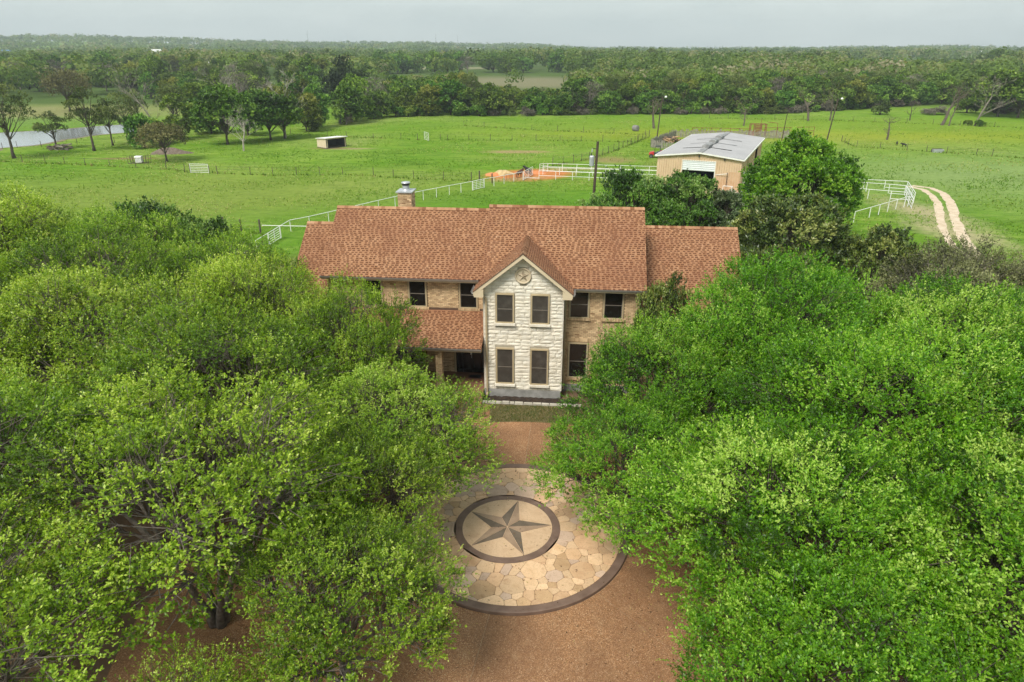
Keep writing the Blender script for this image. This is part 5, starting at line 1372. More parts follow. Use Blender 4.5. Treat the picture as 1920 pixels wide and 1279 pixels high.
# roof halves with standing seams, skylight strips and ridge vents
for s in (0, 1):
    x0, x1 = (-0.25, BW/2) if s == 0 else (BW+0.25, BW/2)
    sl_ = (BA-BE)/(BW/2); za = BE-sl_*0.25+.06; zb = BA+.06
    mb = MB(); y = -0.3
    while y < BL+0.3:
        e = min(y+0.61, BL+0.3)
        mb.add([(x0, y, za), (x1, y, zb), (x1, e-.05, zb), (x0, e-.05, za)], [(0, 1, 2, 3) if s == 0 else (3, 2, 1, 0)])
        mb.add([(x0, e-.05, za), (x1, e-.05, zb), (x1, e-.03, zb+.045), (x0, e-.03, za+.045), (x0, e, za), (x1, e, zb)], [(0, 1, 2, 3), (3, 2, 5, 4)] if s == 0 else [(3, 2, 1, 0), (4, 5, 2, 3)])
        y = e
    rf_ = mb.build('roof', m_broof, barn)
    m_sky_l = M('aged_skylight', (0.045, 0.042, 0.04), (0.17, 0.165, 0.16), 1.1, 0.6) if s == 0 else m_sky_l
    for yy in (5.5, 10.8, 16.1):
        mb = MB(); f0, f1 = (0.42, 0.98)
        xa, xb = x0+(x1-x0)*f0, x0+(x1-x0)*f1; z0_, z1_ = za+(zb-za)*f0+.06, za+(zb-za)*f1+.06
        mb.add([(xa, yy, z0_), (xb, yy, z1_), (xb, yy+.34, z1_), (xa, yy+.34, z0_)], [(0, 1, 2, 3) if s == 0 else (3, 2, 1, 0)])
        xm = x0+(x1-x0)*0.60
        mb.build('roof_seam_stain', m_sky_l, rf_)
mb = MB(); mb.box(-0.27, 0.0, -0.32, -0.29, BE-.12, BE+.06)
for s in (0, 1):
    x0, x1 = (-0.27, BW/2) if s == 0 else (BW+0.27, BW/2)
    z0_, z1_ = BE-.02, BA+.09
    v_ = [(x0, -.335, z0_-.15), (x1, -.335, z1_-.15), (x1, -.335, z1_+.03), (x0, -.335, z0_+.03), (x0, -.30, z0_-.15), (x1, -.30, z1_-.15), (x1, -.30, z1_+.03), (x0, -.30, z0_+.03)]
    f_ = [(0, 1, 2, 3), (3, 2, 6, 7), (0, 4, 5, 1), (4, 7, 6, 5)]
    mb.add(v_, f_ if s == 0 else [tuple(reversed(q)) for q in f_])
mb.box(BW+.25, BW+.36, -.3, BL+.3, BE-.15, BE+.02); mb.box(-.36, -.25, -.3, BL+.3, BE-.15, BE+.02)
mb.build('rake_trim', m_btrim, barn)
m_vent = M('ridge_vent_metal', (0.16, 0.16, 0.16), (0.36, 0.36, 0.35), 1.2, 0.6)
mb = MB(); mb.box(BW/2-.35, BW/2+.35, -.3, BL+.3, BA+.10, BA+.135); mb.build('ridge_strip', m_vent, barn)
for yy in (4.2, 9.6, 14.9):
    mb = MB(); mb.extr([(-.42, BA+.12), (.42, BA+.12), (.46, BA+.42), (.22, BA+.58), (-.22, BA+.58), (-.46, BA+.42)], 0, 3.0)
    o = mb.build('ridge_vent', m_vent, barn, (BW/2, yy, 0), (0, 0, PI/2))
# half open roll-up door with slats
rd = MB(); rd.box(D0-.1, D0, -.06, .02, 0, DH+.1); rd.box(D1, D1+.1, -.06, .02, 0, DH+.1); rd.box(D0, D1, -.06, .02, DH, DH+.1)
rdo = rd.build('roll_up_door', m_btrim, barn)
m_slat = M('door_slat_white', (0.66, 0.68, 0.70), (0.74, 0.76, 0.77), 2, 0.5)
zz = DH-.012; k = 0
while zz > 2.40:
    mb = MB(); z0_ = max(zz-.235, 2.36); mb.extr([(0.03, z0_), (0.03, zz), (0.0, zz-.02), (-.02, (z0_+zz)/2), (0.0, z0_+.02)], D0+.01, D1-.01); mb.build('slat', m_slat, rdo); zz -= .245
mb = MB(); mb.add([(D0, .5, 0), (D1, .5, 0), (D1, 9, 0), (D0, 9, 0)], [(0, 1, 2, 3)])
mb.v = [(x, y, 0.02) for x, y, z in mb.v]; mb.build('floor', m_inside, barn)
mb = MB(); mb.box(0.15, BW-.15, 11.0, 11.1, 0, 4.0); mb.build('inner_wall', m_inside, barn)
mb = MB(); mb.box(.02, .1, .1, BL-.1, 0, 4.0); mb.box(BW-.1, BW-.02, .1, 15.2, 0, 4.0); mb.build('liner', m_inside, barn)
for uu, zz in ((4.6, 2.2), (5.6, 2.05), (6.6, 2.2)): 
    mb = MB(); mb.box(uu-.2, uu+.2, 3.0, 3.3, zz-.12, zz+.02); mb.build('hanging_light_fitting', m_white, barn)
for uu, zz in ((5.37, 4.28), (8.6, 4.02)):
    mb = MB(); mb.box(uu-.09, uu+.09, -.2, -.04, zz-.12, zz+.06); mb.tube([(uu, -.12, zz), (uu, -.26, zz-.14)], .06, 6); mb.build('flood_lamp', m_dark, barn)
bar('bracket_arm', m_pipe, barn, (7.7, -.08, 2.0), (9.15, -.35, 2.28), .035)
bar('bracket_post', m_dark, barn, (9.15, -.35, .7), (9.15, -.35, 2.42), .045)
for v_ in (5.9,): bar('downpipe', m_trim, barn, (BW+.1, v_, .1), (BW+.12, v_, BE-.1), .06)
mb = MB(); mb.box(BW+.04, BW+.08, 2.7, 3.7, 0.05, 2.1); mb.build('side_door', M('side_door_paint', (0.60, 0.63, 0.66), (0.66, 0.68, 0.70), 2, .5), barn)
mb = MB(); mb.box(7.3, BW+.9, -1.9, -.02, -.05, .06); mb.build('concrete_apron', M('apron_concrete', (0.36, 0.30, 0.23), (0.46, 0.39, 0.31), 1.5, .9), barn)
bm4 = barn.matrix_basis if False else Matrix.Translation(BO) @ Matrix.Rotation(BYAW, 4, 'Z')
hr = thing('hitching_rail', 'white hitching rail standing before the barn corner', 'rail', bm4 @ Vector((8.85, -.75, 0.06)), BYAW)
for a, b in (((0, 0, 0), (0, 0, .75)), ((1.15, 0, 0), (1.15, 0, .75)), ((0, 0, .75), (1.15, 0, .75)), ((1.15, 0, .72), (1.15, -.9, .72)), ((1.15, -.9, 0), (1.15, -.9, .74))): bar('rail' if a[2] else 'post', m_pipe, hr, a, b, .04)
pt = thing('white_tank', 'white upright tank and pipes against the barn side wall', 'tank', bm4 @ Vector((BW+.55, 1.9, 0)), BYAW)
mb = MB(); mb.lathe([(.26, 0), (.28, .05), (.28, 1.75), (.2, 1.9), (.06, 1.95)], 14); mb.build('drum', m_white, pt)
bar('pipe', m_pipe, pt, (0, .2, 1.2), (1.7, .9, 1.2), .03); bar('pipe', m_pipe, pt, (0, .2, .8), (1.7, .9, .8), .03); bar('pipe_post', m_pipe, pt, (1.7, .9, 0), (1.7, .9, 1.25), .035)

# palisade of upright boards round the barn yard
def palisade(label, a, b, seed, h=1.55):
    r_ = random.Random(seed); o = Vector((a[0], a[1], 0)); d = Vector((b[0], b[1], 0))-o; t = thing('palisade_fence', label, 'fence', o, math.atan2(d.y, d.x))
    mb = MB(); x = 0; L = d.length
    while x < L:
        w = r_.uniform(.12, .24); hh = h*r_.uniform(.78, 1.15); mb.box(x, x+w, -.02+r_.uniform(-.02, .02), .03, 0, hh); x += w+r_.uniform(.03, .16)
    tag(mb.build('boards', m_board, t), kind='stuff')
    bar('rail', m_wood, t, (0, .07, .45), (L, .07, .45), .04); bar('rail', m_wood, t, (0, .07, 1.15), (L, .07, 1.15), .04)
    return t
m_board = M('grey_boards', (0.18, 0.16, 0.14), (0.32, 0.29, 0.25), 2.5, 0.95, 0.4, 15)
palisade('grey board palisade left of the barn, running away to the brush pile', gp(1220, 276), gp(1266, 257.5), 1)
palisade('grey board palisade between the red utility vehicle and the barn', gp(1221, 276.5), gp(1262, 281), 2, 1.35)
palisade('grey board palisade behind the barn, below the rusty chute', gp(1267, 257.5), gp(1500, 260), 3, 1.5)

# rusty cattle chute and pipe rails
ct = thing('cattle_chute', 'rust red cattle squeeze chute behind the barn roof', 'cattle chute', (50.0, 149.0, 0), -0.1)
mb = MB()
for x in (0, .9, 2.2, 3.2): mb.box(x-.07, x+.07, -.06, .06, 0, 2.5); mb.box(x-.07, x+.07, 1.0, 1.12, 0, 2.5)
mb.box(-.07, 3.3, -.05, .05, 2.4, 2.5); mb.box(-.07, 3.3, 1.0, 1.1, 2.4, 2.5); mb.build('frame', m_rust, ct)
for k in range(7):
    mb = MB(); mb.box(1.0, 2.15, -.1, -.065, .25+.3*k, .47+.3*k); mb.build('side_panel', m_rust, ct)
for k in range(4): bar('bar', m_rust, ct, (-2.4, 0, .4+.4*k), (0, 0, .4+.4*k), .04); bar('bar', m_rust, ct, (2.2, 0, .5+.45*k), (3.2, 0, .5+.45*k), .04)
mb = MB(); mb.extr([(0, 0), (1.0, 0), (1.0, 1.1), (0, .1)], 0, .9); mb.build('ramp', m_rust, ct, (-.2, -1.2, 0))
bar('gantry', m_rust, ct, (3.3, 0, 2.9), (5.4, 0, 2.7), .05); bar('gantry', m_rust, ct, (5.4, 0, 0), (5.4, 0, 2.7), .05); bar('gantry', m_rust, ct, (2.0, 0, 2.5), (2.0, 0, 3.6), .04)
def rail_fence(label, a, b, rails, n, h):
    o = Vector((a[0], a[1], 0)); d = Vector((b[0], b[1], 0))-o; t = thing('rusty_rail_fence', label, 'fence', o)
    for z in rails: bar('rail', m_rust, t, Vector((0, 0, z)), d+Vector((0, 0, z)), .045)
    for k in range(n+1): q = d*(k/n); bar('post', m_rust, t, q, q+Vector((0, 0, h)), .05)
    return t
rail_fence('rusty pipe rails running right from the cattle chute', (53.0, 148.8), (64, 150.5), (1.0, 1.75), 4, 1.8)
rail_fence('rusty pipe rails behind the barn, left of the chute', (38.5, 151.5), (48, 149.6), (.9, 1.5), 5, 1.6)

# red utility vehicle
m_red = M('red_plastic', (0.42, 0.020, 0.020), (0.50, 0.030, 0.028), 2, .4)
m_tyre = M('tyre_rubber', (0.014, 0.014, 0.014), (0.03, 0.03, 0.03), 5, .9)
m_seat = M('grey_blue_seat', (0.09, 0.115, 0.16), (0.14, 0.17, 0.22), 4, .8)
utv = thing('utility_vehicle', 'red side by side utility vehicle parked at the barn corner', 'utility vehicle', (24.55, 118.6, 0), math.radians(166))
mb = MB(); mb.extr([(-.62, .42), (.62, .42), (.66, .62), (.66, .80), (-.66, .80), (-.66, .62)], -.75, .5); mb.box(-1.0, -.75, -.5, .5, .4, .62); mb.build('body', m_dark, utv)
mb = MB(); mb.add([(.5, -.66, .5), (1.35, -.6, .5), (1.35, .6, .5), (.5, .66, .5), (.5, -.66, 1.05), (1.3, -.52, .82), (1.3, .52, .82), (.5, .66, 1.05)], [(0, 3, 2, 1), (4, 5, 6, 7), (0, 1, 5, 4), (2, 3, 7, 6), (1, 2, 6, 5), (3, 0, 4, 7)]); mb.build('hood', m_red, utv)
mb = MB()
for b in ((-1.75, -.5, -.70, .70, .78, .84), (-1.75, -.5, -.70, -.65, .84, 1.15), (-1.75, -.5, .65, .70, .84, 1.15), (-1.75, -1.7, -.65, .65, .84, 1.15), (-.55, -.5, -.65, .65, .84, 1.18)): mb.box(*b)
mb.build('cargo_bed', m_red, utv)
for y in (-.34, .34):
    mb = MB(); mb.box(-.42, .1, y-.26, y+.26, .80, .95); mb.box(-.5, -.38, y-.26, y+.26, .95, 1.45); mb.build('seat', m_seat, utv)
mb = MB()
for y in (-.62, .62): mb.tube([(.55, y, 1.0), (.32, y*.95, 1.85), (-.45, y*.95, 1.88), (-.5, y, .85)], .028, 6)
for x, z in ((.32, 1.85), (-.45, 1.88)): mb.tube([(x, -.59, z), (x, .59, z)], .028, 6)
mb.build('roll_cage', m_dark, utv)
mb = MB(); mb.box(-.52, .38, -.62, .62, 1.88, 1.93); mb.build('canopy_top', m_dark, utv)
mb = MB(); mb.lathe([(.15, -.015), (.17, 0), (.15, .015)], 14); mb.build('steering_wheel', m_dark, utv, (.28, .34, 1.2), (0, math.radians(-55), 0))
for x, y in ((.95, -.62), (.95, .62), (-1.15, -.62), (-1.15, .62)):
    mb = MB(); mb.lathe([(.17, -.12), (.29, -.12), (.32, -.07), (.32, .07), (.29, .12), (.17, .12)], 16); w = mb.build('wheel', m_tyre, utv, (x, y, .32), (PI/2, 0, 0))
    mb = MB(); mb.lathe([(.03, -.10), (.165, -.125), (.165, .125), (.03, .10)], 12); mb.build('rim', m_galv, w)

# brush pile
m_cutwood = M('cut_wood', (0.34, 0.20, 0.10), (0.50, 0.34, 0.20), 3, .9, use='object')
bp = thing('log_pile', 'heap of pale cut wood at the far corner of the palisade', 'wood pile', (31.2, 139.2, 0))
r_ = random.Random(6)
for k in range(46):
    z = abs(r_.gauss(0, .55)); sp = 2.3*(1-z/2.0); x, y = r_.uniform(-sp, sp), r_.uniform(-sp*.6, sp*.6); a = r_.uniform(0, PI); L = r_.uniform(.5, 1.2); tl = r_.uniform(-.35, .35)
    mb = MB(); d = Vector((math.cos(a)*L, math.sin(a)*L, tl)); rr_ = r_.uniform(.06, .15); mb.tube([-d, d*.1+Vector((0, 0, r_.uniform(-.08, .08))), d], [rr_, rr_*.9, rr_*.7], 6); mb.build('log', m_cutwood if r_.random() < .65 else m_wood, bp, (x, y, max(.1, z*.8+.1)))
# loafing shed
sh = thing('field_shelter', 'small cream open fronted field shelter in the green pasture', 'shelter', G(613.5, 279.0), math.radians(47.0))
m_cream2 = M('cream_board', (0.60, 0.49, 0.34), (0.66, 0.55, 0.40), 2, .7)
m_dkboard = M('dark_inner_board', (0.055, 0.053, 0.05), (0.085, 0.082, 0.078), 2, .8)
SW, SDp, SHf, SHb = 4.1, 3.1, 1.85, 1.62
mb = MB(); mb.add([(0, 0, .1), (0, SDp, .1), (0, SDp, SHb), (0, 0, SHf)], [(0, 3, 2, 1)]); mb.add([(-.0, 0, .1), (-.05, 0, .1), (-.05, SDp, .1), (-.05, SDp, SHb), (-.05, 0, SHf)], [(1, 4, 3, 2)]); mb.build('side_wall', m_cream2, sh)
mb = MB(); mb.box(.01, .04, .05, SDp-.05, .1, SHb-.05); mb.box(SW-.04, SW-.01, .05, SDp-.05, .1, SHb-.05); mb.box(0.04, SW-.04, SDp-.06, SDp-.02, .1, SHb-.05); mb.build('inner_lining', m_dkboard, sh)
mb = MB(); mb.box(SW, SW+.05, 0, SDp, .1, SHb); mb.box(-.05, SW+.05, SDp, SDp+.05, .1, SHb); mb.build('back_wall', m_cream2, sh)
for x in (-.05, .12, SW-.12, SW+.02): 
    mb = MB(); mb.box(x-.05, x+.05, -.06, .04, -.05, SHf); mb.build('post', m_cream2 if 0 < x < SW else m_dkboard, sh)
mb = MB(); mb.box(.05, SW-.05, -.05, .0, SHf-.22, SHf-.06); mb.build('header_beam', m_cream2, sh)
mb = MB(); mb.add([(-.25, -.35, SHf+.05), (SW+.35, -.35, SHf+.05), (SW+.35, SDp+.2, SHb+.03), (-.25, SDp+.2, SHb+.03), (-.25, -.35, SHf-.02), (SW+.35, -.35, SHf-.02), (SW+.35, SDp+.2, SHb-.04), (-.25, SDp+.2, SHb-.04)], [(0, 1, 2, 3), (7, 6, 5, 4), (0, 4, 5, 1), (1, 5, 6, 2), (2, 6, 7, 3), (3, 7, 4, 0)]); mb.build('roof', m_white, sh)
mb = MB(); mb.box(-.15, SW+.1, -.1, SDp+.1, -.05, .1); mb.build('skid_base', m_wood, sh)
# hay feeder with white box
fd = thing('hay_feeder', 'white feed box inside a rail feeder frame in the left pasture', 'feeder', G(262, 306), 0.12)
mb = MB(); mb.box(-.45, .45, -.4, .4, .15, .95); fb = mb.build('feed_box', m_white, fd)
mb = MB(); mb.extr([(-.48, .95), (.48, .95), (.4, 1.12), (-.4, 1.12)], -.5, .5); mb.build('lid', m_white, fb)
mb = MB()
for x in (-.3, -.1, .1, .3): mb.box(x-.02, x+.02, -.42, -.40, .18, .92)
mb.build('slat', m_wire, fb)
for x in (-1.5, -1.1, -.75, .8, 1.15, 1.55):
    for y in (-.55, .55): bar('upright', m_wood, fd, (x, y, 0), (x+(.15 if x > 0 else -.05), y, 1.15), .035, 5)
for y in (-.55, .55):
    bar('rail', m_wood, fd, (-1.55, y, 1.1), (-.6, y, 1.05), .03, 5); bar('rail', m_wood, fd, (.6, y, 1.05), (1.7, y, 1.15), .03, 5); bar('skid', m_wood, fd, (-1.55, y, .06), (1.6, y, .06), .05, 5)
# water trough
tg = thing('water_trough', 'long grey water trough by the right pasture fence', 'trough', G(1758, 286), 0.0)
mb = MB(); mb.add([(-.85, -.3, 0), (.85, -.3, 0), (.85, .3, 0), (-.85, .3, 0), (-.9, -.36, .5), (.9, -.36, .5), (.9, .36, .5), (-.9, .36, .5), (-.82, -.28, .5), (.82, -.28, .5), (.82, .28, .5), (-.82, .28, .5), (-.8, -.26, .3), (.8, -.26, .3), (.8, .26, .3), (-.8, .26, .3)],
  [(0, 3, 2, 1), (0, 1, 5, 4), (1, 2, 6, 5), (2, 3, 7, 6), (3, 0, 4, 7), (4, 5, 9, 8), (5, 6, 10, 9), (6, 7, 11, 10), (7, 4, 8, 11), (8, 9, 13, 12), (9, 10, 14, 13), (10, 11, 15, 14), (11, 8, 12, 15), (12, 13, 14, 15)]); mb.build('tub', m_galv, tg)
mb = MB(); mb.box(-.95, .95, .36, .46, .0, .62); mb.build('back_board', m_wood, tg)
mb = MB(); mb.add([(-.8, -.26, .44), (.8, -.26, .44), (.8, .26, .44), (-.8, .26, .44)], [(0, 1, 2, 3)]); mb.build('water', m_water, tg)
# two black calves and two horses
m_black = M('black_coat', (0.010, 0.009, 0.009), (0.022, 0.020, 0.018), 5, .6)
def animal(name, label, loc, rz, s, m, neck_up, group=None, cat='cow'):
    """one continuous skinned body: trunk, neck, head, four jointed legs, tail"""
    j = {'pel': (-.62, 0, 1.12), 'bel': (-.1, 0, 1.05), 'che': (.48, 0, 1.08), 'nek': (.86, 0, 1.22+.28*neck_up), 'hd': (1.12, 0, 1.34+.42*neck_up), 'mz': (1.46, 0, 1.18+.34*neck_up), 'tl': (-.86, 0, 1.05), 'te': (-.95, 0, .55)}
    rad = {'pel': (.30, .30), 'bel': (.33, .36), 'che': (.29, .34), 'nek': (.17, .21), 'hd': (.13, .15), 'mz': (.08, .085), 'tl': (.05, .05), 'te': (.03, .03)}
    e = [('pel', 'bel'), ('bel', 'che'), ('che', 'nek'), ('nek', 'hd'), ('hd', 'mz'), ('pel', 'tl'), ('tl', 'te')]
    for sd_, y in (('l', .2), ('r', -.2)):
        j.update({'h1'+sd_: (-.62, y, .86), 'h2'+sd_: (-.52, y, .62), 'h3'+sd_: (-.72, y, .40), 'h4'+sd_: (-.68, y, .05), 'f1'+sd_: (.50, y, .78), 'f2'+sd_: (.52, y, .46), 'f3'+sd_: (.50, y, .24), 'f4'+sd_: (.53, y, .05), 'er'+sd_: (1.02, y*.9, 1.46+.44*neck_up)})
        for k, r__ in (('h1', .17), ('h2', .12), ('h3', .065), ('h4', .06), ('f1', .12), ('f2', .075), ('f3', .055), ('f4', .06), ('er', .035)): rad[k+sd_] = (r__, r__)
        e += [('pel', 'h1'+sd_), ('h1'+sd_, 'h2'+sd_), ('h2'+sd_, 'h3'+sd_), ('h3'+sd_, 'h4'+sd_), ('che', 'f1'+sd_), ('f1'+sd_, 'f2'+sd_), ('f2'+sd_, 'f3'+sd_), ('f3'+sd_, 'f4'+sd_), ('hd', 'er'+sd_)]
    names = list(j); ix = {n_: i for i, n_ in enumerate(names)}
    me = bpy.data.meshes.new(name); me.from_pydata([tuple(c*s for c in j[n_]) for n_ in names], [(ix[a], ix[b]) for a, b in e], [])
    o = link(name, me, None, loc, (0, 0, rz)); md = o.modifiers.new('skin', 'SKIN'); sv = me.skin_vertices[0].data
    for n_ in names: sv[ix[n_]].radius = (rad[n_][0]*s, rad[n_][1]*s)
    sv[ix['pel']].use_root = True; o.modifiers.new('sub', 'SUBSURF').levels = 1; o.modifiers['sub'].render_levels = 1
    me.materials.append(m); return tag(o, label, cat, group)
animal('calf', 'small black calf farther from the trough in the right pasture', G(1681, 272.5), 1.1, .50, m_black, 0.0, 'black calves')
animal('calf', 'small black calf nearer the trough in the right pasture', G(1694.5, 276), 2.3, .52, m_black, 0.0, 'black calves')
m_bay = M('bay_coat', (0.060, 0.024, 0.012), (0.10, 0.042, 0.022), 5, .5)
animal('horse', 'dark brown horse standing on the orange dirt behind the white rail', G(974, 333), 0.9, .74, m_bay, .45, None, 'horse')
animal('horse', 'black horse behind the white gate beside the brown one', G(990, 327), 2.4, .72, m_black, .45, None, 'horse')
# heaps of straw and clay on the orange patch
def mound(name, label, loc, rx, ry, h, m, seed, cat):
    r_ = random.Random(seed); mb = MB(); n, k = 22, 6; vs_ = [(0, 0, h)]
    ph = [r_.uniform(0, 6.28) for _ in range(4)]
    for i in range(1, k+1):
        for a in range(n):
            t_ = 2*PI*a/n; f = i/k; w = 1+.18*math.sin(3*t_+ph[0])+.12*math.sin(5*t_+ph[1])
            vs_.append((rx*f*w*math.cos(t_), ry*f*w*math.sin(t_), max(-.05, h*(1-f*f)*(1+.25*math.sin(4*t_+ph[2]+f*5))+r_.uniform(-.04, .04)*(f < 1)) if i < k else -.05))
    fs = [(0, 1+a, 1+(a+1) % n) for a in range(n)] + [(1+(i-1)*n+a, 1+i*n+a, 1+i*n+(a+1) % n, 1+(i-1)*n+(a+1) % n) for i in range(1, k) for a in range(n)]
    mb.add(vs_, fs); o = mb.build(name, m, None, loc, smooth=True); return tag(o, label, cat)
m_straw = M('old_straw', (0.42, 0.30, 0.14), (0.56, 0.42, 0.22), 3, .95, .8, 14)
m_clay = M('orange_clay', (0.52, 0.17, 0.06), (0.64, 0.26, 0.11), 1.6, .95, .5, 8)
mound('straw_heap', 'low pale heap of old straw on the orange dirt', G(943, 327), 1.7, 1.0, .55, m_straw, 3, 'straw heap')
mound('clay_heap', 'low orange clay heap at the left end of the dirt patch', G(926, 328), 1.5, .9, .3, m_clay, 4, 'dirt heap')
mound('clay_heap', 'orange clay heap behind the horse and gate', G(1003, 325), 2.0, 1.0, .3, m_clay, 6, 'dirt heap')
rf2 = thing('feed_rack', 'thin rusty feed rack on the orange dirt before the white rail', 'feeder', G(950, 339), .4)
for x in (0, .8, 1.6): bar('upright', m_rust, rf2, (x, 0, 0), (x, 0, .8), .025); bar('upright', m_rust, rf2, (x, .7, 0), (x, .7, .8), .025)
for y in (0, .7): bar('rail', m_rust, rf2, (0, y, .8), (1.6, y, .8), .025)
for k, (x, y) in enumerate(((899, 338.6), (922.8, 344))):
    o = pole_bm(1.35, .09, .09).build('gate_post', m_wood, None, G(x, y)); tag(o, ('thick dark wooden post behind the white gate near the orange dirt', 'thick dark wooden post at the left end of the orange dirt')[k], 'post')
m_greyb = M('weathered_bale', (0.17, 0.16, 0.15), (0.26, 0.25, 0.235), 3, .95, .6, 10)
mb = MB(); mb.lathe([(.5, -.6), (.66, -.52), (.68, 0), (.66, .52), (.5, .6)], 18); o = mb.build('round_bale', m_greyb, None, G(1191.5, 246)+Vector((0, 0, .62)), (PI/2, 0, .7), smooth=False); tag(o, 'grey weathered round bale in the far pasture by the dead tree', 'bale')
m_brush = M('dead_brush', (0.10, 0.075, 0.055), (0.19, 0.15, 0.115), 3, .95, .8, 12, use='object')
mound('earth_mound', 'brown brushy mound behind the two stemmed lone tree', G(318, 288), 3.6, 1.4, .9, m_brush, 8, 'mound')
# ---------------------------------------------------------------- pasture trees and woods
W_OAK = [(0.0, (0.032, 0.066, 0.010)), (0.3, (0.070, 0.142, 0.016)), (0.55, (0.125, 0.235, 0.026)), (0.8, (0.215, 0.340, 0.048)), (1.0, (0.32, 0.43, 0.09))]
m_w1 = leafmat('wood_leaf', W_OAK, 0.6, 0.2, 0.30, 0.022, 0.25)
m_w2 = leafmat('wood_leaf_yellow', [(0.0, (0.045, 0.065, 0.008)), (0.4, (0.105, 0.150, 0.015)), (0.7, (0.185, 0.230, 0.028)), (1.0, (0.28, 0.30, 0.06))], 0.6, 0.2, 0.16, 0.012, 0.25)
m_w3 = leafmat('bare_twig', [(0.0, (0.06, 0.052, 0.040)), (0.4, (0.125, 0.112, 0.085)), (0.7, (0.19, 0.175, 0.13)), (1.0, (0.28, 0.25, 0.19))], 0.8, 0.0, 0.18, 0.01, 0.2)
m_w4 = leafmat('bud_brown_leaf', [(0.0, (0.050, 0.040, 0.020)), (0.4, (0.130, 0.130, 0.045)), (0.7, (0.21, 0.200, 0.072)), (1.0, (0.30, 0.28, 0.12))], 0.7, 0.1, 0.08, 0.0, 0.2)
m_w5 = leafmat('thin_spring_leaf', [(0.0, (0.035, 0.058, 0.016)), (0.4, (0.085, 0.128, 0.028)), (0.7, (0.15, 0.20, 0.05)), (1.0, (0.23, 0.28, 0.09))], 0.6, 0.2, 0.10, 0.01, 0.25)
WB = dict(nt=26, tw=3, lv=4, low=-0.85, lobetone=0.20)
def wk(n_, seed, lm, **k):
    a = dict(WB, R=4.8, z0=-0.2, z1=10.0, nl=30, L=0.52, W=0.34, lobe=(0.28, 0.40)); a.update(k)
    return kind(n_, seed, lm, m_greybark if lm in (m_w3,) else m_bark, a['z0']+1.2, 0.24, 1, 5, **a)
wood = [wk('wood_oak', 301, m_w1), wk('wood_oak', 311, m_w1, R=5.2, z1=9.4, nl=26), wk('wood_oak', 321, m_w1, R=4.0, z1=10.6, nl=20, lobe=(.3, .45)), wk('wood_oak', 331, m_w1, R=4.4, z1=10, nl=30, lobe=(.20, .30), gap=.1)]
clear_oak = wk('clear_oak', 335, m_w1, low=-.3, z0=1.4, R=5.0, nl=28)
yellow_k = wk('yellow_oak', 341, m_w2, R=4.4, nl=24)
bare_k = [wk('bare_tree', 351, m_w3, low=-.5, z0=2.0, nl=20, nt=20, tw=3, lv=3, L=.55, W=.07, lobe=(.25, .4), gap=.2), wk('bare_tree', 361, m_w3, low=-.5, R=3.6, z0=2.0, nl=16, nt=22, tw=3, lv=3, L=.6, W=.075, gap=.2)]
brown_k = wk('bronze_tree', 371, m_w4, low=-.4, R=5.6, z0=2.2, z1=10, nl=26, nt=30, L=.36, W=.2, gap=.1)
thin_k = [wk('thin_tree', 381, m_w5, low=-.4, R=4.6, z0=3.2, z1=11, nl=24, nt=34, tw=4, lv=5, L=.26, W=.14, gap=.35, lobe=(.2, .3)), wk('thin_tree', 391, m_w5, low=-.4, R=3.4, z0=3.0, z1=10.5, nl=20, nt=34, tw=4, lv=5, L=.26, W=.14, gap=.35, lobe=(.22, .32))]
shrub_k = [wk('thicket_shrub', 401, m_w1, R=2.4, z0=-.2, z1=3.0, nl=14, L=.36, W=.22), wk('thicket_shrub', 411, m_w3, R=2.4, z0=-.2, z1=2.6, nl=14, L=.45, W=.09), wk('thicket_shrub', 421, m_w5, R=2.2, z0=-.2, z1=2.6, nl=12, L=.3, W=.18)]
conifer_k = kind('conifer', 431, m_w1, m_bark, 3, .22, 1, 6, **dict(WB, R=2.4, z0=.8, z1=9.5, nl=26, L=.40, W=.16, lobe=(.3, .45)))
def put(kd, label, px, py, s, sz=None, rz=None, name='pasture_tree', cat='tree', group=None):
    p = G(px, py); p.z = land_height(p.x, p.y); return tree(name, kd, label, p, rz if rz is not None else (px*.37) % 6.28, s, sz, cat, group)
# branch skeletons for dead trees
def dead_tree(name, label, px, py, h, seed, m, spread=.55, lean=(0, 0), levels=4, r0=.26, broken=False, cat='dead tree'):
    r_ = random.Random(seed); t = thing(name, label, cat, G(px, py)); tm, bm_ = MB(), MB()
    def grow(mb, p, d, L, r, lv):
        n_ = 3; pts, rs = [p], [r]
        for k in range(n_):
            d = (d+Vector((r_.uniform(-.22, .22), r_.uniform(-.22, .22), r_.uniform(-.08, .12)))).normalized(); p = p+d*(L/n_); pts.append(p); rs.append(r*(1-.16*(k+1)))
        mb.tube(pts, rs, 6 if lv > 2 else 4, True)
        if lv <= 0: return
        for k in range(r_.choice([3, 3, 4]) if lv < levels else 7):
            q = pts[r_.choice([1, 2, 3, 3])]; a = r_.uniform(0, 2*PI)
            nd = (d*(1-spread)+Vector((math.cos(a), math.sin(a), r_.uniform(-.05, .6)))*spread).normalized()
            grow(bm_, q, nd, L*r_.uniform(.42, .66), max(.018, rs[-1]*r_.uniform(.38, .6)), lv-1)
    grow(tm, Vector((0, 0, -.1)), Vector((lean[0], lean[1], 1)).normalized(), h*(.55 if not broken else .9), r0*.72, levels if not broken else 2)
    tm.build('trunk', m, t); bm_.build('branches', m, t); return t
m_bleach = M('bleached_wood', (0.26, 0.23, 0.19), (0.40, 0.37, 0.32), 3, .9, use='object')
m_deadw = M('dead_wood', (0.085, 0.065, 0.050), (0.155, 0.125, 0.098), 3, .95, use='object')
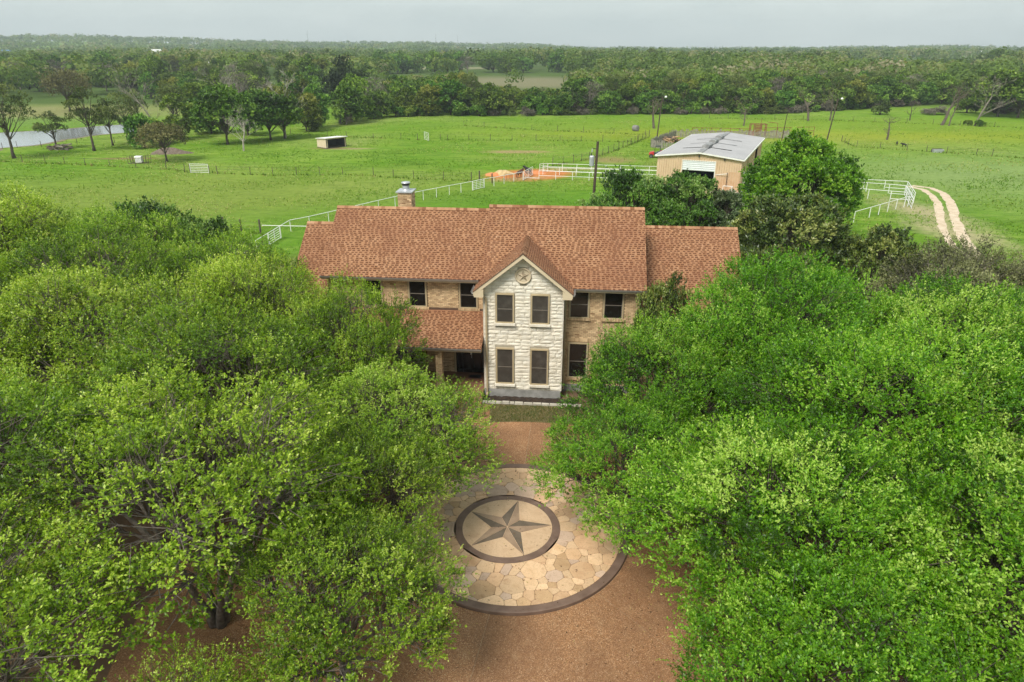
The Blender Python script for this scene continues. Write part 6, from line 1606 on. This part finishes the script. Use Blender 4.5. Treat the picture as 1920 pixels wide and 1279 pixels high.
# left side, by the pond
put(thin_k[0], 'tall thin leaved tree at the left picture edge, on the near side of the pond', 27, 297, 1.08, 1.10, .4)
put(thin_k[1], 'slender vase shaped tree in the pasture in front of the pond', 177, 283, 1.0, 1.02, 1.0)
put(thin_k[1], 'leaning thin tree just right of the vase shaped pond tree', 212, 273, .72, .80, 2.2)
put(thin_k[0], 'thin leaved tree on the right end of the pond bank', 240, 262, .72, .84, 3.0)
put(thin_k[1], 'small thin tree growing behind the dark root heap', 107, 279, .82, .62, 4.0)
put(thin_k[0], 'thin tree behind the pond bend, left of the dead limbs', 262, 240, .62, .8, 5.0)
put(brown_k, 'wide bronze brown tree leaning at the edge of the meadow behind the pond', 132, 209, 1.22, 1.16, 5.2)
root = thing('root_heap', 'dark uprooted stump and root heap beside the pond fence', 'root heap', G(112, 281))
r_ = random.Random(14)
for k in range(26):
    mb = MB(); a = r_.uniform(0, PI); L = r_.uniform(.6, 1.7); d = Vector((math.cos(a)*L, math.sin(a)*L*.6, r_.uniform(-.3, .4))); c = Vector((r_.uniform(-1.5, 1.6), r_.uniform(-.7, .7), 0))
    q = r_.uniform(.06, .2); mb.tube([-d, Vector((r_.uniform(-.2, .2), r_.uniform(-.2, .2), r_.uniform(-.1, .25))), d], [q, q*.8, q*.4], 6); mb.build('root', m_deadw if r_.random() < .75 else m_greybark, root, c+Vector((0, 0, .18+max(0, r_.gauss(.35, .3))*(1-abs(c.x)/2.2))))
put(brown_k, 'lone two stemmed brownish tree near the white feed box', 313, 303, .70, .62, 1.3)
put(shrub_k[0], 'round dark green bush tree at the right end of the pond', 272, 277, 1.25, 1.9, 1.1, 'pasture_bush', 'bush')
put(shrub_k[0], 'smaller green bush behind the lone brownish tree', 302, 270, 1.1, 1.5, 2.1, 'pasture_bush', 'bush')
put(clear_oak, 'dark rounded oak with a clear trunk in the left pasture', 427, 271, 1.02, 1.04, .3)
put(clear_oak, 'dark oak second from the right in the left pasture clump', 508, 263, .92, .92, 1.4)
put(clear_oak, 'rightmost dark oak of the left pasture clump', 534, 260, .86, .86, 2.2)
put(yellow_k, 'yellow green willow like tree at the right end of the left clump', 575, 246, .82, .86, 1.0)
put(wood[2], 'dark green tree between the left pasture oaks', 465, 254, .9, .88, 3.0)
put(wood[0], 'dark green tree filling the gap behind the bleached dead tree', 397, 250, .95, .92, 4.2)
put(wood[3], 'green tree behind the lone brownish tree', 340, 262, .86, .86, 5.1)
put(conifer_k, 'pointed light green conifer in the left tree clump', 372, 232, 1.1, 1.0, 0, 'conifer_tree')
dead_tree('dead_tree', 'bleached leafless dead tree in front of the left pasture oaks', 457, 283, 9.2, 5, m_bleach, .62, r0=.24)
dead_tree('dead_tree', 'tall dead tree with pale limbs rising from the left clump', 299, 262, 13.5, 7, m_greybark, .5, r0=.3)
dead_tree('dead_tree', 'pale dead limbs standing above the rightmost clump oak', 536, 258, 15.0, 9, m_bleach, .5, r0=.34)
dead_tree('dead_tree', 'pale dead top rising behind the left pasture oaks', 437, 236, 13.0, 11, m_bleach, .5, r0=.3)
put(thin_k[0], 'thin grey green tree in the middle of the left clump', 330, 240, .9, .9, .8)
# right side
dead_tree('dead_tree', 'thick stemmed dead tree with tangled twigs left of the light pole', 1226, 241, 8.2, 21, m_deadw, .62, r0=.42, levels=4)
dead_tree('dead_tree', 'small dead tree rising behind the barn roof', 1394, 236, 7.0, 23, m_deadw, .6, r0=.26)
dead_tree('dead_tree', 'dead tree with a thick trunk left of the right light pole', 1515, 227, 9.6, 25, m_deadw, .6, r0=.42)
dead_tree('dead_tree', 'narrow dead trunk just behind the right light pole', 1556, 226, 9.0, 27, m_deadw, .4, r0=.3, levels=3)
dead_tree('broken_snag', 'broken dark snag with side limbs alone in the right pasture', 1663, 262, 6.0, 29, m_deadw, .75, r0=.30, levels=3)
dead_tree('dead_tree', 'small forked dead tree below the dark wood edge', 1706, 226, 6.2, 31, m_deadw, .55, r0=.2, levels=3)
dead_tree('dead_tree', 'leaning ivy clad dead trunk in the right pasture', 1766, 235, 10.0, 33, m_deadw, .5, (.35, 0), r0=.55)
dead_tree('dead_tree', 'upright dead stem beside the leaning ivy clad trunk', 1779, 236, 9.5, 35, m_deadw, .5, (.12, 0), r0=.25, levels=3)
dead_tree('dead_tree', 'tall grey dead tree before the far right oaks', 1827, 236, 12.5, 37, m_greybark, .5, (.1, 0), r0=.34)
put(shrub_k[0], 'dark low bush at the foot of the tall grey dead tree', 1836, 237, .55, .5, 1, 'pasture_bush', 'bush')
put(shrub_k[0], 'small dark bush left of the tall grey dead tree', 1814, 235.5, .42, .42, 2, 'pasture_bush', 'bush')
put(shrub_k[2], 'green shrub with a fallen trunk at the right wood edge', 1650, 215, 1.2, 1.5, 1, 'pasture_bush', 'bush')
put(shrub_k[1], 'grey brush pile left of the leaning ivy clad trunk', 1752, 215, 1.4, .8, 2, 'brush_clump', 'bush')
put(shrub_k[0], 'bushy green shrub left of the far right oaks', 1812, 212, 1.3, 1.3, 3, 'pasture_bush', 'bush')
put(clear_oak, 'broad oak at the far right edge of the pasture, first of the pair', 1870, 219, 1.45, 1.15, .2)
put(clear_oak, 'broad oak at the far right edge of the pasture, second of the pair', 1908, 221, 1.35, 1.1, 2.4)

# woods: standing places chosen tree by tree from the wood's edge backwards
def inpoly(x, y, poly):
    c = False; j = len(poly)-1
    for i in range(len(poly)):
        if (poly[i][1] > y) != (poly[j][1] > y) and x < (poly[j][0]-poly[i][0])*(y-poly[i][1])/(poly[j][1]-poly[i][1])+poly[i][0]: c = not c
        j = i
    return c
def pix(p):
    d = p-Vector((0, 0, H)); z = d.dot(_f); return 960+1280*d.x/z, 639.5-1280*d.dot(_u)/z, z
# views kept open by low ground: (x0, x1, lowest tree-top row, distance behind which trees may stand)
OPEN = [(300, 346, 133, 455), (281, 300, 97, 900), (200, 216, 125, 420), (0, 9, 97, 900), (1838, 1858, 98, 1200),
        (486, 524, 152, 440), (735, 800, 140, 470), (892, 945, 156, 480), (975, 1060, 164, 480), (380, 402, 119, 470), (1600, 1830, 108, 720)]
CLEAR = [(-8, 372, 60, 50), (-175, 390, 26, 55), (380, 640, 150, 60), (-60, 590, 66, 36), (150, 700, 100, 40)]
edge_px = [(588, 243), (650, 233), (700, 223), (760, 218), (900, 217.5), (1000, 217), (1100, 215.5), (1300, 214), (1420, 214), (1500, 211), (1560, 208), (1640, 203), (1700, 199), (1760, 198), (1800, 205), (1860, 213), (1960, 217), (2080, 220)]
front = [G(*p).xy for p in edge_px]
placed = []
def ok(x, y, h, d, sp):
    if any((x-a)**2+(y-b)**2 < (sp*s2)**2 for a, b, s2 in placed): return False
    if any(((x-cx)/rx)**2+((y-cy_)/ry)**2 < 1 for cx, cy_, rx, ry in CLEAR): return False
    u_, v_, _z = pix(Vector((x, y, land_height(x, y)+h)))
    return not any(x0-8 < u_ < x1+8 and v_ < vt and d < dd for x0, x1, vt, dd in OPEN)
rg = random.Random(40)
def kind_for():
    q = rg.random()
    if q < .70: return rg.choice(wood), 'dark green'
    if q < .80: return yellow_k, 'yellow green'
    if q < .93: return rg.choice(bare_k), 'grey bare'
    return thin_k[0], 'thin leaved'
spots = []
def edge_y(x):
    for a, b in zip(front[:-1], front[1:]):
        if a.x <= x <= b.x: return a.y+(b.y-a.y)*(x-a.x)/(b.x-a.x)
    return 0
def try_spot(x, y, sp, hmin, hmax, zone):
    h = rg.uniform(hmin, hmax); d = math.hypot(x, y)
    while not ok(x, y, h, d, sp):
        h -= 0.8
        if h < 4.6: return
    u_, v_, z_ = pix(Vector((x, y, h*.5)))
    if not (-60 < u_ < 1980): return
    placed.append((x, y, 1.0)); spots.append((x, y, h, zone, u_))
x = front[0].x
while x < front[-1].x:                      # the rank right at the edge
    try_spot(x, edge_y(x)+rg.uniform(2, 5), 4.2, 7.0, 9.5, 'edge'); x += rg.uniform(4.4, 6.4)
for _ in range(3200):
    x = rg.uniform(front[0].x-10, front[-1].x); y = edge_y(x)+rg.uniform(6, 46)
    if edge_y(x): try_spot(x, y, 6.9, 8.2, 10.6, 'wood')
n_front = len(spots)
left_zone = [G(*p).xy for p in ((-80, 181), (70, 177), (150, 172), (240, 178), (330, 200), (420, 225), (520, 236), (588, 240), (600, 150), (560, 140), (440, 146), (200, 152), (-80, 150))]
lz = [(p.x, p.y) for p in left_zone]
for _ in range(5000):
    x = rg.uniform(-330, -40); y = rg.uniform(150, 345)
    if inpoly(x, y, lz): try_spot(x, y, 8.0, 9.0 if y < 260 else 10.5, 11.5 if y < 260 else 14, 'left')
    if len(spots) > n_front+78: break
n_left = len(spots)
for _ in range(3000):
    x = rg.uniform(-330, -40); y = rg.uniform(345, 440)
    if inpoly(x, y, lz): try_spot(x, y, 10.0, 10.5, 14, 'left')
    if len(spots) > n_left+30: break
for _ in range(3000):
    x = rg.uniform(-150, 330); y = rg.uniform(452, 500)
    try_spot(x, y, 9.5, 10.5, 14.0, 'second')
    if len(spots) > 330: break
region = lambda u_: 'right of the shelter' if u_ < 690 else 'behind the open gate' if u_ < 800 else 'behind the far wire fence' if u_ < 910 else 'below the tan clearing' if u_ < 1010 else 'above the white pens' if u_ < 1110 else 'left of the light pole' if u_ < 1200 else 'right of the light pole' if u_ < 1300 else 'above the barn' if u_ < 1420 else 'right of the barn' if u_ < 1500 else 'above the round tree' if u_ < 1600 else 'above the broken snag' if u_ < 1700 else 'above the leaning trunk' if u_ < 1800 else 'near the right edge'
region2 = lambda u_: 'near the left edge' if u_ < 90 else 'above the bronze tree' if u_ < 190 else 'under the brown house' if u_ < 300 else 'by the brown house' if u_ < 400 else 'above the left oaks' if u_ < 500 else 'above the willowy tree' if u_ < 620 else 'above the dark broad oak' if u_ < 720 else 'left of the clearing' if u_ < 820 else 'behind the clearing' if u_ < 940 else 'right of the clearing' if u_ < 1060 else 'far above the light pole' if u_ < 1240 else 'far above the barn' if u_ < 1420 else 'far above the round tree' if u_ < 1620 else 'far at the right'
plan = []
for (x, y, h, zone, u_) in spots:
    kd, col = kind_for()
    if zone == 'edge' and rg.random() < .25: kd, col = rg.choice(wood), 'dark green'
    sw = rg.uniform(.86, 1.16); s = max(h, 8.2)/10.0*sw
    size = ('tall' if h > 11.6 else 'medium' if h > 8.6 else 'low')+(' broad' if sw > 1.06 else ' narrow' if sw < .95 else '')
    if zone in ('edge', 'wood'): where = ('wood edge ' if zone == 'edge' else 'inner wood ')+region(u_)
    elif zone == 'left': where = 'pond wood '+('front ' if y < 300 else 'rear ')+region2(u_)
    else: where = 'far wood '+region2(u_)
    lab = f'{size} {col} tree, {where}'; grp = f'{col} {size} trees, {where}'
    plan.append((u_, lab, grp, kd, (x, y, land_height(x, y)-.1), s, h/10.0))
same = {}
for p_ in plan: same.setdefault(p_[1], []).append(p_)
ORD = ['leftmost', 'second from left', 'third from left', 'fourth from left', 'fifth from left', 'sixth from left', 'seventh from left', 'eighth from left']
for lab, ps in same.items():
    ps.sort(key=lambda p_: p_[0])
    for i, (u_, _, grp, kd, loc, s, szz) in enumerate(ps):
        nm = lab if len(ps) == 1 else lab+', '+(('left one of two', 'right one of two')[i] if len(ps) == 2 else ORD[min(i, 7)])
        tree('woodland_tree', kd, nm, loc, rg.uniform(0, 6.28), s, szz, 'tree', 'trees of the woods')
# a big near-black oak standing out behind the field shelter
m_wd = leafmat('dark_oak_leaf', [(0.0, (0.008, 0.018, 0.006)), (0.5, (0.026, 0.048, 0.012)), (1.0, (0.07, 0.11, 0.03))], .6, .1, 0, 0, .25)
put(wk('dark_oak', 451, m_wd, R=5.4, nl=32), 'very dark broad oak standing above the wood behind the field shelter', 655, 193, 1.3, 1.36, .9)
# undergrowth along the wood's edge
xs = front[1].x; plan = []
while xs < front[-1].x:
    if rg.random() < .85:
        kd = rg.choice(shrub_k); u_, _, _ = pix(Vector((xs, edge_y(xs), 1)))
        plan.append((u_, f"low {('leafy', 'bare grey', 'pale')[shrub_k.index(kd)]} shrub at wood foot {region(u_)}", kd, (xs, edge_y(xs)+rg.uniform(-.6, 1.2), 0)))
    xs += rg.uniform(3.0, 5.0)
same = {}
for p_ in plan: same.setdefault(p_[1], []).append(p_)
for lab, ps in same.items():
    ps.sort(key=lambda p_: p_[0])
    for i, (u_, _, kd, loc) in enumerate(ps):
        nm = lab if len(ps) == 1 else (('left', 'right')[i] if len(ps) == 2 else ORD[min(i, 7)])+' '+lab
        tree('thicket_shrub', kd, nm, loc, rg.uniform(0, 6.28), rg.uniform(.7, 1.2), rg.uniform(.6, 1.1), 'shrub', 'shrubs at the foot of the wood')
# the rest of the woodland: one far mass out to the hills
def forest_mesh():
    r = np.random.default_rng(7); X = []
    def band(d0, d1, sp, hmin, hmax, nq, leaf):
        n = int(0.5*(d1*d1-d0*d0)*math.radians(82)/(sp*sp))
        d = np.sqrt(r.uniform(d0*d0, d1*d1, n)); a = np.radians(r.uniform(-41, 41, n))
        x, y = d*np.sin(a), d*np.cos(a); h = r.uniform(hmin, hmax, n)
        for i in range(n):
            if d[i] < 300 and not (x[i] > front[0].x and edge_y(x[i]) and y[i] > edge_y(x[i])+44): continue
            if not ok(x[i], y[i], h[i], d[i], .55*sp if d[i] < 520 else 0): 
                h[i] = 7.2
                if not ok(x[i], y[i], 7.2, d[i], .55*sp if d[i] < 520 else 0):
                    h[i] = 5.0
                    if not ok(x[i], y[i], 5.0, d[i], .55*sp if d[i] < 520 else 0): continue
            if x[i] < -40 and d[i] < 310: continue
            X.append((x[i], y[i], land_height(x[i], y[i]), h[i]*(1 if h[i] < 8 else .92+.13*math.sin(x[i]*.021+1.5*math.sin(y[i]*.013))), nq, leaf))
    band(235, 330, 8.5, 8.0, 10.6, 115, 1.2); band(330, 520, 10.5, 10, 13.5, 76, 1.7); band(520, 800, 14, 9.5, 15, 48, 2.5); band(800, 1350, 22, 9, 15.5, 34, 3.0); band(1350, 1900, 27, 10, 17, 20, 4.2); band(1900, 2500, 28, 12, 19, 18, 4.8)
    Vs, Ts = [], []
    for (x, y, z, h, nq, lf) in X:
        d = r.normal(size=(nq, 3)); d = unit(d); d[:, 2] = np.where(d[:, 2] < -.35, -d[:, 2], d[:, 2])
        R = h*r.uniform(.42, .58); rad = r.uniform(.82, 1.0, nq)
        lob = 1+.22*np.sin(3*np.arctan2(d[:, 1], d[:, 0])+r.uniform(0, 6))*np.cos(2.5*d[:, 2]+r.uniform(0, 6))
        P = np.stack([x+d[:, 0]*R*rad*lob, y+d[:, 1]*R*rad*lob, z+h*.55+d[:, 2]*h*.45*rad*lob], 1)
        nn = unit(d+r.normal(size=(nq, 3))*.28); D = r.normal(size=(nq, 3)); D = unit(D-nn*(D*nn).sum(1, keepdims=True)); S = np.cross(D, nn)
        sz_ = (lf*r.uniform(.6, 1.15, nq))[:, None]
        V = np.empty((nq, 4, 3), np.float32); V[:, 0] = P-D*sz_*.5; V[:, 1] = P+S*sz_*.42+nn*sz_*.08; V[:, 2] = P+D*sz_*.5; V[:, 3] = P-S*sz_*.42+nn*sz_*.08
        Vs.append(V)
        q = r.random(); base = (r.normal(.44, .15) if q < .92 else r.normal(.76, .08))+.14*math.sin(x*.017+2*math.sin(y*.011))
        Ts.append(np.clip(base+r.normal(0, .05, nq), 0, 1))
    V = np.concatenate(Vs).reshape(-1, 3); T = np.concatenate(Ts)
    return mesh_np('forest', V, np.arange(len(V)).reshape(-1, 4), T, m_forest)
m_forest = leafmat('forest_leaf', [(0.0, (0.040, 0.072, 0.014)), (0.3, (0.080, 0.140, 0.024)), (0.55, (0.140, 0.215, 0.042)), (0.72, (0.210, 0.250, 0.075)), (0.85, (0.255, 0.245, 0.135)), (1.0, (0.32, 0.30, 0.19))], .8, .38, 0, 0, .1)
fo = link('forest', forest_mesh()); tag(fo, 'distant woodland running back to the low blue hills', 'forest', kind='stuff')
# ---------------------------------------------------------------- far buildings, masts
m_farroof = M('brown_roof', (0.105, 0.070, 0.055), (0.15, 0.10, 0.08), .6, .9)
m_farwall = M('far_stone_wall', (0.40, 0.33, 0.25), (0.50, 0.42, 0.32), .6, .9)
fx, fy = -206.5, 446
fz = land_height(fx, fy)
fh = thing('far_house', 'far brown roofed house with two gables among the trees', 'house', (fx, fy, fz+1.2), 0.15)
mb = MB(); mb.box(-8.5, 8, 0, 9, -1.5, 3.4); mb.box(-4.2, 0.2, -1.5, 0, -1.5, 3.4); mb.box(1.0, 4.6, -2.2, 0, -1.5, 3.6); mb.build('wall', m_farwall, fh)
mb = MB(); mb.add([(-9.2, -.6, 3.3), (8.6, -.6, 3.3), (8.6, 9.6, 3.3), (-9.2, 9.6, 3.3), (-4.5, 4.5, 7.4), (4.0, 4.5, 7.4)], [(0, 1, 5, 4), (1, 2, 5), (2, 3, 4, 5), (3, 0, 4), (3, 2, 1, 0)])
for x0, x1, y0, zt in ((-4.6, .6, -2.1, 6.0), (.7, 4.9, -2.8, 6.3)):
    xm = (x0+x1)/2; mb.add([(x0, y0, 3.3), (xm, y0, zt), (x1, y0, 3.3), (x0, 4, 3.3), (xm, 4, zt), (x1, 4, 3.3)], [(0, 1, 4, 3), (1, 2, 5, 4), (0, 3, 5, 2)])
mb.build('roof', m_farroof, fh)
mb = MB(); mb.add([(-4.2, -1.55, 3.3), (.2, -1.55, 3.3), (-2.0, -1.55, 5.6)], [(0, 1, 2)]); mb.build('gable_end', m_farwall, fh)
for x in (-3.0, -1.6):
    mb = MB(); mb.box(x-.4, x+.4, -1.6, -1.52, 1.0, 2.5); mb.build('window', m_pane, fh)
mb = MB(); mb.box(1.6, 4.0, -2.26, -2.2, -.3, 2.7); mb.build('porch_opening', m_inside, fh)
def far_shed(label, px, py, d, w, h, dep, mw, mr, name='far_shed'):
    """low metal building whose eaves show at that place, standing on its own ground"""
    q = G(px, py); u_ = Vector((q.x, q.y, q.z-H)) if q.y > 0 else None
    dirv = _f+Vector((1, 0, 0))*((px-960)/1280)-_u*((py-639.5)/1280); t = d/dirv.y; p = Vector((0, 0, H))+dirv*t
    g_ = land_height(p.x, p.y); top = max(p.z-g_, h)
    o = thing(name, label, 'building', (p.x, p.y, g_), .1)
    mb = MB(); mb.box(-w/2, w/2, 0, dep, -1, top-.8); mb.build('wall', mw, o)
    mb = MB(); mb.extr([(-.4, top-.85), (dep/2, top+.5), (dep+.4, top-.85)], -w/2-.4, w/2+.4); mb.build('roof', mr, o)
    mb = MB(); mb.box(-w*.12, w*.12, -.06, 0, 0, top*.6); mb.build('door', m_inside, o)
m_bluer = M('blue_roof', (0.05, 0.16, 0.40), (0.07, 0.20, 0.48), 1, .6)
far_shed('far white roofed building on the left skyline wood', 291, 93.5, 900, 11, 4, 9, m_white, m_white)
far_shed('far white building between trees at the upper left', 208, 121, 420, 4.5, 3.5, 6, m_white, m_white)
far_shed('far pale roof right of the brown roofed house', 391, 117.5, 470, 6, 3.5, 6, m_farwall, m_white)
far_shed('far blue roofed building at the left picture edge', 2, 94.5, 900, 14, 4, 10, m_farwall, m_bluer)
far_shed('far white building in a field at the upper right', 1848, 96, 1200, 15, 4, 10, m_white, m_white)
def mast(label, px, d, h):
    dirv = _f+Vector((1, 0, 0))*((px-960)/1280)-_u*((80-639.5)/1280); t = d/dirv.y; x = dirv.x*t; g_ = land_height(x, d)
    o = thing('radio_mast', label, 'mast', (x, d, g_)); a = .9
    for k in range(3): bar('leg', m_wire, o, (a*math.cos(2.1*k), a*math.sin(2.1*k), 0), (a*.5*math.cos(2.1*k), a*.5*math.sin(2.1*k), h), .16, 4)
    mb = MB()
    z = 0
    while z < h-4:
        for k in range(3): mb.tube([(a*math.cos(2.1*k), a*math.sin(2.1*k), z), (a*.8*math.cos(2.1*(k+1)), a*.8*math.sin(2.1*(k+1)), z+4)], .09, 3)
        z += 4
    mb.build('bracing', m_wire, o)
mast('thin radio mast on the hills left of the middle', 578, 2250, 44)
mast('thin radio mast on the hills, left one of the middle pair', 817, 2250, 38)
mast('thin radio mast on the hills, right one of the middle pair', 858, 2250, 36)

# fallen leaves along the drive
def litter_region(r, n):
    x = r.uniform(-9, 9, n); y = r.uniform(12.5, 30.5, n); d = np.hypot(x-MC[0], y-MC[1])
    dense_ = np.clip((np.abs(x-.4)-1.2)/5.0, .06, 1)
    ok_ = ((d > R_OUT+.05) & (r.uniform(0, 1, n) < dense_)) | ((d < R_OUT-.05) & (r.uniform(0, 1, n) < .10))
    return x[ok_], y[ok_], d[ok_]
r_ = np.random.default_rng(55); lx, ly, ld = litter_region(r_, 9000); n_ = len(lx)
P_ = np.stack([lx, ly, np.where(ld < R_OUT, np.where(ld < R_OUT-.31, .142, .154), .036)], 1); a_ = r_.uniform(0, 6.28, n_)
D_ = np.stack([np.cos(a_), np.sin(a_), r_.uniform(0, .25, n_)], 1)
V_ = leaves(r_, P_, unit(D_), r_.uniform(.05, .11, n_), r_.uniform(.025, .05, n_), 2.0, .1, None, .3)
m_litter = leafmat('fallen_leaf', [(0.0, (0.05, 0.025, 0.012)), (0.4, (0.13, 0.07, 0.03)), (0.75, (0.26, 0.16, 0.07)), (1.0, (0.36, 0.28, 0.10))], .7, .1, 0, 0, .3)
lt_ = link('fallen_leaves', mesh_np('fallen_leaves', V_.reshape(-1, 3), np.arange(n_*4).reshape(-1, 4), r_.uniform(0, 1, n_), m_litter)); tag(lt_, 'dry fallen oak leaves scattered over the driveway', 'leaves', kind='stuff')

# ---------------------------------------------------------------- air
mb = MB(); mb.box(-2356, 2356, -64, 2906, -1.2, 112)
m_haze = bpy.data.materials.new('haze_air'); m_haze.use_nodes = True; nt = m_haze.node_tree; nt.nodes.clear()
o_ = N(nt, 'ShaderNodeOutputMaterial'); vol = N(nt, 'ShaderNodeVolumePrincipled')
vol.inputs['Color'].default_value = (0.80, 0.89, 0.94, 1); vol.inputs['Density'].default_value = 0.00027; vol.inputs['Anisotropy'].default_value = 0.2
nt.links.new(vol.outputs[0], o_.inputs['Volume'])
hz = mb.build('haze', m_haze); tag(hz, kind='stuff')
